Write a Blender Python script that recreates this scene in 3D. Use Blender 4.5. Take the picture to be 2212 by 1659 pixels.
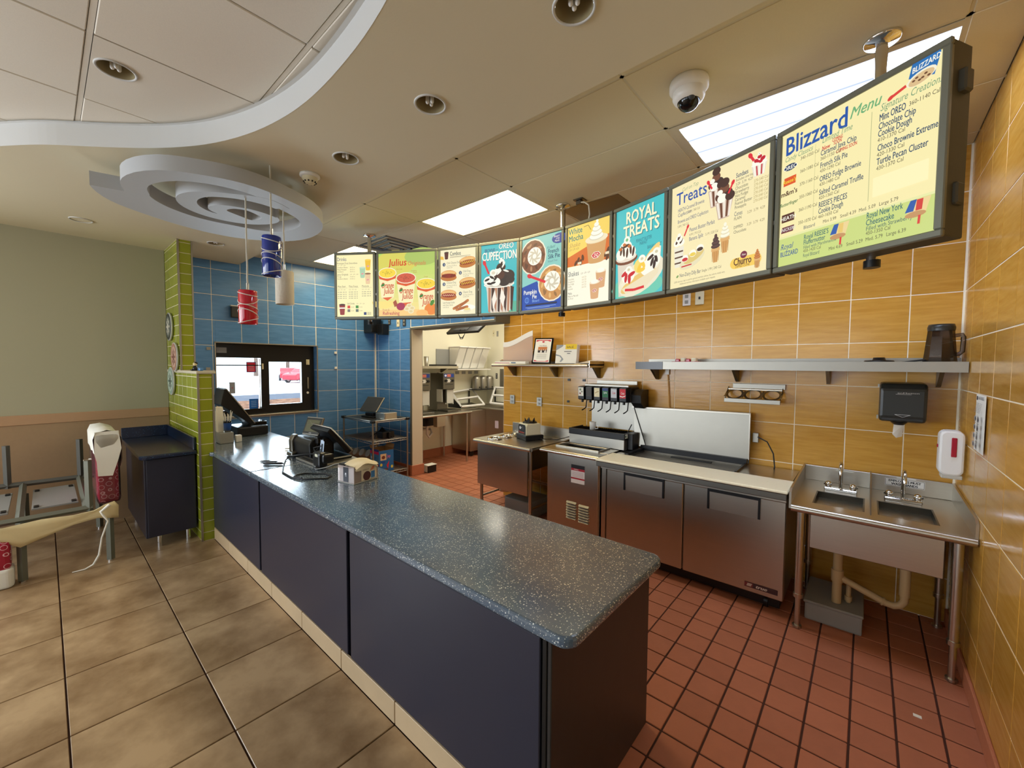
import bpy, bmesh, math, random
from mathutils import Matrix, Vector, Euler
random.seed(7)
SC = bpy.context.scene
COL = SC.collection
for o in list(bpy.data.objects): bpy.data.objects.remove(o, do_unlink=True)
PI = math.pi
# ---------------------------------------------------------------- camera
CAM_H = 1.70
cd = bpy.data.cameras.new('camera'); cam = bpy.data.objects.new('camera', cd); COL.objects.link(cam)
cd.sensor_width = 36.0; cd.lens = 36.0*879.97/2212.0; cd.clip_start = 0.02; cd.clip_end = 500
yaw, pit, rol = .7161, -.04637, .00623
fw = Vector((-math.sin(yaw)*math.cos(pit), math.cos(yaw)*math.cos(pit), math.sin(pit)))
r0 = Vector((math.cos(yaw), math.sin(yaw), 0)); u0 = r0.cross(fw)
rr = math.cos(rol)*r0+math.sin(rol)*u0; uu = -math.sin(rol)*r0+math.cos(rol)*u0
cam.matrix_world = Matrix(((rr.x, uu.x, -fw.x, 0), (rr.y, uu.y, -fw.y, 0), (rr.z, uu.z, -fw.z, CAM_H), (0, 0, 0, 1)))
SC.camera = cam
# ---------------------------------------------------------------- exposure, world, daylight
SC.view_settings.view_transform = 'Standard'; SC.view_settings.look = 'None'
SC.view_settings.exposure = 0.0; SC.view_settings.gamma = 1.0; SC.view_settings.use_curve_mapping = False
w = bpy.data.worlds.new('sky'); SC.world = w; w.use_nodes = True
bg = w.node_tree.nodes['Background']; bg.inputs[0].default_value = (.80, .90, 1.0, 1); bg.inputs[1].default_value = 3.2
def area(name, loc, rot, sx, sy, power, col, spread=180):
    l = bpy.data.lights.new(name, 'AREA'); l.shape = 'RECTANGLE'; l.size = sx; l.size_y = sy; l.energy = power; l.color = col
    l.spread = math.radians(spread)
    o = bpy.data.objects.new(name, l); COL.objects.link(o); o.location = loc; o.rotation_euler = [math.radians(a) for a in rot]; return o
sun = bpy.data.lights.new('sun', 'SUN'); sun.energy = 1.0; sun.angle = .02; sun.color = (1, .95, .85)
so = bpy.data.objects.new('sun', sun); COL.objects.link(so); so.rotation_euler = (math.radians(35), math.radians(25), 0)
# daylight entering through the dining room windows behind the camera
area('daylight_left_window', (-6.0, -3.2, 1.7), (90, 0, -90), 2.6, 1.7, 175, (.80, .89, 1.0))
area('daylight_front_window', (-4.4, -4.9, 1.7), (90, 0, 0), 2.6, 1.7, 70, (.90, .94, 1.0))
area('daylight_drive_window', (-6.36, 2.03, 1.45), (90, 0, -90), 1.1, .7, 40, (.75, .86, 1.0))
# ---------------------------------------------------------------- helpers
def lin(c):
    return tuple(((x/255.)/12.92 if x/255. <= .04045 else ((x/255.+.055)/1.055)**2.4) for x in c)
MATS = {}
def mat(name, rgb, rough=.5, metal=0., noise=None, bump=None, rnd=0., coat=0., emit=0., trans=0., alpha=1., ior=1.45, stretch=(1, 1, 1), attr=False, rgb2=None, ncon=None, spec=.5, aniso=0.):
    m = bpy.data.materials.new(name); m.use_nodes = True; nt = m.node_tree; N = nt.nodes; LK = nt.links
    b = N['Principled BSDF']; c = lin(rgb)+(1,)
    b.inputs['Base Color'].default_value = c; b.inputs['Roughness'].default_value = rough; b.inputs['Metallic'].default_value = metal
    b.inputs['Specular IOR Level'].default_value = spec
    b.inputs['Coat Weight'].default_value = coat; b.inputs['Coat Roughness'].default_value = .06
    b.inputs['Transmission Weight'].default_value = trans; b.inputs['IOR'].default_value = ior; b.inputs['Alpha'].default_value = alpha
    m.diffuse_color = c
    src = None
    if attr:
        a = N.new('ShaderNodeAttribute'); a.attribute_name = 'Col'; src = a.outputs['Color']
    if noise or bump:
        tc = N.new('ShaderNodeTexCoord'); mp = N.new('ShaderNodeMapping'); mp.inputs['Scale'].default_value = stretch
        LK.new(tc.outputs['Object'], mp.inputs['Vector']); vec = mp.outputs['Vector']
        if rnd:
            oi = N.new('ShaderNodeObjectInfo'); mu = N.new('ShaderNodeMath'); mu.operation = 'MULTIPLY'; mu.inputs[1].default_value = 37.
            LK.new(oi.outputs['Random'], mu.inputs[0]); ad = N.new('ShaderNodeVectorMath'); ad.operation = 'ADD'
            LK.new(vec, ad.inputs[0]); LK.new(mu.outputs[0], ad.inputs[1]); vec = ad.outputs[0]
    if noise:
        n = N.new('ShaderNodeTexNoise'); n.inputs['Scale'].default_value = noise[0]; n.inputs['Detail'].default_value = 5; n.inputs['Roughness'].default_value = .6
        LK.new(vec, n.inputs['Vector']); mx = N.new('ShaderNodeMix'); mx.data_type = 'RGBA'
        if ncon:
            mr = N.new('ShaderNodeMapRange'); mr.inputs[1].default_value = ncon[0]; mr.inputs[2].default_value = ncon[1]
            LK.new(n.outputs['Fac'], mr.inputs[0]); LK.new(mr.outputs[0], mx.inputs['Factor'])
        else: LK.new(n.outputs['Fac'], mx.inputs['Factor'])
        k = noise[1]
        if src:
            hv = N.new('ShaderNodeMix'); hv.data_type = 'RGBA'; hv.blend_type = 'MULTIPLY'; hv.inputs['Factor'].default_value = 1
            hv.inputs[7].default_value = (1-k,)*3+(1,); LK.new(src, hv.inputs[6]); LK.new(src, mx.inputs[7]); LK.new(hv.outputs[2], mx.inputs[6])
        else:
            if rgb2: mx.inputs[6].default_value = lin(rgb2)+(1,); mx.inputs[7].default_value = c
            else:
                mx.inputs[6].default_value = tuple(x*(1-k) for x in c[:3])+(1,); mx.inputs[7].default_value = tuple(min(1, x*(1+k)) for x in c[:3])+(1,)
        src = mx.outputs[2]
    if rnd:
        if not (noise or bump): oi = N.new('ShaderNodeObjectInfo')
        mr2 = N.new('ShaderNodeMapRange'); mr2.inputs[3].default_value = 1-rnd; mr2.inputs[4].default_value = 1+rnd
        LK.new(oi.outputs['Random'], mr2.inputs[0]); vm = N.new('ShaderNodeVectorMath'); vm.operation = 'SCALE'
        if src: LK.new(src, vm.inputs[0])
        else: vm.inputs[0].default_value = c[:3]
        LK.new(mr2.outputs[0], vm.inputs['Scale']); src = vm.outputs[0]
    if src: LK.new(src, b.inputs['Base Color'])
    if bump:
        n2 = N.new('ShaderNodeTexNoise'); n2.inputs['Scale'].default_value = bump[0]; n2.inputs['Detail'].default_value = 3
        LK.new(vec, n2.inputs['Vector']); bp = N.new('ShaderNodeBump'); bp.inputs['Strength'].default_value = bump[1]; bp.inputs['Distance'].default_value = .01
        LK.new(n2.outputs['Fac'], bp.inputs['Height']); LK.new(bp.outputs[0], b.inputs['Normal'])
    if emit:
        b.inputs['Emission Strength'].default_value = emit
        if src: LK.new(src, b.inputs['Emission Color'])
        else: b.inputs['Emission Color'].default_value = c
    MATS[name] = m; return m
_unit = {}
def _box(sx, sy, sz, b):
    key = (round(sx, 4), round(sy, 4), round(sz, 4), round(b, 4))
    if key not in _unit:
        bm = bmesh.new(); bmesh.ops.create_cube(bm, size=1.); bmesh.ops.scale(bm, vec=(sx, sy, sz), verts=bm.verts)
        if b > 0:
            b2 = min(b, .45*min(sx, sy, sz)); bmesh.ops.bevel(bm, geom=bm.edges[:], offset=b2, segments=2 if b > .008 else 1, affect='EDGES', profile=.6)
        bm.verts.index_update(); _unit[key] = ([v.co.copy() for v in bm.verts], [[v.index for v in f.verts] for f in bm.faces]); bm.free()
    return _unit[key]
class MB:
    def __init__(s, M=None): s.v = []; s.f = []; s.m = []; s.c = []; s.s = []; s.M = M; s.cm = 0; s.cc = (1, 1, 1)
    def add(s, vs, fs, smooth=False, X=None):
        n = len(s.v)
        for p in vs:
            p = Vector(p)
            if X is not None: p = X @ p
            if s.M is not None: p = s.M @ p
            s.v.append(p)
        for f in fs: s.f.append([i+n for i in f]); s.m.append(s.cm); s.c.append(s.cc); s.s.append(smooth)
        return s
    def box(s, x0, x1, y0, y1, z0, z1, b=0., rot=None, piv=None):
        vs, fs = _box(abs(x1-x0), abs(y1-y0), abs(z1-z0), b); c = Vector(((x0+x1)/2, (y0+y1)/2, (z0+z1)/2)); X = Matrix.Translation(c)
        if rot:
            R = Euler([math.radians(a) for a in rot]).to_matrix().to_4x4()
            if piv is not None: p = Vector(piv); X = Matrix.Translation(p) @ R @ Matrix.Translation(-p) @ X
            else: X = X @ R
        return s.add(vs, fs, False, X)
    def tube(s, pts, r, n=10, caps=True, smooth=True):
        pts = [Vector(p) for p in pts]; rs = r if isinstance(r, (list, tuple)) else [r]*len(pts); rings = []; up = None
        for i, p in enumerate(pts):
            d = (pts[min(i+1, len(pts)-1)]-pts[max(i-1, 0)]).normalized()
            if up is None:
                a = Vector((0, 0, 1)) if abs(d.z) < .9 else Vector((1, 0, 0)); up = d.cross(a).normalized()
            else: up = (up-d*up.dot(d)).normalized()
            v = d.cross(up); rings.append([p+(up*math.cos(2*PI*k/n)+v*math.sin(2*PI*k/n))*rs[i] for k in range(n)])
        vs = [q for r_ in rings for q in r_]; fs = []
        for i in range(len(pts)-1):
            for k in range(n): a = i*n+k; b = i*n+(k+1) % n; fs.append((a, b, b+n, a+n))
        s.add(vs, fs, smooth)
        if caps: s.add(rings[0], [tuple(range(n))[::-1]]); s.add(rings[-1], [tuple(range(n))])
        return s
    def cyl(s, p0, p1, r, n=16, r2=None, caps=True): return s.tube([p0, p1], [r, r if r2 is None else r2], n, caps)
    def lathe(s, prof, c=(0, 0, 0), n=24, X=None, smooth=True):
        vs = []; fs = []
        for (r, z) in prof:
            for k in range(n): vs.append((c[0]+r*math.cos(2*PI*k/n), c[1]+r*math.sin(2*PI*k/n), c[2]+z))
        for i in range(len(prof)-1):
            for k in range(n): a = i*n+k; b = i*n+(k+1) % n; fs.append((a, b, b+n, a+n))
        return s.add(vs, fs, smooth, X)
    def prism(s, poly, z0, z1, X=None, smooth=False):
        n = len(poly); vs = [(p[0], p[1], z0) for p in poly]+[(p[0], p[1], z1) for p in poly]
        fs = [tuple(range(n))[::-1], tuple(range(n, 2*n))]+[(i, (i+1) % n, (i+1) % n+n, i+n) for i in range(n)]
        return s.add(vs, fs, smooth, X)
    def extr(s, poly, axis, a0, a1):     # polygon in the two other axes extruded along axis
        n = len(poly)
        def P(p, a): return {'x': (a, p[0], p[1]), 'y': (p[0], a, p[1]), 'z': (p[0], p[1], a)}[axis]
        vs = [P(p, a0) for p in poly]+[P(p, a1) for p in poly]
        return s.add(vs, [tuple(range(n))[::-1], tuple(range(n, 2*n))]+[(i, (i+1) % n, (i+1) % n+n, i+n) for i in range(n)])
    def quad(s, *p): return s.add(p, [tuple(range(len(p)))])
    def sphere(s, c, r, n=16, m=10, sc=(1, 1, 1), half=False):
        prof = []
        for i in range(m+1):
            a = -PI/2+PI*i/m
            if half and a > 0: break
            prof.append((r*math.cos(a), r*math.sin(a)))
        X = Matrix.Translation(c) @ Matrix.Diagonal((sc[0], sc[1], sc[2], 1))
        return s.lathe(prof, n=n, X=X)
    def col(s, c): s.cc = lin(c); return s
    def build(s, name, mt, parent=None, label=None, local=False, bev=0., mid=False):
        if not s.v: return None
        me = bpy.data.meshes.new(name); lo = Vector((min(p.x for p in s.v), min(p.y for p in s.v), min(p.z for p in s.v))); hi = Vector((max(p.x for p in s.v), max(p.y for p in s.v), max(p.z for p in s.v)))
        o0 = (lo+hi)/2
        if parent is None and not mid: o0.z = lo.z
        me.from_pydata([p-o0 for p in s.v], [], s.f)
        ms = mt if isinstance(mt, (list, tuple)) else [mt]
        for m in ms: me.materials.append(MATS[m] if isinstance(m, str) else m)
        if len(ms) > 1: me.polygons.foreach_set('material_index', s.m)
        me.polygons.foreach_set('use_smooth', s.s)
        if any(c != (1, 1, 1) for c in s.c):
            ca = me.color_attributes.new('Col', 'FLOAT_COLOR', 'CORNER'); buf = []
            for p, c in zip(me.polygons, s.c): buf += [c[0], c[1], c[2], 1.]*p.loop_total
            ca.data.foreach_set('color', buf)
        me.update()
        o = bpy.data.objects.new(name, me); COL.objects.link(o); o.location = o0
        if parent is not None:
            o.parent = parent
            if not local: o.matrix_parent_inverse = wmat(parent).inverted()
        if bev: md = o.modifiers.new('bevel', 'BEVEL'); md.width = bev; md.segments = 2; md.limit_method = 'ANGLE'
        if label: o['label'] = label
        return o
def wmat(o):
    m = Matrix.LocRotScale(o.location, o.rotation_euler, o.scale)
    return (wmat(o.parent) @ o.matrix_parent_inverse @ m) if o.parent else m
def thing(name, label, cat, loc=(0, 0, 0), rz=0., group=None):
    o = bpy.data.objects.new(name, None); COL.objects.link(o); o.location = loc; o.rotation_euler = (0, 0, math.radians(rz)); o.empty_display_size = .1
    o['label'] = label; o['category'] = cat
    if group: o['group'] = group
    return o
def tag(o, label, cat, group=None):
    o['label'] = label; o['category'] = cat
    if group: o['group'] = group
    return o
def struct(o): o['kind'] = 'structure'; return o
def copy_tree(o, parent=None):
    c = o.copy(); COL.objects.link(c); c.parent = parent
    if parent is not None: c.matrix_parent_inverse = o.matrix_parent_inverse.copy()
    for ch in [x for x in bpy.data.objects if x.parent == o]: copy_tree(ch, c)
    return c
def dup(o, loc, rz=None, label=None):
    c = copy_tree(o); c.location = loc
    if rz is not None: c.rotation_euler = (0, 0, math.radians(rz))
    if label: c['label'] = label
    return c
def rrect(x0, x1, y0, y1, r, n=5):
    out = []
    for cx, cy, a in ((x1-r, y1-r, 0), (x0+r, y1-r, 90), (x0+r, y0+r, 180), (x1-r, y0+r, 270)):
        for i in range(n+1): t = math.radians(a+90*i/n); out.append((cx+r*math.cos(t), cy+r*math.sin(t)))
    return out
# ---------------------------------------------------------------- materials
mat('orange_tile', (214, 164, 76), .17, noise=(4.5, .3), rgb2=(186, 132, 44), ncon=(.22, .78), stretch=(1, 1, 9), rnd=.05, bump=(6, .04))
mat('blue_tile', (98, 150, 208), .24, noise=(4.5, .3), rgb2=(74, 124, 182), ncon=(.2, .8), stretch=(1, 1, 7), rnd=.05, bump=(6, .04))
mat('green_tile', (150, 158, 44), .14, noise=(9, .06), rnd=.07)
mat('grout_light', (246, 236, 214), .8); mat('grout_dark', (62, 36, 24), .85); mat('grout_brown', (70, 38, 28), .85)
mat('quarry_tile', (178, 110, 80), .5, noise=(14, .12), rnd=.09, bump=(60, .08))
mat('floor_tile', (184, 156, 120), .33, noise=(3.5, .2), rgb2=(138, 110, 78), ncon=(.35, .65), rnd=.05, bump=(18, .05))
mat('kick_tile', (196, 172, 138), .4, noise=(6, .12), rnd=.04)
mat('drywall', (214, 204, 176), .75, noise=(1.5, .02), bump=(120, .03))
mat('fascia_paint', (208, 208, 206), .6)
mat('acoustic_panel', (216, 206, 176), .85, noise=(180, .05), rnd=.015)
mat('acoustic_raised', (222, 214, 200), .9, noise=(220, .08), rnd=.02)
mat('grid_metal', (206, 198, 174), .6); mat('reflector', (158, 144, 110), .3); mat('shadow_gap', (40, 34, 30), .9)
mat('grey_paint', (172, 168, 142), .8, noise=(2, .02))
mat('tan_laminate', (164, 136, 104), .5, noise=(30, .07)); mat('tan_rail', (184, 148, 114), .45, noise=(20, .05))
mat('white_paint', (232, 228, 206), .7, noise=(2, .02)); mat('jamb_paint', (214, 202, 180), .6)
mat('kitchen_ceiling', (230, 228, 215), .8)
mat('steel', (196, 190, 178), .3, metal=1., noise=(4, .07), stretch=(1, 1, 30), bump=(5, .01))
mat('steel_light', (168, 164, 154), .42, metal=1., noise=(6, .05)); mat('chrome', (225, 225, 225), .08, metal=1.)
mat('swirl_shaded', (178, 180, 182), .55); mat('basin_steel_shaded', (86, 84, 78), .3, metal=1.); mat('steel_dark', (120, 116, 108), .35, metal=1.)  # swirl grey and basin steel darkened to put underside and interior shade into colour
mat('board_frame', (118, 120, 108), .45, metal=.3); mat('board_body', (72, 70, 60), .6)
mat('black_plastic', (18, 19, 22), .35, bump=(200, .03)); mat('black_gloss', (10, 11, 14), .12); mat('dark_grey', (58, 60, 64), .5)
mat('smoke_cover', (44, 45, 42), .3)
mat('white_plastic', (232, 230, 226), .35); mat('grey_plastic', (150, 150, 146), .5); mat('cream_plastic', (226, 218, 186), .5)
mat('cutting_board', (250, 243, 212), .55, noise=(20, .02)); mat('paper_white', (238, 236, 226), .8); mat('kraft', (226, 208, 160), .8, noise=(20, .05))
mat('navy_laminate', (44, 46, 62), .3, noise=(200, .05)); mat('panel_dark', (46, 44, 44), .35, noise=(25, .25), stretch=(1, 1, .4)); mat('navy_gap', (10, 14, 30), .8)
mat('cardboard', (150, 110, 70), .8); mat('pvc', (196, 170, 126), .45)
mat('red_vinyl', (168, 18, 48), .25, coat=.4); mat('print', (255, 255, 255), .45, attr=True, noise=(30, .0))
mat('backlit_print', (255, 255, 255), .4, attr=True)
mat('wire', (14, 15, 18), .45); mat('white_cord', (205, 200, 185), .6); mat('exit_grey', (96, 96, 90), .6)
mat('bin_black', (14, 12, 11), .95, spec=.05); mat('snow', (236, 238, 244), .9, noise=(.8, .03)); mat('asphalt', (96, 100, 116), .9, noise=(2, .1)); mat('leaves', (170, 120, 90), .95, noise=(5, .3), rgb2=(90, 50, 30), ncon=(.4, .6))
mat('car_red', (190, 20, 50), .2, coat=.8); mat('trunk_brown', (120, 100, 90), .9)
# back-lit film: the printed colour is what gives off light
m = MATS['backlit_print']; nt = m.node_tree; b = nt.nodes['Principled BSDF']; a = [n for n in nt.nodes if n.type == 'ATTRIBUTE'][0]
b.inputs['Base Color'].default_value = (.02, .02, .02, 1)
for l_ in list(nt.links):
    if l_.to_socket == b.inputs['Base Color']: nt.links.remove(l_)
nt.links.new(a.outputs['Color'], b.inputs['Emission Color']); b.inputs['Emission Strength'].default_value = .98
def emitter(name, rgb, st):
    m = bpy.data.materials.new(name); m.use_nodes = True; nt = m.node_tree; nt.nodes.clear(); e = nt.nodes.new('ShaderNodeEmission'); o = nt.nodes.new('ShaderNodeOutputMaterial')
    e.inputs[0].default_value = lin(rgb)+(1,); e.inputs[1].default_value = st; nt.links.new(e.outputs[0], o.inputs[0]); MATS[name] = m
emitter('lens_warm', (255, 232, 180), 15.); emitter('lens_kitchen', (255, 244, 214), 3.)
emitter('lens_cool', (214, 228, 255), 1.)
m = MATS['lens_cool']; nt = m.node_tree; e = [n for n in nt.nodes if n.type == 'EMISSION'][0]     # three tubes glow through the prismatic lens
tc = nt.nodes.new('ShaderNodeTexCoord'); sp = nt.nodes.new('ShaderNodeSeparateXYZ'); nt.links.new(tc.outputs['Generated'], sp.inputs[0])
q1 = nt.nodes.new('ShaderNodeMath'); q1.operation = 'MULTIPLY'; q1.inputs[1].default_value = 3*2*PI; nt.links.new(sp.outputs[1], q1.inputs[0])
q2 = nt.nodes.new('ShaderNodeMath'); q2.operation = 'COSINE'; nt.links.new(q1.outputs[0], q2.inputs[0])
q3 = nt.nodes.new('ShaderNodeMapRange'); q3.inputs[1].default_value = 1; q3.inputs[2].default_value = -1; q3.inputs[3].default_value = .9; q3.inputs[4].default_value = 24; nt.links.new(q2.outputs[0], q3.inputs[0]); nt.links.new(q3.outputs[0], e.inputs[1])
# clear panes: thin mix of transparency and reflection
def clear(name, tint, gloss, solid=0., scol=(255, 255, 255)):
    m = bpy.data.materials.new(name); m.use_nodes = True; nt = m.node_tree; N = nt.nodes; N.clear(); o = N.new('ShaderNodeOutputMaterial')
    t = N.new('ShaderNodeBsdfTransparent'); t.inputs[0].default_value = lin(tint)+(1,); g = N.new('ShaderNodeBsdfGlossy'); g.inputs['Roughness'].default_value = .03
    mx = N.new('ShaderNodeMixShader'); fr = N.new('ShaderNodeFresnel'); fr.inputs[0].default_value = gloss
    nt.links.new(fr.outputs[0], mx.inputs[0]); nt.links.new(t.outputs[0], mx.inputs[1]); nt.links.new(g.outputs[0], mx.inputs[2]); out = mx.outputs[0]
    if solid:
        d = N.new('ShaderNodeBsdfDiffuse'); d.inputs[0].default_value = lin(scol)+(1,); m2 = N.new('ShaderNodeMixShader'); m2.inputs[0].default_value = solid
        nt.links.new(out, m2.inputs[1]); nt.links.new(d.outputs[0], m2.inputs[2]); out = m2.outputs[0]
    nt.links.new(out, o.inputs[0]); MATS[name] = m
clear('glass', (245, 250, 250), 1.45); clear('smoke_glass', (196, 188, 182), 1.5, .08, (90, 84, 80)); clear('clear_acrylic', (246, 240, 236), 1.4, .30, (240, 225, 220))
clear('hopper_plastic', (235, 235, 228), 1.4, .72, (232, 230, 222)); clear('shrink_wrap', (252, 252, 252), 1.35, .02)
# speckled solid surface
def speckle(name, base, base2, dot, thr, rough):
    m = mat(name, base, rough, noise=(3, .2), rgb2=base2, ncon=(.3, .7), coat=.7); m.node_tree.nodes['Principled BSDF'].inputs['Coat Roughness'].default_value = .16; nt = m.node_tree; N = nt.nodes; b = N['Principled BSDF']
    src = b.inputs['Base Color'].links[0].from_socket; tc = [n for n in N if n.type == 'TEX_COORD'][0]; prev = src
    for sc, th, cc in ((150, thr, dot), (90, thr*.9, dot), (260, thr*.8, tuple(x*.6 for x in dot))):
        vo = N.new('ShaderNodeTexVoronoi'); vo.inputs['Scale'].default_value = sc; nt.links.new(tc.outputs['Object'], vo.inputs['Vector'])
        rn = N.new('ShaderNodeSeparateColor'); nt.links.new(vo.outputs['Color'], rn.inputs[0])
        g = N.new('ShaderNodeMath'); g.operation = 'LESS_THAN'; g.inputs[1].default_value = .26; nt.links.new(vo.outputs['Distance'], g.inputs[0])
        g2 = N.new('ShaderNodeMath'); g2.operation = 'LESS_THAN'; g2.inputs[1].default_value = th; nt.links.new(rn.outputs[0], g2.inputs[0])
        mu = N.new('ShaderNodeMath'); mu.operation = 'MULTIPLY'; nt.links.new(g.outputs[0], mu.inputs[0]); nt.links.new(g2.outputs[0], mu.inputs[1])
        mx = N.new('ShaderNodeMix'); mx.data_type = 'RGBA'; mx.inputs[7].default_value = lin(cc)+(1,)
        nt.links.new(mu.outputs[0], mx.inputs['Factor']); nt.links.new(prev, mx.inputs[6]); prev = mx.outputs[2]
    nt.links.new(prev, b.inputs['Base Color']); return m
speckle('speckled_blue', (94, 108, 122), (68, 88, 110), (214, 222, 220), .42, .2)
speckle('speckled_navy', (16, 38, 70), (12, 28, 56), (60, 110, 150), .12, .3)
# red upholstery with pale rings
def rings():
    m = mat('ring_fabric', (164, 20, 52), .3, noise=(3, .08), coat=.3); nt = m.node_tree; N = nt.nodes; b = N['Principled BSDF']; src = b.inputs['Base Color'].links[0].from_socket
    tc = [n for n in N if n.type == 'TEX_COORD'][0]; vo = N.new('ShaderNodeTexVoronoi'); vo.inputs['Scale'].default_value = 20; vo.inputs['Randomness'].default_value = .55; nt.links.new(tc.outputs['Object'], vo.inputs['Vector'])
    c1 = N.new('ShaderNodeMath'); c1.operation = 'COMPARE'; c1.inputs[1].default_value = .38; c1.inputs[2].default_value = .035; nt.links.new(vo.outputs['Distance'], c1.inputs[0])
    mx = N.new('ShaderNodeMix'); mx.data_type = 'RGBA'; mx.inputs[7].default_value = lin((226, 178, 186))+(1,)
    nt.links.new(c1.outputs[0], mx.inputs['Factor']); nt.links.new(src, mx.inputs[6]); nt.links.new(mx.outputs[2], b.inputs['Base Color'])
rings()
# ---------------------------------------------------------------- flat print drawn as geometry
_tc = {}
def text_mesh(s):
    if s not in _tc:
        cu = bpy.data.curves.new('t', 'FONT'); cu.body = s; cu.resolution_u = 2; o = bpy.data.objects.new('t', cu); COL.objects.link(o)
        me = bpy.data.meshes.new_from_object(o.evaluated_get(bpy.context.evaluated_depsgraph_get()))
        vs = [tuple(v.co) for v in me.vertices]; fs = [list(p.vertices) for p in me.polygons]
        _tc[s] = (vs, fs); bpy.data.objects.remove(o); bpy.data.curves.remove(cu); bpy.data.meshes.remove(me)
    return _tc[s]
class Print:
    """flat printing on a surface: origin O, in-plane axes U and V (metres per unit), normal N"""
    def __init__(s, O, U, V, N, step=.00012): s.O = Vector(O); s.U = Vector(U); s.V = Vector(V); s.N = Vector(N).normalized(); s.k = 0; s.st = step; s.mb = MB()
    def P(s, x, y): return s.O+s.U*x+s.V*y+s.N*(.0006+s.k*s.st)
    def poly(s, pts, c): s.k += 1; s.mb.col(c); s.mb.add([s.P(*p) for p in pts], [tuple(range(len(pts)))]); return s
    def rect(s, x0, y0, x1, y1, c): return s.poly([(x0, y0), (x1, y0), (x1, y1), (x0, y1)], c)
    def ell(s, cx, cy, rx, ry, c, rot=0, n=18, a0=0, a1=360):
        ca, sa = math.cos(math.radians(rot)), math.sin(math.radians(rot)); pts = []
        full = a1-a0 >= 360
        for i in range(n if full else n+1):
            t = math.radians(a0+(a1-a0)*i/n); x, y = rx*math.cos(t), ry*math.sin(t); pts.append((cx+x*ca-y*sa, cy+x*sa+y*ca))
        return s.poly(pts, c)
    def line(s, pts, w, c):
        s.k += 1; s.mb.col(c)
        for (x0, y0), (x1, y1) in zip(pts[:-1], pts[1:]):
            dx, dy = x1-x0, y1-y0; l = math.hypot(dx, dy) or 1; nx, ny = -dy/l*w/2, dx/l*w/2
            s.mb.add([s.P(x0+nx, y0+ny), s.P(x0-nx, y0-ny), s.P(x1-nx, y1-ny), s.P(x1+nx, y1+ny)], [(0, 1, 2, 3)])
        return s
    def text(s, t, x, y, h, c, shear=0., align='l', sx=.72, bold=0., slope=0.):
        vs, fs = text_mesh(t)
        if not vs: return s
        w = max(v[0] for v in vs)*h*sx; ox = {'l': 0, 'c': -w/2, 'r': -w}[align]; s.k += 1; s.mb.col(c)
        for bx, by in (((0, 0),) if not bold else ((-bold*h, 0), (bold*h, 0), (0, -bold*h), (0, bold*h))):
            s.mb.add([s.P(x+ox+(v[0]+shear*v[1])*h*sx+bx, y+v[1]*h+by+slope*v[0]*h*sx) for v in vs], fs); s.k += .1
        return s
    def flush(s, name, mt, parent, label=None, reset=False):
        o = s.mb.build(name, mt, parent, label); s.mb = MB()
        if reset: s.k = 0
        return o
# ================================================================ room shell
RW, BW, CE, SO, DW, WW, GW = .462, 3.905, 3.12, 2.98, 3.65, -6.2, -6.1
def slab(name, x0, x1, y0, y1, z0, z1, m): return struct(MB().box(x0, x1, y0, y1, z0, z1).build(name, m))
_tm = {}
def tile_obj(name, parent, ctr, size, m, b=.0015):
    key = (tuple(round(s, 4) for s in size), m, b)
    if key not in _tm:
        o = MB().box(-size[0]/2, size[0]/2, -size[1]/2, size[1]/2, -size[2]/2, size[2]/2, b).build(name, m, mid=True); _tm[key] = o.data; bpy.data.objects.remove(o)
    o = bpy.data.objects.new(name, _tm[key]); COL.objects.link(o); o.location = ctr; o.parent = parent; o.matrix_parent_inverse = wmat(parent).inverted(); return o
def joints(start, pitch, lo, hi):
    k0 = math.floor((lo-start)/pitch); out = [lo]; v = start+k0*pitch
    while v < hi-1e-6:
        if v > lo+.004: out.append(v)
        v += pitch
    out.append(hi); return out
def wall_tiles(parent, ax, face, sgn, us, zs, m, gap=.0055, th=.007, holes=(), name='tile', b=.0015, proud=0.):
    """tiles on a vertical plane: ax 'x' = plane X=face (u is Y), ax 'y' = plane Y=face (u is X); sgn = outward direction"""
    for a0, a1 in zip(us[:-1], us[1:]):
        for z0, z1 in zip(zs[:-1], zs[1:]):
            rects = [(a0+gap/2, a1-gap/2, z0+gap/2, z1-gap/2)]
            for (h0, h1, g0, g1) in holes:
                nr = []
                for (p0, p1, q0, q1) in rects:
                    if p1 <= h0 or p0 >= h1 or q1 <= g0 or q0 >= g1: nr.append((p0, p1, q0, q1)); continue
                    if p0 < h0: nr.append((p0, h0, q0, q1))
                    if p1 > h1: nr.append((h1, p1, q0, q1))
                    if q0 < g0: nr.append((max(p0, h0), min(p1, h1), q0, g0))
                    if q1 > g1: nr.append((max(p0, h0), min(p1, h1), g1, q1))
                rects = nr
            for (p0, p1, q0, q1) in rects:
                if p1-p0 < .006 or q1-q0 < .006: continue
                c = face+sgn*(th/2-.0052)
                if ax == 'x': tile_obj(name, parent, (c, (p0+p1)/2, (q0+q1)/2), (th, p1-p0, q1-q0), m, b)
                else: tile_obj(name, parent, ((p0+p1)/2, c, (q0+q1)/2), (p1-p0, th, q1-q0), m, b)
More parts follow.
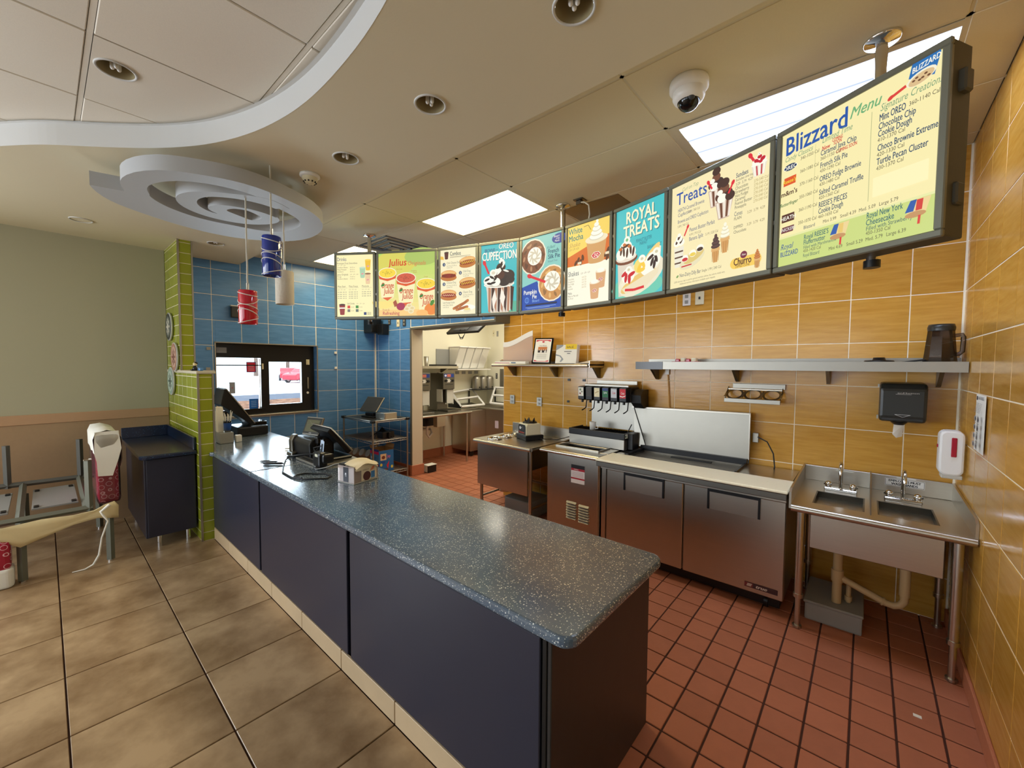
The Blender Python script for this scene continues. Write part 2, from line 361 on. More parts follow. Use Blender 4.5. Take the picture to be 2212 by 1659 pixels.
# --- floors
fl = slab('floor', -6.5, 3.2, -5.1, 6.3, -.12, -.008, 'grout_dark')
xs = joints(-1.623, .526, -6.1, 3.0); ys = joints(1.038, .507, -5.0, 1.05)
rest = MB()
for a0, a1 in zip(xs[:-1], xs[1:]):
    for b0, b1 in zip(ys[:-1], ys[1:]):
        g = .0035
        if a1-a0 < .02 or b1-b0 < .02: continue
        if b0 > -1.05 and a1 < .5: tile_obj('tile', fl, ((a0+a1)/2, (b0+b1)/2, -.006), (a1-a0-2*g, b1-b0-2*g, .012), 'floor_tile', .002)
        else: rest.box(a0+g, a1-g, b0+g, b1-g, -.012, 0)
r_ = rest.build('tile', 'floor_tile', fl); r_['kind'] = 'stuff'
fq = struct(MB().box(-6.2, RW, 1.05, 6.2, -.0078, -.005).build('floor', 'grout_brown'))
rest = MB(); n = 0
xs = joints(-.5, .1655, -6.19, RW); ys = joints(1.842, .1655, 1.06, 6.19)
for a0, a1 in zip(xs[:-1], xs[1:]):
    for b0, b1 in zip(ys[:-1], ys[1:]):
        g = .0045
        if a1-a0 < .02 or b1-b0 < .02: continue
        vis = (a0 > -.86 and b0 < 3.75) or (-5.2 < a0 < -3.2 and 2.9 < b0 < 4.9 and a0+b0 < .6)
        if vis and n < 298: tile_obj('tile', fq, ((a0+a1)/2, (b0+b1)/2, -.0045), (a1-a0-2*g, b1-b0-2*g, .009), 'quarry_tile', .0025); n += 1
        else: rest.box(a0+g, a1-g, b0+g, b1-g, -.008, 0)
r_ = rest.build('tile', 'quarry_tile', fq); r_['kind'] = 'stuff'
# --- orange back wall and orange right wall
wb = slab('wall_back', -3.54, RW+.2, BW, BW+.15, -.01, 3.3, 'grout_light')
ZR = joints(1.243, .3165, 0., CE)
wall_tiles(wb, 'y', BW, -1, joints(.208, .314, -3.54, RW-.008), ZR, 'orange_tile')
wr = slab('wall_right', RW, RW+.15, .6, BW, -.01, 3.3, 'grout_light')
wall_tiles(wr, 'x', RW, -1, joints(3.62, .314, 1.3, BW-.008), ZR, 'orange_tile')
struct(MB().box(RW-.016, RW-.001, 1.3, BW-.01, 0, .10, .004).build('baseboard_right', 'quarry_tile'))
# --- blue window wall (drive-through side) and blue wall beside the kitchen opening
HY0, HY1, HZ0, HZ1 = 1.43, 2.68, 1.005, 1.965
wf = MB().box(WW-.22, WW, .9, HY0, -.01, 3.3).box(WW-.22, WW, HY1, DW+.2, -.01, 3.3).box(WW-.22, WW, HY0, HY1, -.01, HZ0).box(WW-.22, WW, HY0, HY1, HZ1, 3.3)
wf = struct(wf.build('wall_window', 'grout_light'))
ZB = joints(1.926, .3165, 0., CE)
wall_tiles(wf, 'x', WW, 1, joints(1.40, .318, 1.05, DW-.008), ZB, 'blue_tile', holes=((HY0, HY1, HZ0, HZ1),))
# tiled reveals of the window recess
wall_tiles(wf, 'y', HY1, -1, [WW-.16, WW], [HZ0+.01, 1.3, 1.61, HZ1], 'blue_tile')
wall_tiles(wf, 'y', HY0, 1, [WW-.16, WW], [HZ0+.01, 1.3, 1.61, HZ1], 'blue_tile')
struct(MB().box(WW-.001, WW+.012, HY0-.012, HY1+.012, HZ1-.006, HZ1+.008).box(WW-.001, WW+.012, HY0-.014, HY0, HZ0, HZ1).box(WW-.001, WW+.012, HY1, HY1+.014, HZ0, HZ1).build('trim_1', 'steel_light'))
struct(MB().box(WW-.16, WW+.02, HY0-.012, HY1+.014, HZ0-.018, HZ0+.004, .003).build('trim_2', 'steel_light'))
wd = MB().box(WW-.1, -5.20, DW, DW+.19, -.01, 3.3).box(-5.20, -3.44, DW, DW+.25, 2.25, 3.3)
wd = struct(wd.build('wall_far', 'grout_light'))
ZD = joints(1.926, .3165, 0., CE)
wall_tiles(wd, 'y', DW, -1, joints(-5.80, .312, WW+.012, -5.21), ZD, 'blue_tile')
wall_tiles(wd, 'y', DW, -1, joints(-5.20, .30, -5.205, -3.445), [2.262, 2.56, 2.877, CE], 'blue_tile')
struct(MB().box(-5.215, -5.185, DW-.012, DW+.2, .16, 2.25).box(-5.2, -3.435, DW-.013, DW+.26, 2.228, 2.252).box(-3.46, -3.435, DW-.012, DW+.26, 2.25, 3.1).build('trim_3', 'exit_grey'))
struct(MB().box(-5.19, -5.178, DW, DW+.19, .16, 2.23).build('door_1', 'jamb_paint'))
cv = struct(MB().box(WW, -5.2, DW-.02, DW-.008, 0, .16, .004).box(-5.19, -5.165, DW-.02, DW+.21, 0, .16, .005).box(WW+.001, WW+.016, 1.06, DW-.02, 0, .16, .004).build('baseboard_far', 'quarry_tile'))
# --- kitchen beyond the opening
slab('wall_kitchen_left', -6.2, -6.0, DW+.19, 6.3, -.01, 3.3, 'white_paint')
slab('wall_kitchen_back', -6.0, -1.9, 6.1, 6.3, -.01, 3.3, 'white_paint')
slab('wall_kitchen_right', -2.0, -1.85, BW+.15, 6.1, -.01, 3.3, 'white_paint')
slab('ceiling', -6.0, -1.85, DW+.2, 6.1, 2.95, 3.1, 'kitchen_ceiling')
struct(MB().box(-6.0, -5.985, DW+.2, 6.1, 0, .15).box(-5.98, -2., 6.085, 6.1, 0, .15).build('baseboard_kitchen', 'quarry_tile'))
# --- grey dining wall with tan wainscot
wl = MB().box(GW-.3, GW, -5.1, -4.4, -.01, 3.4).box(GW-.3, GW, -2.0, .94, -.01, 3.4).box(GW-.3, GW, -4.4, -2., -.01, .9).box(GW-.3, GW, -4.4, -2., 2.5, 3.4)
wl = struct(wl.build('wall_left', 'grey_paint'))
struct(MB().box(GW, GW+.012, -2., .938, .0, 1.095).build('trim_4', 'tan_laminate'))
struct(MB().box(GW, GW+.022, -2., .938, 1.095, 1.19, .004).build('trim_5', 'tan_rail'))
# --- tiled half wall with full-height column
HW0, HW1, HX, CX = .94, 1.06, -4.72, -5.40
wp = struct(MB().box(GW-.1, HX-.004, HW0+.004, HW1, -.01, 1.60).box(GW-.1, CX-.004, HW0+.004, HW1, 1.60, SO+.1).build('wall_partition', 'grout_light'))
ZG = joints(1.037, .1063, 0., 1.60)
wall_tiles(wp, 'y', HW0+.004, -1, joints(-4.96, .203, -6.1, HX), ZG, 'green_tile', gap=.0045, th=.007)
wall_tiles(wp, 'x', HX-.004, 1, [HW0+.012, HW1-.006], ZG, 'green_tile', gap=.0045, th=.007)
ZG2 = joints(1.037, .1063, 1.625, SO)
wall_tiles(wp, 'y', HW0+.004, -1, joints(-5.62, .203, -6.1, CX), ZG2, 'green_tile', gap=.0045, th=.007)
wall_tiles(wp, 'x', CX-.004, 1, [HW0+.012, HW1-.006], ZG2, 'green_tile', gap=.0045, th=.007)
struct(MB().box(HX-.012, HX+.002, HW0-.003, HW0+.012, 0, 1.60).box(HX-.008, HX+.002, HW1-.008, HW1+.006, 0, 1.60).box(CX-.012, CX+.002, HW0-.003, HW0+.012, 1.625, SO).box(CX-.008, CX+.002, HW1-.008, HW1+.006, 1.625, SO).build('trim_6', 'steel_light'))
struct(MB().box(CX, HX+.015, HW0-.012, HW1+.022, 1.60, 1.625, .005).box(GW, CX, HW0-.004, HW0+.006, 1.60, 1.625).build('trim_7', 'grid_metal'))
# --- unseen walls behind the camera, with window openings
slab('wall_front', -6.1, 3.2, -5.2, -5.02, -.01, .85, 'grey_paint'); slab('wall_front', -6.1, 3.2, -5.2, -5.02, 2.6, 3.4, 'grey_paint')
for a, b in ((-6.1, -5.3), (.1, 3.2)): slab('wall_front', a, b, -5.2, -5.02, .85, 2.6, 'grey_paint')
slab('wall_dining_right', 3.0, 3.2, -5.1, .75, -.01, 3.4, 'grey_paint'); slab('wall_dining_right', RW, 3.2, .6, .78, -.01, 3.4, 'grey_paint')
# --- ceilings
cur = [(-6.1, -1.2), (-5.0, -.75), (-4.35, -.42), (-3.88, -.10), (-3.70, .035), (-3.55, .19), (-3.385, .355), (-3.19, .525), (-2.945, .68), (-2.63, .80), (-2.33, .862), (-2.08, .885), (-1.82, .884), (-1.49, .862), (-1.15, .80), (-.8, .68), (-.45, .50), (-.1, .28), (.3, -.05), (.8, -.5), (1.6, -1.1), (3.0, -1.6)]
def smooth_curve(p, it=2):
    for _ in range(it):
        q = [p[0]]
        for a, b in zip(p[:-1], p[1:]): q += [(a[0]*.75+b[0]*.25, a[1]*.75+b[1]*.25), (a[0]*.25+b[0]*.75, a[1]*.25+b[1]*.75)]
        p = q+[p[-1]]
    return p
cur = smooth_curve(cur)
mb = MB()                                      # dropped drywall soffit, its curved fascia and its step up to the kitchen ceiling
for (x0, y0), (x1, y1) in zip(cur[:-1], cur[1:]):
    mb.add([(x0, y0, SO), (x0, 1.70, SO), (x1, 1.70, SO), (x1, y1, SO)], [(0, 1, 2, 3)])
mb.add([(-6.2, -1.2, SO), (-6.2, 1.70, SO), (-6.1, 1.70, SO), (-6.1, -1.2, SO)], [(0, 1, 2, 3)])
mb.add([(-6.2, 1.70, SO), (3., 1.70, SO), (3., 1.70, 3.3), (-6.2, 1.70, 3.3)], [(0, 1, 2, 3)])
ce = struct(mb.build('ceiling', 'drywall'))
mb = MB()
for (x0, y0), (x1, y1) in zip(cur[:-1], cur[1:]): mb.add([(x0, y0, SO-.001), (x1, y1, SO-.001), (x1, y1, CE+.02), (x0, y0, CE+.02)], [(0, 1, 2, 3)], True)
struct(mb.build('trim_8', 'fascia_paint'))
mb = MB(); cc = [(x, y-.014) for x, y in cur]                     # thin ledge where the raised grid meets the fascia
for (x0, y0), (x1, y1) in zip(cur[:-1], cur[1:]): mb.add([(x0, y0, CE-.012), (x1, y1, CE-.012), (x1, y1-.02, CE-.012), (x0, y0-.02, CE-.012)], [(0, 1, 2, 3)])
struct(mb.build('trim_9', 'fascia_paint'))
# raised acoustic ceiling over the dining side
rc = slab('ceiling', -6.2, 3.2, -5.1, 1.5, CE+.14, CE+.2, 'shadow_gap')
def cy(x):
    for (x0, y0), (x1, y1) in zip(cur[:-1], cur[1:]):
        if x0 <= x <= x1: return y0+(y1-y0)*(x-x0)/(x1-x0)
    return -5
xj = joints(-2.58, .645, -6.1, 3.0); yj = joints(.175, .65, -5., 1.2); g = .012
for a0, a1 in zip(xj[:-1], xj[1:]):
    for b0, b1 in zip(yj[:-1], yj[1:]):
        lim = max(cy(a0+.001), cy(a1-.001), cy((a0+a1)/2))
        if b0 > lim+.02 or a1-a0 < .05: continue
        tile_obj('panel', rc, ((a0+a1)/2, (b0+b1)/2, CE+.006), (a1-a0-.006, b1-b0-2*g, .012), 'acoustic_raised', .004)
mb = MB()
for y in yj[1:-1]: mb.box(-6.1, 3., y-.010, y+.010, CE+.003, CE+.012)
g_ = mb.build('grid_bar', 'acoustic_raised', rc)
# flat acoustic ceiling over the serving side
kc = slab('ceiling', WW-.1, RW+.1, 1.70, BW+.1, CE+.012, CE+.2, 'shadow_gap')
xj = joints(-2.187, 1.226, WW, RW); yj = [1.70, 1.915, 2.49, 3.12, 3.72, BW]
TROF = [(-3.41, -2.245, 2.515, 3.085), (-.915, .26, 2.545, 3.11), (-5.86, -4.72, 2.50, 3.07)]
for a0, a1 in zip(xj[:-1], xj[1:]):
    for b0, b1 in zip(yj[:-1], yj[1:]):
        cxm, cym = (a0+a1)/2, (b0+b1)/2
        if any(t[0] < cxm < t[1] and t[2] < cym < t[3] for t in TROF): continue
        if a0 < -2.1 < a1 and b0 == 3.12: pass
        tile_obj('panel', kc, (cxm, cym, CE+.005), (a1-a0-.010, b1-b0-.010, .012), 'acoustic_panel', .003)
mb = MB()
for y in yj[1:-1]: mb.box(WW, RW, y-.012, y+.012, CE+.0015, CE+.010)
for x in xj[1:-1]: mb.box(x-.012, x+.012, 1.70, BW, CE+.0015, CE+.010)
mb.build('grid_bar', 'grid_metal', kc)
# --- drive-through window
w1 = bpy.data.objects.new('window_1', None); COL.objects.link(w1); w1.location = (WW-.13, (HY0+HY1)/2, HZ0); struct(w1)
FX0, FX1 = WW-.17, WW-.10
mb = MB()
mb.box(FX0, FX1, HY0, HY1, 1.775, HZ1).box(FX0, FX1, HY0, HY0+.02, HZ0, 1.775).box(FX0, FX1, HY0, HY1, HZ0+.004, 1.075).box(FX0, FX1, 1.965, 2.065, 1.075, 1.775).box(FX0, FX1, 2.50, HY1, 1.075, 1.775)
mb.box(FX0, FX1, 2.065, 2.50, 1.075, 1.125).box(FX0, FX1, 2.065, 2.50, 1.725, 1.775)
mb.build('window_frame', 'black_plastic', w1)
MB().box(FX0+.02, FX1-.03, HY0+.02, 1.965, 1.668, 1.682).box(FX1, FX1+.03, HY0, 2.0, 1.07, 1.085).build('sash_bar', 'black_plastic', w1)
MB().box(FX1-.03, FX1+.003, 1.945, 1.953, 1.08, 1.77).build('sash_edge', 'steel_light', w1)
MB().box(FX0+.03, FX0+.034, HY0+.02, 1.965, 1.075, 1.775).build('pane', 'glass', w1)
MB().box(FX0+.03, FX0+.034, 2.065, 2.50, 1.125, 1.725).build('pane', 'glass', w1)
MB().box(FX1, FX1+.02, 2.575, 2.595, 1.33, 1.50, .004).build('handle', 'steel_light', w1)
MB().cyl((FX1, 2.58, 1.27), (FX1+.012, 2.58, 1.27), .017).build('lock', 'white_plastic', w1)
mb = MB().box(FX1, FX1+.015, 2.565, 2.585, 1.685, 1.765, .003).box(FX1, FX1+.015, 2.59, 2.61, 1.685, 1.765, .003).box(FX1, FX1+.015, 1.975, 1.995, 1.62, 1.70, .003); mb.build('sensor', 'cream_plastic', w1)
MB().box(FX1, FX1+.004, HY0+.03, HY0+.14, 1.835, 1.905).build('sticker', 'grey_plastic', w1)
for nm, y0, y1, z0, z1, c1, c2, lines in (('sticker', 1.80, 1.915, 1.58, 1.72, (206, 40, 70), (60, 90, 160), 3), ('sticker', 1.825, 1.935, 1.08, 1.215, (26, 108, 208), (26, 108, 208), 4), ('sticker', 1.60, 1.665, 1.30, 1.45, (150, 152, 156), (150, 152, 156), 0)):
    P = Print((FX0+.036, y0, z0), (0, y1-y0, 0), (0, 0, z1-z0), (1, 0, 0)); P.rect(0, 0, 1, 1, c2).rect(.06, .06, .94, .94, c1)
    for i in range(lines): P.rect(.2, .2+i*.18, .8, .25+i*.18, (150, 190, 240) if lines == 4 else (230, 200, 220))
    if not lines: P.ell(.5, .5, .1, .05, (200, 50, 60))
    P.flush(nm, 'print', w1)
P = Print((FX0+.036, 1.46, 1.30), (0, .2, 0), (0, 0, .2), (1, 0, 0))
P.text('DROP', .35, .62, .2, (160, 160, 185)).text('MIN 1.00', .25, .38, .2, (160, 160, 185)).text('order', .4, .15, .14, (180, 180, 200)).flush('lettering', 'print', w1)
P = Print((FX0+.036, 1.46, 1.16), (0, .14, 0), (0, 0, .14), (1, 0, 0)); P.ell(.75, .5, .42, .55, (120, 130, 170)).ell(.75, .5, .36, .48, (205, 215, 235)).rect(.5, .5, .8, .56, (110, 120, 170)).flush('sticker', 'print', w1)
# --- outside the drive-through window
struct(MB().box(-90, WW-.24, -40, 70, -.4, -.2).build('ground_outside', 'snow'))
struct(MB().box(-26.5, -22.5, -40, 70, -.2, -.10).build('kerb_outside', 'asphalt'))
tag(MB().box(-22.5, -13., -30, 40, -.2, -.10).build('leaf_bed', 'leaves'), 'bed of fallen brown leaves outside below the window', 'leaves')['kind'] = 'stuff'
def car(x, y, rz, lab):
    t = thing('car', lab, 'car', (x, y, -.2), rz, 'parked red cars outside')
    mb = MB().extr([(-2.2, .3), (2.2, .3), (2.25, .75), (1.9, .95), (1.1, 1.02), (.5, 1.42), (-.9, 1.45), (-1.7, 1.02), (-2.2, .95)], 'y', -.85, .85); mb.build('body', 'car_red', t, local=True, bev=.08)
    MB().extr([(1.0, 1.03), (.48, 1.36), (-.85, 1.38), (-1.55, 1.03)], 'y', -.86, .86).build('windows', 'dark_grey', t, local=True)
    for sx in (-1.4, 1.4):
        for sy in (-.86, .86): MB().cyl((sx, sy-.1, .32), (sx, sy+.1, .32), .33, 20).build('wheel', 'dark_grey', t, local=True); MB().cyl((sx, sy-.11, .32), (sx, sy+.11, .32), .22, 12).build('hub', 'white_plastic', t, local=True)
car(-50.5, 18.6, -20, 'red car parked outside, seen front on through the right pane')
car(-44.0, 17.8, -62, 'red car parked nearer the right edge of the right pane')
mb = MB()
for i in range(5):
    x, y = -72+random.random()*6, 10+i*5.; mb.tube([(x, y, -.1), (x+.1, y, 4.5), (x+.3, y+.4, 9)], [.3, .2, .08], 7)
    for k in range(9): z = 2.5+k*.6; a = random.random()*6.3; mb.tube([(x+.1, y, z), (x+.1+2*math.cos(a), y+math.sin(a)*3, z+1.9)], [.09, .03], 5)
tag(mb.build('bare_trees', 'trunk_brown'), 'bare leafless trees beyond the snowy lot outside', 'trees')['kind'] = 'stuff'
# ================================================================ service counter
CT = .85
t = thing('service_counter', 'long navy laminate service counter base running from the green half wall to its near end', 'counter', (-3.4, 1.4, 0))
MB().box(-6.15, -.80, 1.072, 1.77, .0, .808).build('body', 'navy_gap', t)
for a, b in ((-4.712, -3.447), (-3.412, -2.076), (-2.042, -.775)):
    MB().box(a, b, 1.038, 1.055, .118, .808, .003).build('front_panel', 'navy_laminate', t)
MB().box(-.770, -.752, 1.044, 1.062, .0, .808, .002).build('corner_post', 'black_plastic', t)
MB().box(-.752, -.735, 1.048, 1.835, .0, .808, .003).build('end_panel', 'panel_dark', t, 'dark charcoal end panel')
xs = joints(-1.623, .526, -4.712, -.775)
for a, b in zip(xs[:-1], xs[1:]): MB().box(a+.003, b-.003, 1.036, 1.05, .002, .112, .002).build('kick_tile', 'kick_tile', t)
def topslab(name, poly, mt, parent, z0, z1, b=.012):
    bm = bmesh.new(); lo = [bm.verts.new((x, y, z0)) for x, y in poly]; f = bm.faces.new(lo); r = bmesh.ops.extrude_face_region(bm, geom=[f])
    bmesh.ops.translate(bm, vec=(0, 0, z1-z0), verts=[v for v in r['geom'] if isinstance(v, bmesh.types.BMVert)])
    bmesh.ops.recalc_face_normals(bm, faces=bm.faces)
    es = [e for e in bm.edges if abs(e.verts[0].co.z-e.verts[1].co.z) < 1e-6]
    bmesh.ops.bevel(bm, geom=es, offset=b, segments=3, affect='EDGES', profile=.5)
    m = MB(); bm.verts.index_update(); m.add([v.co for v in bm.verts], [[v.index for v in f.verts] for f in bm.faces]); bm.free()
    return m.build(name, mt, parent)
R = .055; arc = lambda cx, cy, a0: [(cx+R*math.cos(math.radians(a0+15*i)), cy+R*math.sin(math.radians(a0+15*i))) for i in range(7)]
ct = thing('countertop', 'speckled dark blue solid surface countertop with rounded corners on the service counter', 'countertop', (-3.4, 1.4, .81))
topslab('slab', [(-3.618, 1.032)]+arc(-.655-R, 1.032+R, -90)+arc(-.655-R, 1.80-R, 0)+[(-3.618, 1.80)], 'speckled_blue', ct, .810, CT)
topslab('slab', [(-6.185, 1.07), (-4.715, 1.07), (-4.715, 1.012), (-4.69, 1.012), (-4.66, 1.032), (-3.622, 1.032), (-3.622, 1.80), (-4.62, 1.80), (-4.68, 1.815), (-4.73, 1.835), (-6.185, 1.835)], 'speckled_blue', ct, .810, CT)
# ---- blue cabinet left of the half wall
t = thing('base_cabinet', 'low navy cabinet with blue speckled top and steel feet against the green tiled wall', 'cabinet', (-5.45, .74, 0))
MB().box(-6.05, -4.85, .56, .932, .11, .83, .003).build('body', 'navy_laminate', t)
MB().box(-4.85, -4.838, .575, .925, .115, .825, .002).build('front_panel', 'navy_laminate', t)
topslab('top', [(-6.09, .528), (-4.84, .528), (-4.81, .545), (-4.80, .57), (-4.80, .934), (-6.09, .934)], 'speckled_navy', t, .832, .872)
MB().box(-6.09, -4.83, .915, .935, .872, .99, .003).build('splash', 'speckled_navy', t)
MB().box(-6.095, -6.075, .53, .915, .872, .99, .003).build('splash', 'speckled_navy', t)
for x, y in ((-4.90, .66), (-4.90, .87), (-5.98, .62), (-5.98, .87)): MB().cyl((x, y, 0), (x, y, .112), .018, 14).build('foot', 'chrome', t)
# ================================================================ stainless stand with round openings
t = thing('steel_stand', 'stainless steel stand with four round openings left of the soda dispenser', 'work table', (-2.95, 3.5, 0))
mb = MB(); mb.prism(rrect(-3.36, -2.51, 3.19, 3.885, .03), .842, .864); mb.tube([(-3.35, 3.20, .842), (-2.53, 3.20, .842)], .022, 10); mb.tube([(-3.35, 3.20, .842), (-3.35, 3.88, .842)], .022, 10)
mb.tube([(-2.525, 3.20, .842), (-2.525, 3.88, .842)], .018, 10); mb.build('top', 'steel', t)
MB().box(-3.33, -2.60, 3.235, 3.25, .345, .845).build('apron', 'steel', t)
MB().box(-3.33, -3.315, 3.25, 3.86, .345, .845).build('side_panel', 'steel', t); MB().box(-2.615, -2.60, 3.25, 3.86, .60, .845).build('side_panel', 'steel_dark', t)
MB().box(-3.35, -2.405, 3.865, 3.887, .864, .985, .004).build('splash', 'steel', t)
for x in (-3.30, -2.585):
    for y in (3.27, 3.84): MB().cyl((x, y, .03), (x, y, .85), .019, 12).cyl((x, y, .12), (x, y, .16), .024, 12).cyl((x, y, 0), (x, y, .04), .015, 10).build('leg', 'steel', t)
MB().tube([(-3.30, 3.27, .2), (-3.30, 3.84, .2)], .012).tube([(-2.585, 3.27, .2), (-2.585, 3.84, .2)], .012).tube([(-3.30, 3.84, .3), (-2.585, 3.84, .3)], .012).build('stretcher', 'steel', t)
for k in range(4):
    c = (-3.145-.004*k, 3.325+.170*k, .864)
    MB().lathe([(.062, 0), (.086, .0), (.086, .014), (.078, .018), (.066, .016), (.062, 0)], c, 26).build('ring', 'chrome', t)
    MB().lathe([(.0, .003), (.064, .003)], c, 20).build('opening', 'black_gloss', t)
MB().lathe([(0, .004), (.05, .004), (.052, 0)], (-2.72, 3.76, .864), 20).build('plug', 'steel_dark', t)
# blender motor base
t = thing('blender_machine', 'cream blender motor base with black foot and spiked pad, no jar, on the steel stand', 'blender', (-2.86, 3.60, .8645), -22)
mb = MB(); mb.extr([(-.10, .055), (.10, .055), (.085, .085), (.085, .185), (-.085, .185), (-.10, .15)], 'x', -.095, .095); mb.build('housing', 'cream_plastic', t, local=True, bev=.008)
MB().box(-.115, .115, -.115, .115, .0, .058, .01).build('foot', 'black_plastic', t, local=True)
P = Print((-.085, -.1005, .062), (.17, 0, 0), (0, 0, .11), (0, -1, 0), .0004)
P.poly([(0, 0), (1, 0), (1, .8), (.9, 1), (.1, 1), (0, .8)], (26, 26, 30)).ell(.25, .62, .1, .15, (225, 225, 225)).ell(.62, .62, .13, .2, (60, 60, 62)).line([(.35, .55), (.5, .75)], .03, (230, 230, 230)).text('Osterizer', .08, .12, .26, (235, 90, 60), .2)
P.flush('control_plate', 'print', t).matrix_parent_inverse = Matrix()
MB().lathe([(.0, .2), (.075, .2), (.085, .185), (.085, .183)], (0, 0, 0), 20).build('pad', 'black_plastic', t, local=True)
for k in range(5): a = k*2*PI/5+.3; MB().add([(.03*math.cos(a), .03*math.sin(a), .198), (.06*math.cos(a-.3), .06*math.sin(a-.3), .198), (.06*math.cos(a+.3), .06*math.sin(a+.3), .198), (.06*math.cos(a), .06*math.sin(a), .245)], [(0, 1, 3), (1, 2, 3), (2, 0, 3), (0, 2, 1)]).build('spike', 'black_plastic', t, local=True)
MB().tube([(-2.75, 3.62, .885), (-2.66, 3.66, .872), (-2.58, 3.74, .872), (-2.50, 3.86, .90)], .004).build('cord', 'wire', t)
t = thing('steam_pan', 'grey plastic tub on the floor under the steel stand', 'tub', (-2.95, 3.62, 0))
topslab('tub', rrect(-3.12, -2.72, 3.44, 3.82, .05), 'grey_plastic', t, .001, .19)
tag(MB().cyl((-3.16, 3.52, .23), (-3.16, 3.52, .34), .07, 18).build('pail', 'steel'), 'small steel pail under the left edge of the steel stand', 'pail')
# ================================================================ soda / ice station
t = thing('ice_station', 'stainless steel ice cabinet with louvred door and red white notice under the soda dispenser', 'cabinet', (-2.05, 3.5, 0))
MB().box(-2.345, -1.768, 3.235, 3.87, .02, .868, .003).build('body', 'steel', t)
MB().box(-2.275, -1.775, 3.222, 3.236, .04, .858, .004).build('door', 'steel', t)
mb = MB().box(-2.40, -1.76, 3.19, 3.36, .868, .892, .005).box(-2.40, -2.32, 3.36, 3.885, .868, .892, .003).box(-1.86, -1.76, 3.36, 3.885, .868, .892, .003).box(-2.40, -1.76, 3.585, 3.885, .868, .892, .003).tube([(-2.40, 3.192, .872), (-1.765, 3.192, .872)], .016); mb.build('top', 'steel', t)
MB().box(-2.322, -1.864, 3.372, 3.585, .869, .873).build('bin', 'bin_black', t)
MB().box(-2.335, -1.85, 3.355, 3.372, .88, .908, .003).box(-2.335, -2.322, 3.372, 3.58, .88, .903).box(-1.865, -1.85, 3.372, 3.58, .88, .903).build('bin_rim', 'steel_light', t)
mb = MB()
for cx0, n0 in ((-2.105, 7), (-1.97, 7)):
    for k in range(n0): z = .415-k*.0245-(cx0+2.105)*.06; mb.add([(cx0, 3.2215, z+.008), (cx0+.105, 3.2215, z+.008), (cx0+.112, 3.2215, z-.004), (cx0+.105, 3.206, z-.008), (cx0, 3.206, z-.008), (cx0-.004, 3.2215, z-.004), (cx0, 3.2215, z-.009), (cx0+.105, 3.2215, z-.009)], [(0, 1, 3, 4), (0, 4, 5), (1, 2, 3), (4, 3, 7, 6)], False)
mb.build('louvres', 'steel_light', t)
P = Print((-2.06, 3.2215, .605), (.145, 0, 0), (0, 0, .172), (0, -1, 0)); P.rect(0, 0, 1, 1, (235, 225, 220)).rect(0, .8, 1, 1, (18, 16, 20)).rect(0, .68, 1, .8, (176, 30, 46)).rect(0, .22, 1, .30, (176, 30, 46))
for k in range(7): P.rect(.08, .34+k*.045, .92, .355+k*.045, (190, 150, 150))
P.text('WARNING', .2, .71, .1, (240, 225, 220)).flush('notice', 'print', t)
# soda dispenser
t = thing('soda_dispenser', 'six valve soda fountain dispenser with black levers and black drip tray', 'soda dispenser', (-2.0, 3.7, .893))
MB().box(-2.33, -1.715, 3.60, 3.86, .893, .992, .003).build('base', 'steel_light', t)
mb = MB().box(-2.335, -1.712, 3.595, 3.612, .992, 1.052, .003).box(-2.335, -2.32, 3.612, 3.86, .992, 1.052, .003).box(-1.727, -1.712, 3.612, 3.86, .992, 1.052, .003).box(-2.32, -1.727, 3.612, 3.86, .994, 1.012); mb.build('drip_tray', 'black_plastic', t)
mb = MB()
for k in range(24): x = -2.31+k*.0245; mb.box(x, x+.012, 3.615, 3.855, 1.036, 1.042)
mb.build('grille', 'bin_black', t)
P = Print((-1.7115, 3.60, 1.0), (0, .07, 0), (0, 0, .05), (1, 0, 0)); P.rect(.1, .1, .9, .9, (220, 220, 205)).rect(.2, .3, .5, .7, (60, 110, 70)).flush('sticker', 'print', t)
MB().box(-1.712, -1.655, 3.66, 3.79, .893, 1.05, .006).build('pump_box', 'black_plastic', t)
MB().box(-2.215, -1.70, 3.855, 3.872, 1.052, 1.37).build('back_panel', 'steel_light', t)
MB().box(-2.205, -1.70, 3.69, 3.872, 1.345, 1.49, .004).extr([(3.70, 1.345), (3.69, 1.42), (3.76, 1.47), (3.87, 1.47), (3.87, 1.30), (3.78, 1.29)], 'x', -1.70, -1.60).build('housing', 'black_plastic', t)
MB().box(-2.19, -1.71, 3.66, 3.85, 1.492, 1.512, .003).box(-2.155, -1.71, 3.85, 3.87, 1.49, 1.545).build('cover', 'steel_light', t)
faces = [((228, 224, 210), (90, 120, 80), ''), ((62, 56, 50), (90, 80, 70), ''), ((232, 220, 180), (170, 140, 80), ''), ((30, 110, 64), (225, 235, 225), 'Sprite'), ((202, 204, 208), (200, 60, 70), 'Coke'), ((206, 24, 40), (245, 240, 236), 'Coca')]
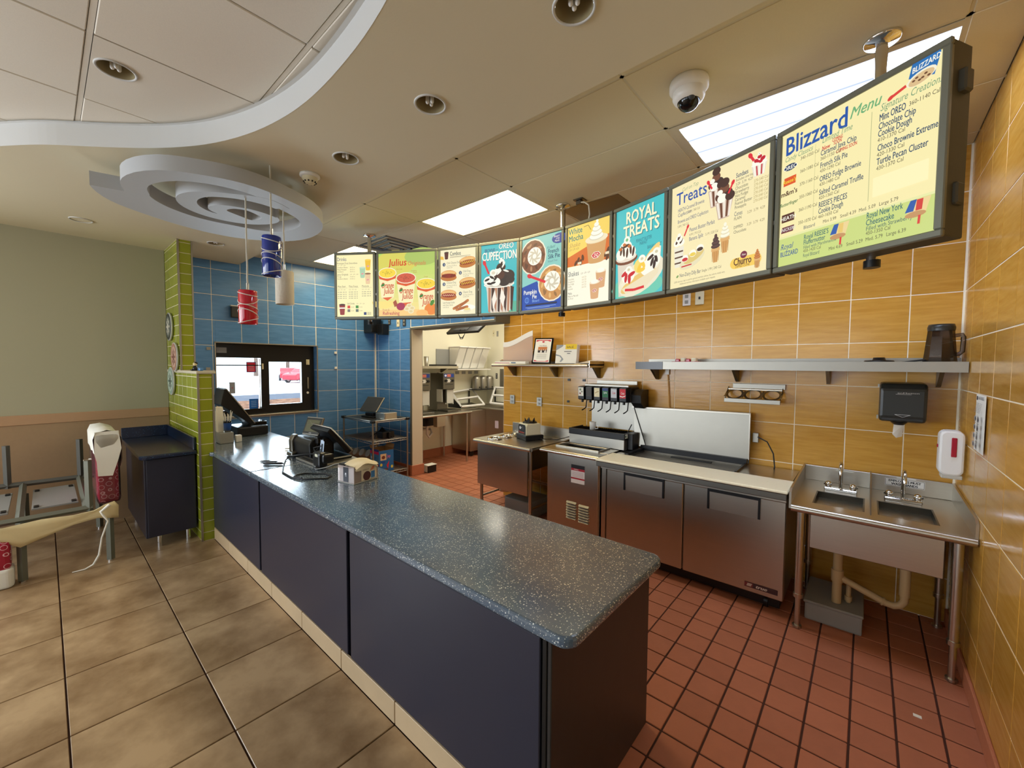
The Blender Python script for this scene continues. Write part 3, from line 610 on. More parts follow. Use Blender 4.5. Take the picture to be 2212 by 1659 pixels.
for k, (bgc, fg, s) in enumerate(faces):
    x0 = -2.232+k*.0915
    v = MB().extr([(3.605, 1.36), (3.60, 1.485), (3.70, 1.492), (3.70, 1.352), (3.63, 1.348)], 'x', x0, x0+.066).cyl((x0+.03, 3.64, 1.325), (x0+.03, 3.64, 1.352), .013, 10).build('valve', 'black_plastic', t)
    P = Print((x0+.003, 3.6035, 1.39), (.060, 0, 0), (0, -.004, .088), (0, -1, 0)); P.rect(0, 0, 1, 1, bgc)
    if s: P.text(s, .5, .42, .38 if len(s) < 5 else .34, fg, .15, 'c', bold=.01)
    if k == 5: P.poly([(0, .28), (.5, .2), (1, .32), (1, .24), (.5, .1), (0, .18)], (245, 240, 236))
    if k == 3: P.rect(0, .72, 1, 1, (34, 60, 120))
    if k == 0: P.ell(.4, .75, .18, .12, fg).ell(.35, .3, .16, .1, (130, 60, 50)).ell(.7, .5, .12, .1, (110, 110, 90))
    if k == 2: P.line([(.15, .4), (.5, .55), (.85, .62)], .08, fg)
    P.flush('label', 'print', v)
    MB().tube([(x0+.052, 3.69, 1.35), (x0+.052, 3.675, 1.27), (x0+.046, 3.65, 1.255), (x0+.036, 3.62, 1.243)], .0055, 8).build('lever', 'wire', v)
MB().tube([(-1.735, 3.80, 1.12), (-1.745, 3.74, 1.05), (-1.70, 3.70, .96), (-1.66, 3.66, .90)], .005).build('cable', 'wire', t)
tag(MB().lathe([(0, .002), (.028, .002), (.034, .085), (.031, .085), (.026, .006), (0, .006)], (-2.09, 3.66, 1.0425), 20).tube([(-2.055, 3.66, 1.11), (-2.03, 3.66, 1.10), (-2.03, 3.66, 1.065), (-2.06, 3.66, 1.06)], .005).build('measuring_cup', 'hopper_plastic'), 'small clear plastic measuring cup standing on the black drip tray', 'cup')
# ================================================================ refrigerated prep table
t = thing('prep_refrigerator', 'two door stainless refrigerated prep table with raised lid and cream cutting board', 'refrigerator', (-1.05, 3.5, 0))
MB().box(-1.74, -.372, 3.245, 3.88, .115, .80, .004).box(-1.74, -1.63, 3.45, 3.88, .80, .882).box(-.73, -.372, 3.45, 3.88, .80, .882).box(-1.63, -.73, 3.855, 3.88, .80, .90).box(-1.74, -.372, 3.2, 3.47, .80, .86).build('body', 'steel', t)
for a, b, hx0, hx1 in ((-1.69, -1.041, -1.528, -1.184), (-1.031, -.372, -.862, -.520)):
    d = MB().box(a, b, 3.218, 3.243, .115, .795, .005).build('door', 'steel', t)
    MB().box(hx0, hx1, 3.209, 3.2175, .775, .795).box(hx0, hx0+.014, 3.209, 3.2175, .645, .775).box(hx1-.014, hx1, 3.209, 3.2175, .645, .775).build('handle', 'black_plastic', d)
    MB().quad((hx0+.014, 3.216, .645), (hx1-.014, 3.216, .645), (hx1-.014, 3.211, .775), (hx0+.014, 3.211, .775)).build('grip_plate', 'steel_light', d)
MB().box(-1.74, -1.70, 3.222, 3.245, .115, .795).build('side_trim', 'steel', t)
MB().box(-1.70, -.40, 3.30, 3.85, .02, .112).build('base', 'black_plastic', t)
for x in (-1.62, -.48):
    for y in (3.32, 3.8): MB().cyl((x-.012, y, .045), (x+.012, y, .045), .045, 14).build('caster', 'black_plastic', t)
MB().box(-1.752, -.362, 3.135, 3.215, .828, .872, .004).build('rail', 'steel_dark', t)
MB().box(-1.756, -.356, 3.125, 3.452, .8745, .893, .005).cyl((-1.60, 3.34, .893), (-1.60, 3.34, .8935), .007, 8).cyl((-.50, 3.32, .893), (-.50, 3.32, .8935), .007, 8).build('cutting_board', 'cutting_board', t)
mb = MB().box(-1.64, -.725, 3.80, 3.855, .885, .93).box(-1.64, -1.605, 3.455, 3.80, .882, .905).box(-.74, -.725, 3.455, 3.80, .882, .90).box(-1.64, -.73, 3.455, 3.468, .865, .89); mb.build('gasket', 'black_plastic', t)
MB().box(-1.605, -.74, 3.47, 3.80, .78, .79).box(-1.605, -.74, 3.79, 3.80, .79, .885).box(-1.605, -1.595, 3.47, 3.80, .79, .885).box(-.75, -.74, 3.47, 3.79, .79, .885).build('pan_well', 'steel_dark', t)
MB().box(-1.595, -.75, 3.56, 3.80, .862, .87).build('well_cover', 'steel_light', t); MB().box(-1.32, -.98, 3.72, 3.76, .8705, .876).build('slot', 'black_plastic', t)
ld = MB().add([(-1.60, 3.835, .925), (-.712, 3.835, .93), (-.712, 3.84, 1.315), (-1.735, 3.84, 1.30), (-1.60, 3.865, .925), (-.712, 3.865, .93), (-.712, 3.87, 1.315), (-1.735, 3.87, 1.30)], [(0, 1, 2, 3), (4, 7, 6, 5), (0, 4, 5, 1), (1, 5, 6, 2), (2, 6, 7, 3), (3, 7, 4, 0)]).build('lid', 'steel_light', t)
MB().quad((-1.735, 3.84, 1.30), (-1.595, 3.832, .925), (-1.70, 3.80, .905)).box(-1.735, -.712, 3.80, 3.842, 1.298, 1.306, rot=(0, -.8, 0)).box(-.716, -.708, 3.80, 3.842, .93, 1.315).build('lid_side', 'steel', ld)
MB().tube([(-1.733, 3.838, 1.295), (-1.60, 3.828, .925)], .004).build('lid_edge', 'black_plastic', ld); MB().tube([(-.712, 3.832, 1.02), (-.712, 3.80, .90)], .005).build('lid_strut', 'black_plastic', ld)
MB().box(-.70, -.655, 3.86, 3.89, 1.07, 1.15, .004).build('plug_box', 'steel_light', t)
MB().tube([(-.66, 3.85, 1.12), (-.59, 3.84, 1.09), (-.545, 3.84, 1.0), (-.53, 3.82, .90), (-.53, 3.80, .885)], .005).build('cord', 'wire', t)
P = Print((-.602, 3.2165, .148), (.2, 0, 0), (0, 0, .036), (0, -1, 0)); P.rect(0, 0, 1, 1, (66, 40, 44)).rect(.0, .1, .26, .9, (120, 50, 50)).poly([(.06, .2), (.2, .2), (.24, .8), (.1, .8)], (190, 170, 160)).text('true', .34, .2, .9, (215, 200, 190), .3, sx=.22, bold=.01).flush('badge', 'print', t)
P = Print((-1.70, 3.50, .8825), (.06, 0, 0), (0, .03, 0), (0, 0, 1)); P.rect(0, 0, 1, 1, (225, 225, 215)).flush('sticker', 'print', t)
# ================================================================ double hand sink
t = thing('double_sink', 'stainless two basin hand sink on legs in the corner with two faucets', 'sink', (.05, 3.45, 0))
DZ = .832; mb = MB()
BX = ((-.235, .02), (.078, .335)); by0, by1 = 3.205, 3.545
mb.box(-.335, .455, 3.075, by0, DZ-.012, DZ).box(-.335, .455, by1, 3.875, DZ-.012, DZ).box(-.335, BX[0][0], by0, by1, DZ-.012, DZ).box(BX[0][1], BX[1][0], by0, by1, DZ-.012, DZ).box(BX[1][1], .455, by0, by1, DZ-.012, DZ)
mb.tube([(-.33, 3.075, DZ-.018), (.452, 3.075, DZ-.018)], .022, 10); mb.build('deck', 'steel', t)
MB().box(-.335, .452, 3.862, 3.885, DZ, .945, .003).build('splash', 'steel', t)
for s, x in enumerate((-.345, .447)): MB().extr([(3.09, DZ-.03), (3.885, DZ-.03), (3.885, .945), (3.13, .925), (3.09, .905)], 'x', x, x+.012).build('side_splash', 'steel', t)
MB().extr([(3.16, DZ), (3.862, DZ), (3.862, .96), (3.70, .955)], 'x', .044, .050).build('divider', 'steel_light', t)
for a, b in BX:
    q = MB().box(a, b, by0, by1, DZ-.22, DZ-.212).box(a, a+.008, by0, by1, DZ-.212, DZ-.001).box(b-.008, b, by0, by1, DZ-.212, DZ-.001).box(a, b, by0, by0+.008, DZ-.212, DZ-.001).box(a, b, by1-.008, by1, DZ-.212, DZ-.001).build('basin', 'basin_steel_shaded', t)
    MB().lathe([(0, .002), (.03, .002), (.034, 0)], ((a+b)/2, 3.38, DZ-.212), 16).build('drain', 'chrome', q)
MB().box(-.24, .355, 3.19, 3.60, .545, .79, .003).build('apron', 'steel', t)
for x in (-.288, .405):
    for y in (3.19, 3.80): MB().cyl((x, y, .0), (x, y, .015), .026).cyl((x, y, .01), (x, y, .21), .016, 14).cyl((x, y, .2), (x, y, .225), .027, 14).cyl((x, y, .21), (x, y, .82), .022, 14).build('leg', 'steel', t)
def faucet(cx):
    f = MB().box(cx-.09, cx+.09, 3.60, 3.655, DZ, DZ+.022, .005).build('faucet', 'chrome', t)
    MB().tube([(cx, 3.63, DZ+.02), (cx, 3.63, DZ+.15), (cx, 3.62, DZ+.19), (cx, 3.59, DZ+.205), (cx, 3.56, DZ+.19), (cx, 3.545, DZ+.15), (cx, 3.545, DZ+.13)], .011, 12).build('spout', 'chrome', f)
    for s in (-1, 1): MB().sphere((cx+s*.067, 3.625, DZ+.042), .022, 14, 8).cyl((cx+s*.067, 3.625, DZ+.02), (cx+s*.067, 3.625, DZ+.03), .016).box(cx+s*.067-.006+s*.02, cx+s*.067+.006+s*.02, 3.618, 3.632, DZ+.035, DZ+.048).build('handle', 'chrome', f)
faucet(-.11); faucet(.205)
P = Print((.122, 3.861, .878), (.20, 0, 0), (0, 0, .052), (0, -1, 0)); P.rect(0, 0, 1, 1, (228, 226, 218)).rect(.015, .05, .985, .95, (70, 70, 70)).rect(.025, .09, .975, .91, (232, 230, 222)).text('EMPLOYEES MUST', .5, .54, .42, (20, 20, 22), 0, 'c', .24, .012).text('WASH HANDS', .5, .14, .42, (20, 20, 22), 0, 'c', .24, .012)
P.rect(.30, 1.05, .78, 1.25, (215, 212, 200)).rect(-1.35, .95, -.85, 1.15, (200, 198, 186)); P.flush('hand_washing_sign', 'print', t)
mb = MB(); px, y = -.10, 3.42
mb.tube([(px, y, .545), (px, y, .138)], .026, 14).tube([(px, y, .315), (.14, y, .225), (.175, y, .222), (.205, y, .235), (.222, y, .265), (.222, y, .30)], .021, 12).tube([(.222, y, .30), (.222, y, .545)], .026, 12).cyl((px, y, .28), (px, y, .36), .033).cyl((px, y, .49), (px, y, .52), .032).cyl((.222, y, .49), (.222, y, .51), .032).tube([(px+.06, y+.05, .28), (px+.06, y+.05, .138)], .014).cyl((.12, y, .232), (.13, y, .229), .026).cyl((px+.06, y+.05, .15), (px+.06, y+.05, .18), .02)
mb.build('drain_pipe', 'pvc', t)
tag(MB().box(-.262, .035, 3.33, 3.72, .002, .125, .012).box(-.27, .04, 3.32, 3.73, .118, .135, .005).build('grease_trap', 'grey_plastic'), 'low grey floor box beneath the left side of the double sink', 'box')
# ================================================================ wall shelves and things on the walls
def bracket(parent, x, y0, y1, z, h, w=.022): MB().extr([(y1, z), (y0, z), (y0, z-.012), (y1-.03, z-h), (y1, z-h-.005)], 'x', x-w/2, x+w/2).build('bracket', 'steel_dark', parent)
t = thing('wall_shelf', 'long stainless wall shelf with black left end above the prep table', 'shelf', (-.58, 3.76, 1.735))
MB().box(-1.61, .455, 3.60, 3.895, 1.724, 1.735).box(-1.61, .455, 3.598, 3.604, 1.672, 1.737).box(-1.61, .455, 3.885, 3.897, 1.724, 1.765).build('shelf_board', 'steel_light', t)
MB().box(-1.614, -1.365, 3.594, 3.5975, 1.670, 1.738).build('black_end', 'black_gloss', t)  # black strip over the left end of the front lip
for x in (-1.52, -.83, -.215, .36): bracket(t, x, 3.66, 3.895, 1.724, .15)
t = thing('wall_shelf', 'short stainless wall shelf left, holding the framed certificate', 'shelf', (-2.8, 3.74, 1.715))
MB().box(-3.455, -2.10, 3.60, 3.895, 1.700, 1.713).tube([(-3.455, 3.60, 1.698), (-2.12, 3.60, 1.698)], .017, 10).box(-3.455, -2.10, 3.885, 3.897, 1.70, 1.745).box(-2.106, -2.10, 3.6, 3.89, 1.68, 1.745).build('shelf_board', 'steel', t)
for x in (-3.33, -2.70, -2.15): bracket(t, x, 3.74, 3.895, 1.70, .13)
# ================================================================ backlit menu boards
NAVY, TEALT, RED, BRN, CRM, WHT, GRY = (36, 66, 128), (40, 120, 130), (208, 28, 44), (92, 52, 28), (255, 247, 205), (255, 252, 236), (120, 128, 130)
def T(P, s, x0, y, x1, h, c, shear=0., bold=0.):
    vs, fs = text_mesh(s); w = max(v[0] for v in vs); P.text(s, x0, y, h, c, shear, 'l', (x1-x0)/(w*h), bold)
def spoon(P, x0, y0, x1, y1, w=.03, c=(226, 40, 56)):
    P.line([(x0, y0), (x1, y1)], w*.7, c); P.ell(x0, y0, w*.9, w*.6, c, math.degrees(math.atan2(y1-y0, x1-x0)))
def tcup(P, x, y, w, h, c, rim=WHT, tw=.72):
    P.poly([(x-w/2*tw, y), (x+w/2*tw, y), (x+w/2, y+h), (x-w/2, y+h)], c); P.ell(x, y, w/2*tw, w*.08, c); P.ell(x, y+h, w/2*1.04, w*.14, rim)
def swirl(P, x, y, r, c1=WHT, c2=(222, 214, 186), n=4):
    for k in range(n): P.ell(x, y+k*r*.42, r*(1-k*.22), r*.42*(1-k*.12), c2); P.ell(x, y+k*r*.42+r*.06, r*(1-k*.22)*.93, r*.36*(1-k*.12), c1)
    P.ell(x+r*.1, y+n*r*.42, r*.16, r*.2, c1, 25)
def hotdog(P, x, y, w, kind, rot=0):
    ca, sa = math.cos(math.radians(rot)), math.sin(math.radians(rot)); q = lambda a, b: (x+a*ca-b*sa, y+a*sa+b*ca)
    P.ell(*q(0, -.10*w), w*.50, w*.19, (196, 120, 52), rot); P.ell(*q(0, .10*w), w*.48, w*.20, (226, 158, 82), rot); P.ell(*q(0, .15*w), w*.42, w*.11, (240, 190, 120), rot)
    P.ell(*q(0, 0), w*.46, w*.12, (150, 44, 22), rot)
    if kind != 3:
        for k in range(12): P.ell(*q((-.36+.065*k)*w, (.035 if k % 2 else -.03)*w), w*.055, w*.05, (116+k*5 % 40, 40, 20), k*37)
    if kind in (0, 2):
        for k in range(15): a = (-.38+.053*k)*w; P.line([q(a, -.07*w), q(a+.07*w, .08*w)] if k % 2 else [q(a, .08*w), q(a+.06*w, -.06*w)], w*.022, (250, 205, 70))
    if kind == 3: P.line([q((-.36+.06*k)*w, (.04 if k % 2 else -.04)*w) for k in range(13)], w*.022, (250, 210, 170))
def cone(P, x, y, h, c1, c2):
    P.poly([(x-h*.085, y), (x+h*.085, y), (x+h*.15, y+h*.5), (x-h*.15, y+h*.5)], (214, 158, 90)); P.rect(x-h*.17, y+h*.40, x+h*.17, y+h*.52, (226, 176, 110))
    for k in range(4): P.line([(x-h*.12+k*h*.08, y+h*.04), (x-h*.13+k*h*.088, y+h*.38)], .004, (180, 124, 64))
    for k, (r, dy) in enumerate(((.185, .58), (.16, .70), (.115, .82), (.06, .93))): P.ell(x, y+h*dy, h*r, h*.085, c2); P.ell(x, y+h*(dy+.015), h*r*.94, h*.07, c1)
def sundae(P, x, y, w, h, top, mid=WHT, cupc=(236, 228, 210), sp=True):
    P.poly([(x-w*.32, y), (x+w*.32, y), (x+w*.5, y+h*.5), (x-w*.5, y+h*.5)], cupc)
    for k in range(5): P.poly([(x-w*.28+k*w*.13, y+.02*h), (x-w*.2+k*w*.13, y+.02*h), (x-w*.3+k*w*.17, y+h*.46), (x-w*.38+k*w*.17, y+h*.46)], top if k % 2 else mid)
    P.ell(x, y+h*.5, w*.52, w*.1, WHT)
    for a, b, r in ((-.22, .60, .24), (.2, .60, .25), (0, .72, .24)): P.ell(x+a*w, y+b*h, r*w, r*w*.8, mid)
    for a, b, r in ((-.2, .66, .15), (.22, .66, .17), (.02, .78, .15), (.1, .56, .12), (-.05, .6, .1)): P.ell(x+a*w, y+b*h, r*w, r*w*.75, top, a*90)
    P.ell(x, y+h*.90, w*.10, w*.09, WHT); P.ell(x, y+h*.90, w*.05, w*.045, (222, 214, 190))
def lines(P, x, y, w, n, dy, c=(150, 148, 128), h=.009):
    for k in range(n):
        xx = x
        for seg in (.18, .30, .22, .16): P.rect(xx, y-k*dy, xx+w*seg*.8, y-k*dy+h, c); xx += w*seg*1.12
def prices(P, x, y, h, c=(130, 126, 110), ss=('3.29', '3.79', '4.29'), d=.055):
    for k, s in enumerate(ss): P.text(s, x+k*d, y, h, c)
def burger_logo(P, x, y, r, c=(214, 30, 46)): P.poly([(x-r*1.15, y), (x-r*.5, y+r*.62), (x+r*.6, y+r*.62), (x+r*1.15, y+.1*r), (x+r*.5, y-r*.62), (x-r*.6, y-r*.62)], WHT); P.poly([(x-r, y), (x-r*.45, y+r*.52), (x+r*.55, y+r*.52), (x+r, y+.1*r), (x+r*.45, y-r*.52), (x-r*.55, y-r*.52)], c); P.text('DQ', x, y-r*.33, r*.95, WHT, .2, 'c', bold=.02)
def d1(P, W, F):
    T(P, 'Drinks', .005, .905, .17, .085, NAVY); T(P, 'Premium Fruit Smoothies', .005, .853, .36, .043, (90, 90, 88)); prices(P, .01, .825, .028)
    for k, s in enumerate(('Strawberry Banana', 'Mango Pineapple', 'Strawberry')): P.text(s, .01, .79-k*.034, .033, (120, 112, 96)); P.text('280-470 cal', .23, .79-k*.034, .026, (150, 140, 118))
    T(P, 'Julius Originals', .01, .672, .2, .042, (90, 90, 88)); prices(P, .23, .675, .028)
    for k, s in enumerate(('Orange', 'Strawberry Banana')): P.text(s, .01, .64-k*.034, .033, (120, 112, 96)); P.text('290-600 cal', .23, .64-k*.034, .026, (150, 140, 118))
    for x, s in ((.014, 'Misty Slush'), (.21, 'Misty Freeze'), (.437, 'MooLatte')):
        P.text(s, x, .478, .043, (90, 90, 88)); P.line([(x, .468), (x+.17, .468)], .003, (150, 150, 140)); prices(P, x, .43, .026, d=.05)
        lines(P, x, .395, .17, 4 if x < .4 else 3, .033)
    F('lettering')
    for x, y, c, c2 in ((.546, .75, (244, 196, 60), (252, 214, 90)), (.452, .63, (176, 212, 176), (206, 226, 200)), (.543, .53, (240, 206, 160), (150, 110, 80))):
        tcup(P, x, y, .10, .16, c, c2); burger_logo(P, x, y+.06, .022)
    F('printed_cups')
    tcup(P, .093, .035, .105, .16, (150, 40, 36), (70, 30, 24)); P.rect(.045, .13, .142, .15, WHT); F('printed_cup')
    T(P, 'Soft Drinks', .18, .198, .31, .042, (90, 90, 88)); prices(P, .34, .2, .026)
    for k, c in enumerate(((214, 60, 50), (120, 116, 110), (60, 140, 60), (96, 110, 104))): x, y = .185+(k//2)*.145, .135-(k % 2)*.06; P.rect(x, y, x+.048, y+.045, c); P.text('170-390', x+.056, y+.01, .024, (130, 124, 108))
    P.rect(.47, .025, .515, .07, (38, 60, 118)); lines(P, .53, .06, .07, 3, .016); F('drink_logos')
def d2(P, W, F):
    for k in range(14): P.rect(0, k/14., W, (k+1)/14., (lambda t: (int(255-70*t), int(228-6*t), int(150-44*t)))(k/13.))
    P.ell(.3, .85, .34, .2, (222, 214, 96)); P.ell(.75, .93, .3, .14, (176, 200, 104)); P.rect(0, 0, W, .10, (250, 206, 130)); F('printed_background')
    T(P, 'Julius', .177, .80, .48, .155, (214, 62, 30), .12, .014); T(P, 'Originals', .5, .80, .808, .09, (222, 112, 70), .15)
    for s, x, y in (('Piña Colada', .31, .735), ('Strawberry', .56, .70), ('Banana', .60, .675), ('Orange', .78, .60)): P.text(s, x, y, .030, (190, 130, 70))
    F('lettering')
    for x, yt, yb, w, top in ((.153, .69, .307, .305, (250, 218, 70)), (.475, .60, .215, .33, (214, 92, 66)), (.82, .50, .05, .32, (250, 214, 66))):
        P.poly([(x-w*.36, yb), (x+w*.36, yb), (x+w*.5, yt), (x-w*.5, yt)], (250, 240, 186)); P.ell(x, yb, w*.36, .035, (250, 240, 186))
        P.poly([(x-w*.5, yt-.02), (x-w*.47, yt-.09), (x, yt-.13), (x+w*.47, yt-.09), (x+w*.5, yt-.02)], (226, 92, 40)); P.ell(x, yt, w*.52, .088, (250, 244, 214)); P.ell(x, yt, w*.48, .076, top)
        for k in range(10): a = k*2.4; P.ell(x+w*.3*math.cos(a)*(k/10.), yt+.045*math.sin(a)*(k/10.), .018, .008, tuple(int(c*.86) for c in top), k*40)
        P.poly([(x-w*.3, yb-.01), (x+w*.3, yb+.0), (x, yb-.06)], (228, 100, 46)) if x < .5 else None
        F('printed_cup')
        T(P, 'Orange', x-w*.36, yt-.24, x+w*.36, .13, (206, 70, 26), .1, .012); T(P, 'Julius', x-w*.2, yt-.33, x+w*.34, .125, (206, 60, 26), .1, .012); P.ell(x-w*.26, yt-.19, .035, .02, (60, 130, 50), 30); F('cup_lettering')
    P.ell(.08, .24, .20, .12, (250, 226, 130), 0, 20, 180, 360); P.ell(.385, .15, .075, .062, (170, 40, 80)); P.poly([(.31, .15), (.28, .19), (.33, .2)], (120, 40, 50)); P.poly([(.25, .22), (.3, .26), (.33, .18), (.28, .14)], (170, 80, 50))
    for x, y in ((.53, .16), (.58, .12), (.49, .11), (.56, .07)): P.ell(x, y, .05, .036, (244, 230, 186)); P.ell(x, y, .03, .02, (230, 208, 150))
    P.ell(.90, .10, .11, .09, (240, 140, 60)); P.ell(.75, .04, .1, .055, (250, 190, 110)); P.ell(.92, .2, .03, .05, (80, 140, 50), -30); F('printed_fruit')
    P.text('Fruity &', .069, .085, .05, (196, 110, 96)); T(P, 'Refreshing', .069, .02, .362, .078, (190, 70, 90), 0, .01); F('lettering')
def d3(P, W, F):
    T(P, 'Combos', .164, .905, .355, .088, (44, 72, 90), 0, .008); P.rect(.166, .884, .52, .890, (150, 140, 120)); P.rect(.166, .872, .46, .877, (176, 166, 140)); F('lettering')
    tcup(P, .105, .86, .075, .10, (90, 44, 40), (70, 50, 44)); P.poly([(.0, .86), (.06, .85), (.05, .9), (.0, .91)], (240, 190, 70)); F('printed_cup')
    for k, (x, y) in enumerate(((.47, .785), (.145, .600), (.47, .470), (.145, .300))): hotdog(P, x, y, .285, (0, 1, 2, 3)[k], 6 if k % 2 == 0 else -2); F('printed_hot_dog')
    for k, (x, y, s) in enumerate(((.066, .775, 'Chili Cheese Dog'), (.352, .63, 'Chili Dog'), (.066, .473, 'Cheese Dog'), (.352, .315, 'Classic Dog'))):
        P.ell(x, y, .025, .028, (34, 66, 110)); P.text(str(k+1), x, y-.016, .045, WHT, 0, 'c', 1, .01); P.text(s, x+.045, y+.004, .046, (120, 124, 116)); P.text('Hot Dog 3.79 290 cal', x+.045, y-.034, .028, (140, 134, 116)); P.text('Combo 6.79', x+.045, y-.062, .028, (140, 134, 116))
    P.text('Soft Pretzel Sticks', .045, .172, .040, (110, 112, 104)); P.text('with Zesty Queso', .045, .138, .034, (120, 118, 104)); P.text('3.49 350 cal', .045, .104, .030, (140, 134, 116)); F('lettering')
    P.ell(.42, .10, .19, .05, WHT)
    for x0, y0, x1, y1 in ((.24, .09, .40, .16), (.29, .07, .47, .11), (.34, .12, .48, .205)): P.line([(x0, y0), (x1, y1)], .042, (176, 100, 44)); P.ell(x0, y0, .022, .02, (196, 120, 58)); P.ell(x1, y1, .022, .02, (196, 120, 58))
    P.ell(.47, .055, .062, .032, (236, 226, 190)); P.ell(.47, .075, .055, .018, (246, 220, 140)); F('printed_pretzels')
def d4(P, W, F):
    P.rect(0, 0, W, 1, (66, 190, 196)); P.ell(.5, .06, .3, .1, (90, 180, 150)); F('printed_background')
    T(P, 'BROWNIE', .056, .895, .228, .072, (20, 80, 130), .05, .012); P.text('AND', .235, .91, .03, (20, 80, 130)); T(P, 'OREO', .285, .925, .525, .115, (18, 50, 90), .1, .03); T(P, 'OREO', .285, .925, .525, .115, WHT, .1, .012)
    T(P, 'CUPFECTION', .014, .765, .583, .175, (30, 120, 130), 0, .022); T(P, 'CUPFECTION', .012, .772, .578, .175, WHT, 0, .016); F('lettering')
    P.poly([(.12, .02), (.48, .02), (.50, .38), (.09, .38)], (236, 226, 206)); P.poly([(.16, 0), (.45, 0), (.515, .40), (.078, .40)], (226, 214, 196))
    for k in range(8):
        x = .12+k*.052; P.poly([(x, .02+.03*(k % 3)), (x+.03, .0), (x+.045+.01*(k % 2), .36), (x+.0, .38)], (70, 40, 28) if k % 2 else (186, 130, 96))
    P.poly([(.2, .05), (.26, .2), (.23, .34), (.18, .2)], (250, 240, 224)); P.poly([(.36, .08), (.40, .22), (.34, .36), (.31, .2)], (250, 240, 224))
    P.ell(.295, .415, .25, .055, WHT); P.ell(.295, .42, .235, .045, (206, 196, 178))
    for x, y, r, c in ((.13, .47, .09, WHT), (.22, .50, .1, WHT), (.44, .53, .11, (60, 44, 40)), (.38, .46, .1, (52, 38, 36)), (.30, .55, .09, (84, 48, 36)), (.33, .66, .075, (70, 44, 34)), (.34, .74, .045, WHT), (.24, .45, .08, WHT), (.28, .62, .05, WHT), (.48, .47, .07, (58, 44, 40))): P.ell(x, y, r, r*.8, c)
    for x, y, a in ((.10, .49, 20), (.18, .52, -30), (.24, .5, 50), (.2, .44, 10), (.33, .70, 60), (.36, .62, -40), (.29, .66, 20), (.14, .43, -10)): P.ell(x, y, .045, .017, (40, 26, 22), a)
    for x, y, a in ((.30, .585, 40), (.41, .60, -20), (.37, .69, 60)): P.ell(x, y, .05, .013, WHT, a)
    P.ell(.205, .585, .06, .05, WHT); P.ell(.205, .585, .03, .024, (226, 216, 190)); F('printed_sundae'); spoon(P, .055, .74, .13, .575, .045); F('printed_spoon')
def flower(P, x, y, r, c=WHT, c2=(214, 204, 178)):
    P.ell(x, y, r, r, c)
    for k in range(9): a = k*40; P.ell(x+r*.5*math.cos(math.radians(a)), y+r*.5*math.sin(math.radians(a)), r*.48, r*.10, c2, a+40)
    P.ell(x, y, r*.2, r*.18, c)
def d5(P, W, F):
    P.rect(0, 0, W, 1, (140, 206, 196)); P.poly([(0, .33), (.27, .39), (.4, .16), (W, .14), (W, 0), (0, 0)], (26, 74, 170)); F('printed_background')
    for x, y, r, c, c2 in ((.195, .735, .235, (130, 78, 54), (186, 136, 100)), (.525, .335, .235, (206, 146, 80), (232, 186, 116))):
        P.ell(x, y, r, r*1.05, (246, 236, 210)); P.ell(x, y, r*.92, r*.97, c)
        for k in range(14): a = k*1.9; P.ell(x+r*.68*math.cos(a), y+r*.7*math.sin(a), r*.16, r*.08, c2 if k % 2 else tuple(int(q*.75) for q in c), k*50)
        F('printed_bowl')
    flower(P, .225, .74, .125); flower(P, .53, .36, .135); F('printed_cream')
    spoon(P, .14, .475, .42, .36, .05); F('printed_spoon')
    P.ell(.645, .91, .12, .068, (36, 66, 150)); P.text('Blizzard', .6, .93, .04, WHT, 0, 'c'); P.text('of the', .62, .90, .035, WHT, 0, 'c'); P.text('Month', .61, .868, .04, WHT, 0, 'c')
    P.text("It's Back!", .441, .80, .052, (40, 110, 120), .3); T(P, 'French', .461, .733, .637, .082, (24, 64, 104), 0, .012); T(P, 'Silk Pie', .462, .662, .655, .082, (24, 64, 104), 0, .012); P.text('Blizzard Treat', .462, .615, .038, (90, 130, 140))
    T(P, 'Pumpkin', .034, .222, .27, .085, WHT, 0, .012); T(P, 'Pie', .191, .155, .27, .085, WHT, 0, .012); P.text('Blizzard', .191, .105, .055, (150, 190, 240)); P.rect(.074, .055, .617, .078, (18, 26, 60)); P.rect(.07, .032, .6, .038, (150, 180, 230)); P.rect(.1, .018, .5, .023, (150, 180, 230))
    for k in range(3): P.line([(.095+.04*math.cos(t/8*2*PI)*(1-k*.35), .14+.04*math.sin(t/8*2*PI)) for t in range(9)], .004, (120, 170, 240))
    F('lettering')
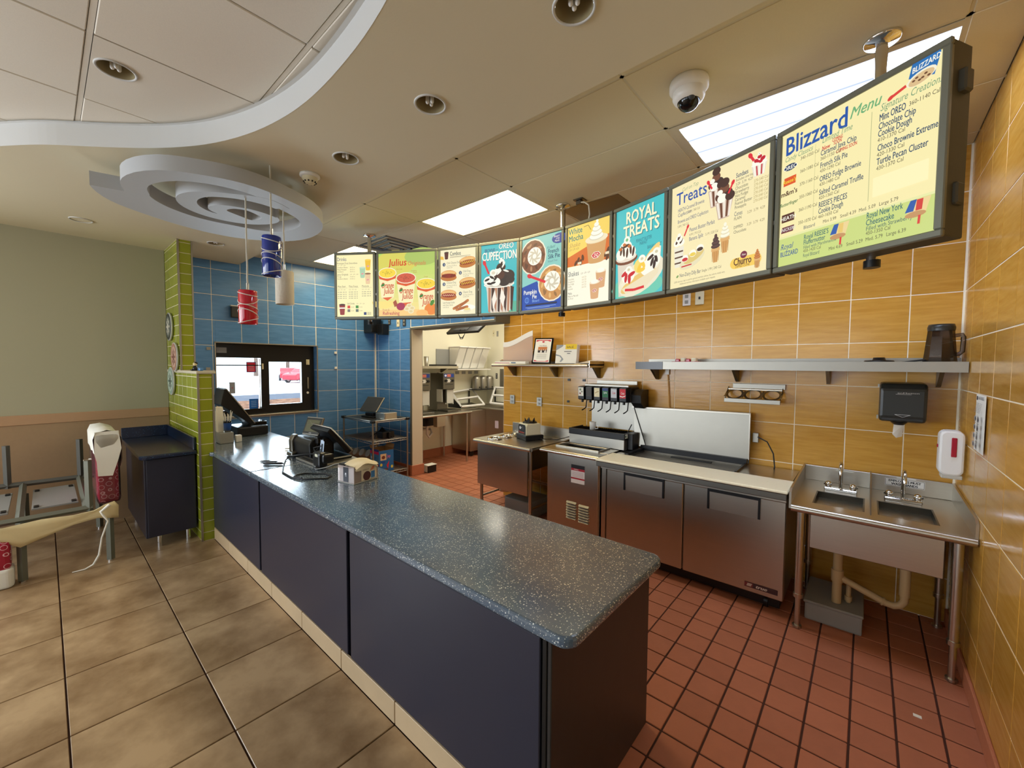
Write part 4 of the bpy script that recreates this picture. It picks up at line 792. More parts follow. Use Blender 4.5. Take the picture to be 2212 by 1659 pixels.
def d6(P, W, F):
    P.rect(0, 0, W, 1, (250, 216, 104)); P.poly([(0, .50), (0, .62), (W, .80), (W, .49)], (222, 112, 44)); P.rect(0, 0, W, .495, (255, 250, 226)); F('printed_background')
    T(P, 'White', .014, .905, .235, .105, (36, 130, 122), 0, .014); T(P, 'Mocha', .015, .818, .25, .105, (36, 130, 122), 0, .014); T(P, 'Shake', .017, .74, .2, .08, (196, 160, 90), .3); prices(P, .02, .70, .036, (150, 130, 80), d=.06); P.line([(.26, .96), (.33, .965), (.37, .90)], .006, (90, 90, 60)); F('lettering')
    tcup(P, .455, .50, .30, .26, (216, 164, 104), (236, 214, 170), .78); P.ell(.455, .775, .17, .05, (246, 232, 196)); swirl(P, .455, .80, .11)
    for x, y in ((.18, .56), (.22, .53), (.14, .53), (.25, .58), (.60, .56), (.62, .52), (.63, .6)): P.ell(x, y, .04, .02, (96, 54, 30), x*400)
    for x, y in ((.2, .52), (.62, .57)): P.rect(x-.03, y-.015, x+.03, y+.015, (244, 226, 190))
    F('printed_shake'); burger_logo(P, .453, .575, .062); F('printed_logo')
    T(P, 'Shakes', .015, .372, .191, .092, (70, 90, 100)); prices(P, .22, .375, .03)
    for k, s in enumerate(('Chocolate', 'Strawberry', 'Hot Fudge', 'Vanilla', 'Caramel')): P.text(s, .01, .325-k*.031, .034, (160, 150, 120)); P.text('410-720', .24, .325-k*.031, .030, (196, 176, 130))
    P.text('Malts', .012, .14, .046, (80, 90, 90)); P.text('Make it a Malt add', .012, .108, .032, (120, 116, 96)); P.text('50-170 cal', .012, .078, .030, (120, 116, 96)); F('lettering')
    for x, y in ((.53, .18), (.44, .055)): tcup(P, x, y, .15, .19, (222, 170, 120), (246, 230, 200), .75); burger_logo(P, x, y+.09, .032, (196, 60, 50)); P.ell(x, y+.2, .055, .025, WHT); F('printed_cup')
def d7(P, W, F):
    P.rect(0, 0, W, 1, (70, 196, 200)); P.ell(.3, .1, .36, .14, (110, 206, 180)); F('printed_background')
    for dx, c in ((.01, (30, 130, 140)), (0, (255, 246, 206))): T(P, 'ROYAL', .142+dx, .825-dx, .56+dx, .185, c, 0, .02); T(P, 'TREATS', .108+dx, .672-dx, .598+dx, .185, c, 0, .02)
    T(P, 'PEANUT BUSTER', .295, .582, .507, .052, (30, 90, 120)); T(P, 'PARFAIT', .345, .542, .45, .052, (30, 90, 120)); T(P, 'BANANA SPLIT', .452, .478, .634, .052, (30, 90, 120)); F('lettering')
    P.poly([(.05, .02), (.22, .02), (.27, .40), (.03, .40)], (226, 214, 196)); P.poly([(.055, .08), (.22, .08), (.235, .14), (.05, .14)], (60, 40, 34)); P.ell(.155, .43, .165, .06, (120, 66, 44)); P.ell(.155, .45, .15, .05, (236, 224, 206))
    for x, y, r in ((.09, .50, .085), (.21, .50, .085), (.15, .56, .09)): P.ell(x, y, r, r*.85, WHT)
    for x, y, a in ((.08, .54, 80), (.12, .52, 95), (.17, .50, 85), (.22, .53, 95), (.15, .58, 10), (.26, .5, 80)): P.ell(x, y, .055, .016, (70, 34, 28), a)
    for x, y in ((.07, .56), (.2, .57), (.13, .60)): P.ell(x, y, .026, .018, (200, 110, 50))
    P.ell(.165, .645, .045, .042, WHT); P.ell(.165, .645, .02, .018, (120, 190, 130)); F('printed_sundae')
    P.ell(.36, .20, .33, .17, (240, 232, 204), 22); P.poly([(.08, .16), (.5, .44), (.58, .50), (.63, .47), (.62, .30), (.5, .14), (.3, .06), (.14, .06)], (244, 236, 210)); P.ell(.33, .155, .26, .075, (238, 200, 116), 20); P.ell(.5, .40, .16, .045, (246, 212, 130), 45)
    for x, y, c in ((.19, .24, WHT), (.37, .32, (246, 222, 120)), (.53, .35, WHT), (.46, .28, WHT)): P.ell(x, y, .095, .085, c)
    for x, y, a in ((.16, .22, 80), (.21, .2, 90), (.24, .25, 20), (.14, .27, 30)): P.ell(x, y, .055, .022, (206, 24, 44), a)
    for x, y, a in ((.35, .30, 60), (.4, .33, 120), (.38, .27, 10)): P.ell(x, y, .05, .022, (250, 206, 70), a)
    for x, y, a in ((.52, .33, 70), (.57, .36, 110), (.5, .38, 30), (.55, .30, 80)): P.ell(x, y, .05, .018, (52, 30, 30), a)
    for x, y in ((.2, .305), (.385, .39), (.575, .425)): P.ell(x, y, .048, .042, WHT); P.ell(x, y, .02, .016, (214, 206, 170))
    P.poly([(.10, .10), (.6, .26), (.62, .3), (.60, .2), (.42, .06), (.16, .04)], (240, 226, 190)); F('printed_banana_split'); P.line([(.15, .085), (.28, .07), (.42, .085)], .028, (222, 34, 50)); F('printed_spoon')
def d8(P, W, F):
    T(P, 'Treats', .055, .815, .40, .165, (44, 84, 168), .0, .008); T(P, 'Curl on Top', .119, .93, .305, .05, (150, 170, 130), .3)
    for s, s2, y, w in (('HEATH Caramel Brownie', 'Cupfection', .742, .30), ('Brownie and OREO Cupfection', '', .632, .345)): T(P, s, .077, y, .077+w, .050, (50, 78, 130)); (P.text(s2, .077, y-.045, .050, (50, 78, 130)) if s2 else None); P.text('5.89 | 760 Cal', .2 if s2 else .077, y-.042 if s2 else y-.04, .032, (130, 120, 100))
    T(P, 'Peanut Buster Parfait', .22, .515, .493, .054, (50, 78, 130)); P.text('4.99 | 710 Cal', .22, .475, .032, (130, 120, 100)); T(P, 'Banana Split', .218, .428, .375, .054, (50, 78, 130)); P.text('5.19 | 520 Cal', .40, .43, .032, (130, 120, 100))
    T(P, 'Non-Dairy Dilly Bar', .115, .100, .36, .052, (60, 78, 110)); P.text('Single 1.99 | 240 Cal', .37, .103, .034, (110, 104, 90)); P.ell(.09, .112, .016, .01, (120, 160, 90), 40); P.text('2,000 calories a day is used for general nutrition advice, but calorie needs vary.', .048, .052, .0245, (130, 122, 100)); P.text('Additional nutrition information available upon request.', .12, .026, .0245, (130, 122, 100))
    T(P, 'Sundaes', .689, .835, .797, .058, (60, 84, 110), 0, .008); P.text('Includes one topping', .689, .805, .032, (110, 104, 90)); prices(P, .689, .770, .032, (110, 104, 90))
    for k, s in enumerate(('Chocolate', 'Strawberry', 'Hot Fudge', 'Caramel', 'Peanut Butter', 'Pineapple')): P.text(s, .685, .735-k*.0325, .038, (90, 94, 84)); P.text('270-540 Cal', .85, .735-k*.0325, .033, (180, 160, 100))
    T(P, 'Cones', .683, .512, .757, .056, (60, 84, 110)); P.text('PLAIN', .682, .478, .036, (90, 94, 84)); prices(P, .80, .50, .032, (140, 126, 90)); P.text('DIPPED', .682, .405, .036, (90, 94, 84)); P.text('Chocolate', .682, .365, .038, (90, 94, 84)); prices(P, .80, .40, .032, (140, 126, 90)); F('lettering')
    for x, y, r in ((.50, .69, .10), (.585, .56, .11)):
        P.poly([(x-r*.5, y-.03), (x+r*.45, y-.03), (x+r*.8, y+.13), (x-r*.8, y+.13)], (206, 180, 160))
        for k in range(5): P.poly([(x-r*.45+k*r*.2, y-.02), (x-r*.3+k*r*.2, y-.02), (x-r*.5+k*r*.3, y+.12), (x-r*.7+k*r*.3, y+.12)], (110, 62, 40) if k % 2 else (246, 236, 220))
        for a, b, c in ((-.4, .17, (90, 52, 38)), (.3, .18, (60, 40, 36)), (0, .23, (120, 74, 52)), (-.2, .15, WHT), (.5, .15, (70, 44, 36)), (.0, .28, (70, 44, 36))): P.ell(x+a*r, y+b, r*.42, r*.36, c)
        P.ell(x-r*.4, y+.205, r*.26, r*.22, WHT); F('printed_sundae')
    spoon(P, .42, .90, .46, .83, .025); spoon(P, .665, .81, .625, .73, .025); spoon(P, .205, .57, .165, .49, .022); spoon(P, .815, .965, .86, .89, .028); F('printed_spoon')
    P.poly([(.06, .20), (.15, .20), (.165, .40), (.045, .40)], (240, 234, 214))
    for k in range(3): P.rect(.055, .235+k*.055, .155, .25+k*.055, (90, 60, 44))
    for a, b in ((.08, .44), (.13, .44), (.105, .48)): P.ell(a, b, .04, .035, WHT); P.ell(a, b+.015, .03, .014, (80, 50, 40), 60)
    P.ell(.105, .515, .02, .018, WHT); F('printed_sundae')
    P.ell(.26, .245, .15, .07, (236, 226, 186), 20); P.ell(.28, .27, .12, .045, (226, 200, 120), 20)
    for x, y, c in ((.18, .26, (206, 40, 50)), (.27, .29, (240, 210, 90)), (.35, .32, (70, 44, 36))): P.ell(x, y+.01, .04, .034, WHT); P.ell(x, y, .034, .018, c)
    P.line([(.14, .195), (.26, .20)], .012, (206, 30, 50)); F('printed_banana_split')
    cone(P, .605, .225, .26, (255, 250, 226), (226, 214, 176)); F('printed_cone'); cone(P, .515, .16, .25, (92, 62, 60), (60, 40, 40)); F('printed_cone')
    sundae(P, .895, .775, .13, .19, (196, 20, 44)); F('printed_sundae')
    P.ell(.71, .105, .045, .045, (250, 208, 90)); P.rect(.71, .06, .90, .15, (250, 208, 90)); P.ell(.90, .105, .04, .045, (250, 208, 90)); P.ell(.787, .165, .03, .03, (120, 30, 60)); P.text('New', .787, .158, .025, WHT, .2, 'c'); T(P, 'Churro', .697, .088, .855, .085, (96, 54, 30), 0, .02); P.text('DIPPED CONE', .715, .066, .028, (96, 54, 30)); cone(P, .905, .03, .15, (206, 128, 62), (176, 100, 44)); F('printed_cone')
def d9(P, W, F):
    P.rect(0, 0, W, .21, (206, 220, 130)); P.rect(0, .21, W, .225, (236, 236, 170)); F('printed_background')
    T(P, 'Blizzard', .024, .835, .455, .19, (24, 84, 168), 0, .012); T(P, 'Menu', .466, .87, .638, .10, (110, 176, 120), .35, .01)
    T(P, 'Signature Creations', .643, .822, .939, .062, (120, 160, 120), .3); T(P, 'Limited Time', .296, .80, .487, .058, (120, 160, 120), .3); T(P, 'Candy Classics', .024, .788, .231, .052, (120, 160, 120), .3)
    T(P, 'COMING', .365, .775, .431, .034, RED, 0, .012); T(P, 'SOON', .375, .752, .425, .034, RED, 0, .012); T(P, 'New', .296, .748, .351, .042, RED, .2, .012); T(P, 'COMING SOON', .395, .685, .52, .034, RED, 0, .012)
    B2 = (34, 70, 104)
    T(P, 'Mint OREO', .641, .762, .775, .062, B2, 0, .01); P.text('360-1140 Cals', .79, .77, .036, (80, 76, 62))
    T(P, 'Chocolate Chip', .639, .712, .825, .058, B2, 0, .009); T(P, 'Cookie Dough', .638, .667, .808, .058, B2, 0, .009); T(P, 'Choco Brownie Extreme', .638, .58, .93, .058, B2, 0, .009); T(P, 'Turtle Pecan Cluster', .637, .496, .89, .058, B2, 0, .009)
    for s, y in (('410-1370 Cal', .636), ('420-1330 Cal', .546), ('430-1370 Cal', .462)): P.text(s, .637, y, .036, (80, 76, 62))
    for s, y, x1 in (('Caramel Java Chip', .715, .517), ('French Silk Pie', .63, .467), ('OREO Fudge Brownie', .536, .55), ('Salted Caramel Truffle', .443, .567), ("REESE'S PIECES", .355, .475), ('Cookie Dough', .311, .452)): T(P, s, .291, y, x1, .054, B2, 0, .007)
    for s, y in (('360-1150 Cal', .683), ('430-1290 Cal', .598), ('430-1480 Cal', .504), ('420-1360 Cal', .411), ('460-1650 Cal', .279)): P.text(s, .291, y, .034, (96, 90, 70))
    for k in range(6): P.text(('340-1050 Cal', '360-1080 Cal', '370-1160 Cal', '350-1060 Cal', '360-1190 Cal', '350-1070 Cal')[k], .148, .752-k*.094, .034, (96, 90, 70))
    P.text('Blizzard', .19, .235, .036, B2); x = .326
    for s in ('Mini 3.99', 'Small 4.39', 'Med. 5.09', 'Large 5.79'): P.text(s, x, .235, .033, (80, 76, 62)); x += .112
    x = .372
    for s in ('Mini 4.69', 'Small 5.29', 'Med. 5.79', 'Large 6.39'): P.text(s, x, .034, .033, (80, 76, 62)); x += .112
    P.line([(.256, .816), (.256, .275)], .002, (190, 186, 130)); P.line([(.601, .844), (.601, .285)], .003, (176, 180, 130))
    T(P, 'Royal', .015, .125, .11, .062, (30, 80, 150), .3); T(P, 'BLIZZARD', .017, .072, .155, .052, (30, 80, 150), 0, .008)
    T(P, "Royal REESE'S", .196, .158, .367, .05, (30, 100, 110), 0, .006); T(P, 'Fluffernutter', .195, .12, .347, .05, (30, 100, 110), 0, .006); P.text('Filled with Marshmallow', .195, .09, .032, (50, 90, 100)); P.text('450-1420 Cal', .195, .064, .032, (96, 90, 70)); T(P, 'Royal Blizzard', .195, .03, .31, .036, (50, 90, 100))
    T(P, 'Royal New York', .597, .176, .787, .056, (30, 100, 110), 0, .006); T(P, 'Cheesecake', .595, .132, .745, .056, (30, 100, 110), 0, .006); P.text('Filled with Strawberry', .597, .10, .037, (50, 90, 100)); P.text('450-1350 Cal', .597, .072, .034, (96, 90, 70)); F('lettering')
    P.rect(.625, .30, .90, .42, (255, 246, 190)); F('blank_strip')
    P.ell(.073, .737, .05, .024, (24, 50, 90)); P.text('OREO', .073, .722, .04, WHT, 0, 'c', 1, .012); P.poly([(.024, .605), (.118, .605), (.122, .665), (.03, .665)], (226, 84, 30)); P.text("Reese's", .07, .622, .04, (250, 220, 60), .1, 'c', .85, .01); P.text("m&m's", .07, .53, .052, (80, 44, 30), 0, 'c', .9, .02)
    P.text('Butterfinger', .07, .455, .036, (50, 110, 60), .25, 'c', .8, .012); P.rect(.02, .33, .118, .39, (84, 40, 26)); P.text('HEATH', .069, .345, .042, WHT, 0, 'c', .9, .01); P.poly([(.018, .25), (.112, .25), (.12, .295), (.026, .295)], (110, 50, 60)); P.text('SNICKERS', .069, .262, .034, (230, 226, 220), .2, 'c', .8, .01); F('candy_logos')
    P.poly([(.80, 1.0), (.915, 1.0), (.895, .89), (.79, .93)], (26, 110, 180)); P.poly([(.80, 1.0), (.925, 1.0), (.93, .99), (.905, .88), (.785, .925)], (26, 110, 180)); P.text('BLIZZARD', .80, .945, .045, WHT, .1, 'l', .62, .012, .12); P.ell(.845, .905, .07, .036, (246, 240, 214), 12); P.ell(.845, .90, .06, .03, (222, 190, 140), 12)
    for k in range(6): P.ell(.81+k*.014, .90+.012*math.sin(k*2), .008, .006, (110, 70, 44))
    F('printed_cup'); P.line([(.775, .94-.045), (.70, .87)], .018, (222, 60, 56)); P.ell(.70, .87, .018, .012, (222, 60, 56), 35); F('printed_spoon')
    for x, y in ((.375, .085), (.795, .09)):
        P.poly([(x+.01, y+.02), (x+.10, y+.02), (x+.125, y+.115), (x+.03, y+.115)], (240, 214, 150)); P.poly([(x+.005, y+.05), (x+.045, y+.05), (x+.06, y+.115), (x+.03, y+.115)], (40, 90, 170)); P.poly([(x+.055, y+.05), (x+.085, y+.05), (x+.09, y+.112), (x+.06, y+.112)], (214, 60, 50) if x > .5 else (236, 200, 110)); P.ell(x+.055, y+.03, .05, .018, (200, 150, 96)); P.line([(x+.075, y+.02), (x+.072, y-.03)], .012, (222, 60, 56)); F('printed_bar')
BOARDS = [((-4.332, 2.07), (-3.944, 2.326)), ((-3.937, 2.331), (-3.345, 2.670)), ((-3.335, 2.672), (-2.912, 2.826)), ((-2.905, 2.830), (-2.490, 2.955)), ((-2.486, 2.957), (-1.989, 2.950)), ((-1.98, 2.954), (-1.508, 2.893)), ((-1.498, 2.891), (-1.036, 2.75)), ((-1.03, 2.75), (-.392, 2.487)), ((-.386, 2.49), (.19, 2.162))]
BLAB = ['backlit menu board listing drinks, leftmost in the row', 'backlit board with three orange rimmed fruit drink cups on yellow green', 'backlit board with four hot dogs and combo prices', 'turquoise backlit board with one tall chocolate sundae cup and red spoon', 'backlit board showing two bowls from above, blue lower corner', 'yellow and orange backlit board with a large whipped shake', 'turquoise backlit board with white ROYAL TREATS heading', 'cream backlit board headed Treats with sundaes and cones', 'large cream and green backlit menu board nearest the right wall']
BASE = [(255, 244, 186), (250, 226, 120), (250, 240, 200), (66, 190, 196), (140, 206, 196), (255, 240, 190), (70, 196, 200), (250, 236, 184), (250, 238, 176)]
ZB0, ZB1 = 2.18, 2.885
for i, ((ax, ay), (bx, by)) in enumerate(BOARDS):
    a, b = Vector((ax, ay, 0)), Vector((bx, by, 0)); d = (b-a).normalized(); L_ = (b-a).length; nrm = Vector((d.y, -d.x, 0))   # towards the dining room
    t = thing('menu_board', BLAB[i], 'menu board', ((ax+bx)/2, (ay+by)/2, ZB0), 0, 'row of backlit menu boards')
    X = Matrix(((d.x, -nrm.x, 0, ax), (d.y, -nrm.y, 0, ay), (0, 0, 1, ZB0), (0, 0, 0, 1)))    # local x along the board, y away from viewer
    Hh = ZB1-ZB0; m = .027; MB(X).box(.002, L_-.002, .012, .13, .004, Hh-.004, .004).build('case', 'board_body', t)
    MB(X).box(.0, L_, -.004, .016, 0, m, .004).box(0, L_, -.004, .016, Hh-m, Hh, .004).box(0, m, -.004, .016, m, Hh-m, .004).box(L_-m, L_, -.004, .016, m, Hh-m, .004).build('frame', 'board_frame', t)
    pb = MB(X).col(BASE[i]).box(m-.002, L_-m+.002, .006, .011, m-.002, Hh-m+.002).build('light_panel', 'backlit_print', t)
    h = Hh-2*m; O = a+d*m+Vector((0, 0, ZB0+m))-nrm*.006+nrm*.0003
    P = Print(O, d*h, (0, 0, h), nrm, .00005)
    def F(name, P=P, pb=pb): P.flush(name, 'backlit_print', pb)
    [d1, d2, d3, d4, d5, d6, d7, d8, d9][i](P, (L_-2*m)/h, F)
    if i: [MB(X).box(-.006, .0, .0, .012, z_, z_+.02).build('latch', 'steel_light', t) for z_ in (.25, .50)]
    if i == 8: [MB(X).box(L_-.01, L_+e_, .05, .10, z_, z_+.08, .006).build('side_latch', 'board_body', t) for z_, e_ in ((.52, .02), (.12, .012))]
t0 = None
for i, (x, y, lab) in enumerate(((-4.185, 2.40, 'chrome ceiling pole behind the leftmost menu board'), (-2.087, 3.075, 'chrome ceiling pole behind the middle menu boards'), (.000, 2.425, 'chrome ceiling pole behind the rightmost large menu board'))):
    if t0 is None:
        t0 = t = thing('menu_pole', lab, 'pole', (x, y, 2.14), 0, 'poles carrying the menu boards')
        MB().cyl((x, y, 2.17), (x, y, CE-.01), .022, 18).build('tube', 'chrome', t)
        MB().lathe([(.0, 0), (.062, 0), (.066, -.006), (.06, -.016), (.03, -.02), (.022, -.03)], (x, y, CE), 24).build('flange', 'chrome', t)
        MB().cyl((x, y, 2.14), (x, y, 2.172), .03, 16).build('end_cap', 'black_plastic', t)
    else: dup(t0, (x, y, 2.14), None, lab)
# ================================================================ things on the ceilings
def troffer(x0, x1, y0, y1, lens, lab):
    t = thing('ceiling_light', lab, 'ceiling light', ((x0+x1)/2, (y0+y1)/2, CE), 0, 'rectangular fluorescent ceiling lights')
    MB().box(x0-.045, x1+.045, y0-.03, y0+.010, CE+.002, CE+.011).box(x0-.045, x1+.045, y1-.010, y1+.03, CE+.002, CE+.011).box(x0-.045, x0+.010, y0+.010, y1-.010, CE+.002, CE+.011).box(x1-.010, x1+.045, y0+.010, y1-.010, CE+.002, CE+.011).build('frame', 'grid_metal', t)
    MB().quad((x0+.008, y0+.008, CE+.006), (x0+.008, y1-.008, CE+.006), (x1-.008, y1-.008, CE+.006), (x1-.008, y0+.008, CE+.006)).build('diffuser', lens, t)
troffer(*TROF[0], 'lens_warm', 'warm white rectangular ceiling light above the middle menu boards')
troffer(*TROF[1], 'lens_cool', 'cool white rectangular ceiling light behind the large right menu board')
troffer(*TROF[2], 'lens_warm', 'rectangular ceiling light partly hidden behind the drinks menu board')
def downlight(x, y, z, lab, r=.079, on=True):
    t = thing('downlight', lab, 'downlight', (x, y, z), 0, 'round recessed downlights')
    MB().lathe([(r*.87, .012), (r*.87, -.003), (r*.97, -.006), (r, -.001), (r, .004)], (x, y, z), 32).build('trim_ring', 'fascia_paint', t)
    MB().lathe([(r*.86, .0), (r*.80, .05), (r*.66, .12), (0, .13)], (x, y, z-.002), 32).build('reflector', 'reflector', t)
    mb = MB()
    for k in range(3): a = k*2.1; mb.cyl((x+.014*math.cos(a), y+.014*math.sin(a), z+.008), (x+.014*math.cos(a), y+.014*math.sin(a), z+.12), .009, 8).sphere((x+.014*math.cos(a), y+.014*math.sin(a), z+.008), .009, 8, 5)
    mb.build('lamp', 'white_plastic', t)
downlight(-1.667, 1.29, SO-.0005, 'recessed round downlight with bare tube lamp in the middle of the soffit')
downlight(-2.49, 1.275, SO-.0005, 'recessed round downlight beside the smoke detector')
downlight(-.835, 1.285, SO-.0005, 'recessed round downlight cut by the top edge, lamp not visible')
downlight(-5.30, 1.25, SO-.0005, 'recessed round downlight near the blue tiled wall')
downlight(-5.37, .26, SO-.0005, 'recessed round downlight left of the ceiling swirl')
downlight(-2.80, .275, CE-.0005, 'recessed round downlight in the raised tiled ceiling')
# cut matching holes: dark recess cups sit above the soffit, so the soffit is opened beneath them
def open_soffit():
    cutter = MB()
    for x, y in ((-1.667, 1.29), (-2.49, 1.275), (-.835, 1.285), (-5.30, 1.25), (-5.37, .26)): cutter.cyl((x, y, SO-.05), (x, y, SO+.11), .062, 28)
    return cutter
me = ce.data
bm = bmesh.new(); bm.from_mesh(me)
def hole_faces(bm, cx, cy, r, zz):
    """replace the soffit faces under one downlight by a ring of faces around a round opening"""
    lx, ly = cx-ce.location.x, cy-ce.location.y
    hit = [f for f in bm.faces if abs(f.normal.z) > .9 and min(v.co.x for v in f.verts) < lx+r+.01 and max(v.co.x for v in f.verts) > lx-r-.01]
    x0 = min(v.co.x for f in hit for v in f.verts); x1 = max(v.co.x for f in hit for v in f.verts); z = zz-ce.location.z; yb = 1.70-ce.location.y
    front = []
    for f in hit:
        for v in f.verts:
            if v.co.y < yb-.01: front.append((round(v.co.x, 5), v.co.y))
    front = sorted(set(front)); bmesh.ops.delete(bm, geom=hit, context='FACES_ONLY')
    ys0, ys1 = ly-r-.02, ly+r+.02
    def face(pts): bm.faces.new([bm.verts.new((p[0], p[1], z)) for p in pts])
    face([(x0, ys1), (x1, ys1), (x1, yb), (x0, yb)]); face([p for p in front]+[(x1, ys0), (x0, ys0)])
    face([(x0, ys0), (lx-r-.02, ys0), (lx-r-.02, ys1), (x0, ys1)]); face([(lx+r+.02, ys0), (x1, ys0), (x1, ys1), (lx+r+.02, ys1)])
    n = 32; s = r+.02
    def sq(a): c_, s_ = math.cos(a), math.sin(a); k = s/max(abs(c_), abs(s_)); return (lx+c_*k, ly+s_*k)
    for i in range(n):
        a, b = 2*PI*(i-.5+.5)/n+PI/4, 2*PI*(i+1)/n+PI/4
        face([(lx+r*math.cos(a), ly+r*math.sin(a)), sq(a), sq(b), (lx+r*math.cos(b), ly+r*math.sin(b))])
for x, y in ((-1.667, 1.29), (-2.49, 1.275), (-.835, 1.285), (-5.30, 1.25)): hole_faces(bm, x, y, .069, SO)
bm.to_mesh(me); bm.free()
# raised ceiling panel under its downlight: the panel is pierced
for o in list(rc.children):
    if o.name.startswith('panel') and abs(o.location.x+2.90) < .34 and abs(o.location.y-.5) < .34:
        x0, x1, y0, y1 = o.location.x-.3195, o.location.x+.3195, o.location.y-.313, o.location.y+.313
        if x0 < -2.80 < x1 and y0 < .275 < y1:
            bm = bmesh.new(); n = 32; r = .069; ring = [(-2.80+r*math.cos(2*PI*k/n), .275+r*math.sin(2*PI*k/n)) for k in range(n)]
            m_ = MB(); s = r+.02; z = CE; L0, L1, M0, M1 = -2.80-s, -2.80+s, .275-s, .275+s
            for p in (((x0, y0), (x1, y0), (x1, M0), (x0, M0)), ((x0, M1), (x1, M1), (x1, y1), (x0, y1)), ((x0, M0), (L0, M0), (L0, M1), (x0, M1)), ((L1, M0), (x1, M0), (x1, M1), (L1, M1))): m_.prism(p, z, z+.01)
            def sq(a): c_, s_ = math.cos(a), math.sin(a); k = s/max(abs(c_), abs(s_)); return (-2.80+c_*k, .275+s_*k)
            for i in range(n):
                a, b = 2*PI*i/n+PI/4, 2*PI*(i+1)/n+PI/4
                m_.prism([(-2.80+r*math.cos(a), .275+r*math.sin(a)), sq(a), sq(b), (-2.80+r*math.cos(b), .275+r*math.sin(b))], z, z+.01)
            m_.build('panel', 'acoustic_raised', rc); bpy.data.objects.remove(o); bm.free(); break
# sheet above must not show through the raised recess: lift it locally by placing the cup inside a box-free gap
t = thing('smoke_detector', 'round white smoke detector on the soffit', 'smoke detector', (-2.895, 1.225, SO-.07))
c = (-2.895, 1.225, SO)
MB().lathe([(0, 0), (.062, 0), (.064, -.012), (.055, -.02), (.045, -.022)], c, 28).build('base', 'white_plastic', t)
MB().lathe([(.05, -.02), (.048, -.032), (.036, -.05), (.022, -.06), (0, -.062)], c, 24).build('cap', 'cream_plastic', t)
mb = MB()
for k in range(10): a = k*PI/5; mb.box(c[0]+.037*math.cos(a)-.004, c[0]+.037*math.cos(a)+.004, c[1]+.037*math.sin(a)-.004, c[1]+.037*math.sin(a)+.004, SO-.054, SO-.046)
mb.build('vents', 'black_plastic', t)
c = (-.72, 2.16, CE)
t = thing('dome_camera', 'white dome security camera on the ceiling above the Treats board', 'camera', (c[0], c[1], CE-.15))
MB().lathe([(0, 0), (.088, 0), (.092, -.012), (.092, -.038), (.08, -.05), (.072, -.052)], c, 36).build('base', 'white_plastic', t)
MB().lathe([(.074, -.050), (.076, -.078), (.066, -.096), (.052, -.102)], c, 32).build('shell', 'white_plastic', t)
MB().sphere((c[0], c[1], CE-.088), .055, 24, 12).build('dome', 'black_gloss', t); MB().sphere((c[0]+.02, c[1]-.03, CE-.098), .022, 16, 8).build('lens', 'dark_grey', t)
# square air diffuser with nested vanes
t = thing('air_diffuser', 'square stepped metal air vent behind the drinks board pole', 'vent', (-4.33, 2.80, CE-.02))
mb = MB()
for k in range(4):
    h, z = .285-k*.065, CE-.004-k*.012
    for (x0, x1, y0, y1) in ((-h, h, -h, -h+.022), (-h, h, h-.022, h), (-h, -h+.022, -h, h), (h-.022, h, -h, h)): MB().box(-4.33+x0, -4.33+x1, 2.80+y0, 2.80+y1, z-.004, z+.006, .002).build('vane', 'steel_dark', t)
MB().box(-4.33-.28, -4.33+.28, 2.52, 3.08, CE+.001, CE+.004).build('backing', 'shadow_gap', t)
t = thing('return_grille', 'dark square return air opening behind the white mocha board', 'vent', (-1.88, 3.30, CE-.01))
MB().box(-2.17, -1.60, 3.155, 3.60, CE-.004, CE+.0, .001).build('panel', 'steel_dark', t)
t = thing('cable_bracket', 'small square ceiling bracket with white cable above the middle boards', 'bracket', (-1.90, 3.06, CE-.03))
MB().box(-1.95, -1.86, 3.02, 3.10, CE-.010, CE-.001, .002).box(-1.935, -1.885, 3.04, 3.08, CE-.045, CE-.01, .004).build('plate', 'steel_dark', t)
MB().tube([(-1.89, 3.05, CE-.03), (-1.85, 3.04, CE-.04), (-1.80, 3.03, CE-.08), (-1.79, 3.03, CE-.16), (-1.81, 3.03, CE-.25)], .006).build('cable', 'white_cord', t)
# ---- swirl hung under the soffit
C0 = (-3.5, .93)
def pol(r, th): return (C0[0]+r*math.cos(math.radians(th)), C0[1]+r*math.sin(math.radians(th)))
ctl = [(-104, .73, .45), (-125, .73, .42), (-144, .70, .395), (-162, .70, .38), (-185, .73, .365), (-201, .74, .375), (-234, .71, .46), (-262, .64, .455), (-286, .60, .44), (-322, .56, .37), (-340, .55, .40), (-369, .59, .445), (-390, .60, .47), (-409, .62, .48), (-439, .60, .475), (-458, .575, .45), (-464, .572, .45)]
def interp(ctl, n=4):
    out = []
    for i in range(len(ctl)-1):
        p0, p1, p2, p3 = ctl[max(i-1, 0)], ctl[i], ctl[i+1], ctl[min(i+2, len(ctl)-1)]
        for k in range(n):
            t_ = k/n; out.append(tuple(.5*((2*b_)+(-a_+c_)*t_+(2*a_-5*b_+4*c_-d_)*t_*t_+(-a_+3*b_-3*c_+d_)*t_**3) for a_, b_, c_, d_ in zip(p0, p1, p2, p3)))
    return out+[ctl[-1]]
SZ0, SZ1 = 2.80, 2.888
def strip(mb, prs, e=0.):
    n = len(prs); vs = []
    for (o_, i_) in prs: vs += [(o_[0], o_[1], SZ0-e), (o_[0], o_[1], SZ1+e), (i_[0], i_[1], SZ0-e), (i_[0], i_[1], SZ1+e)]
    flat = []; sm = []
    for k in range(n-1): a = 4*k; b = a+4; flat += [(a, b, b+2, a+2), (a+1, a+3, b+3, b+1)]; sm += [(a, a+1, b+1, b), (a+2, b+2, b+3, a+3)]
    flat += [(0, 2, 3, 1), (4*n-4, 4*n-3, 4*n-1, 4*n-2)]
    mb.add(vs, flat); mb.add(vs, sm, True)
mb = MB()
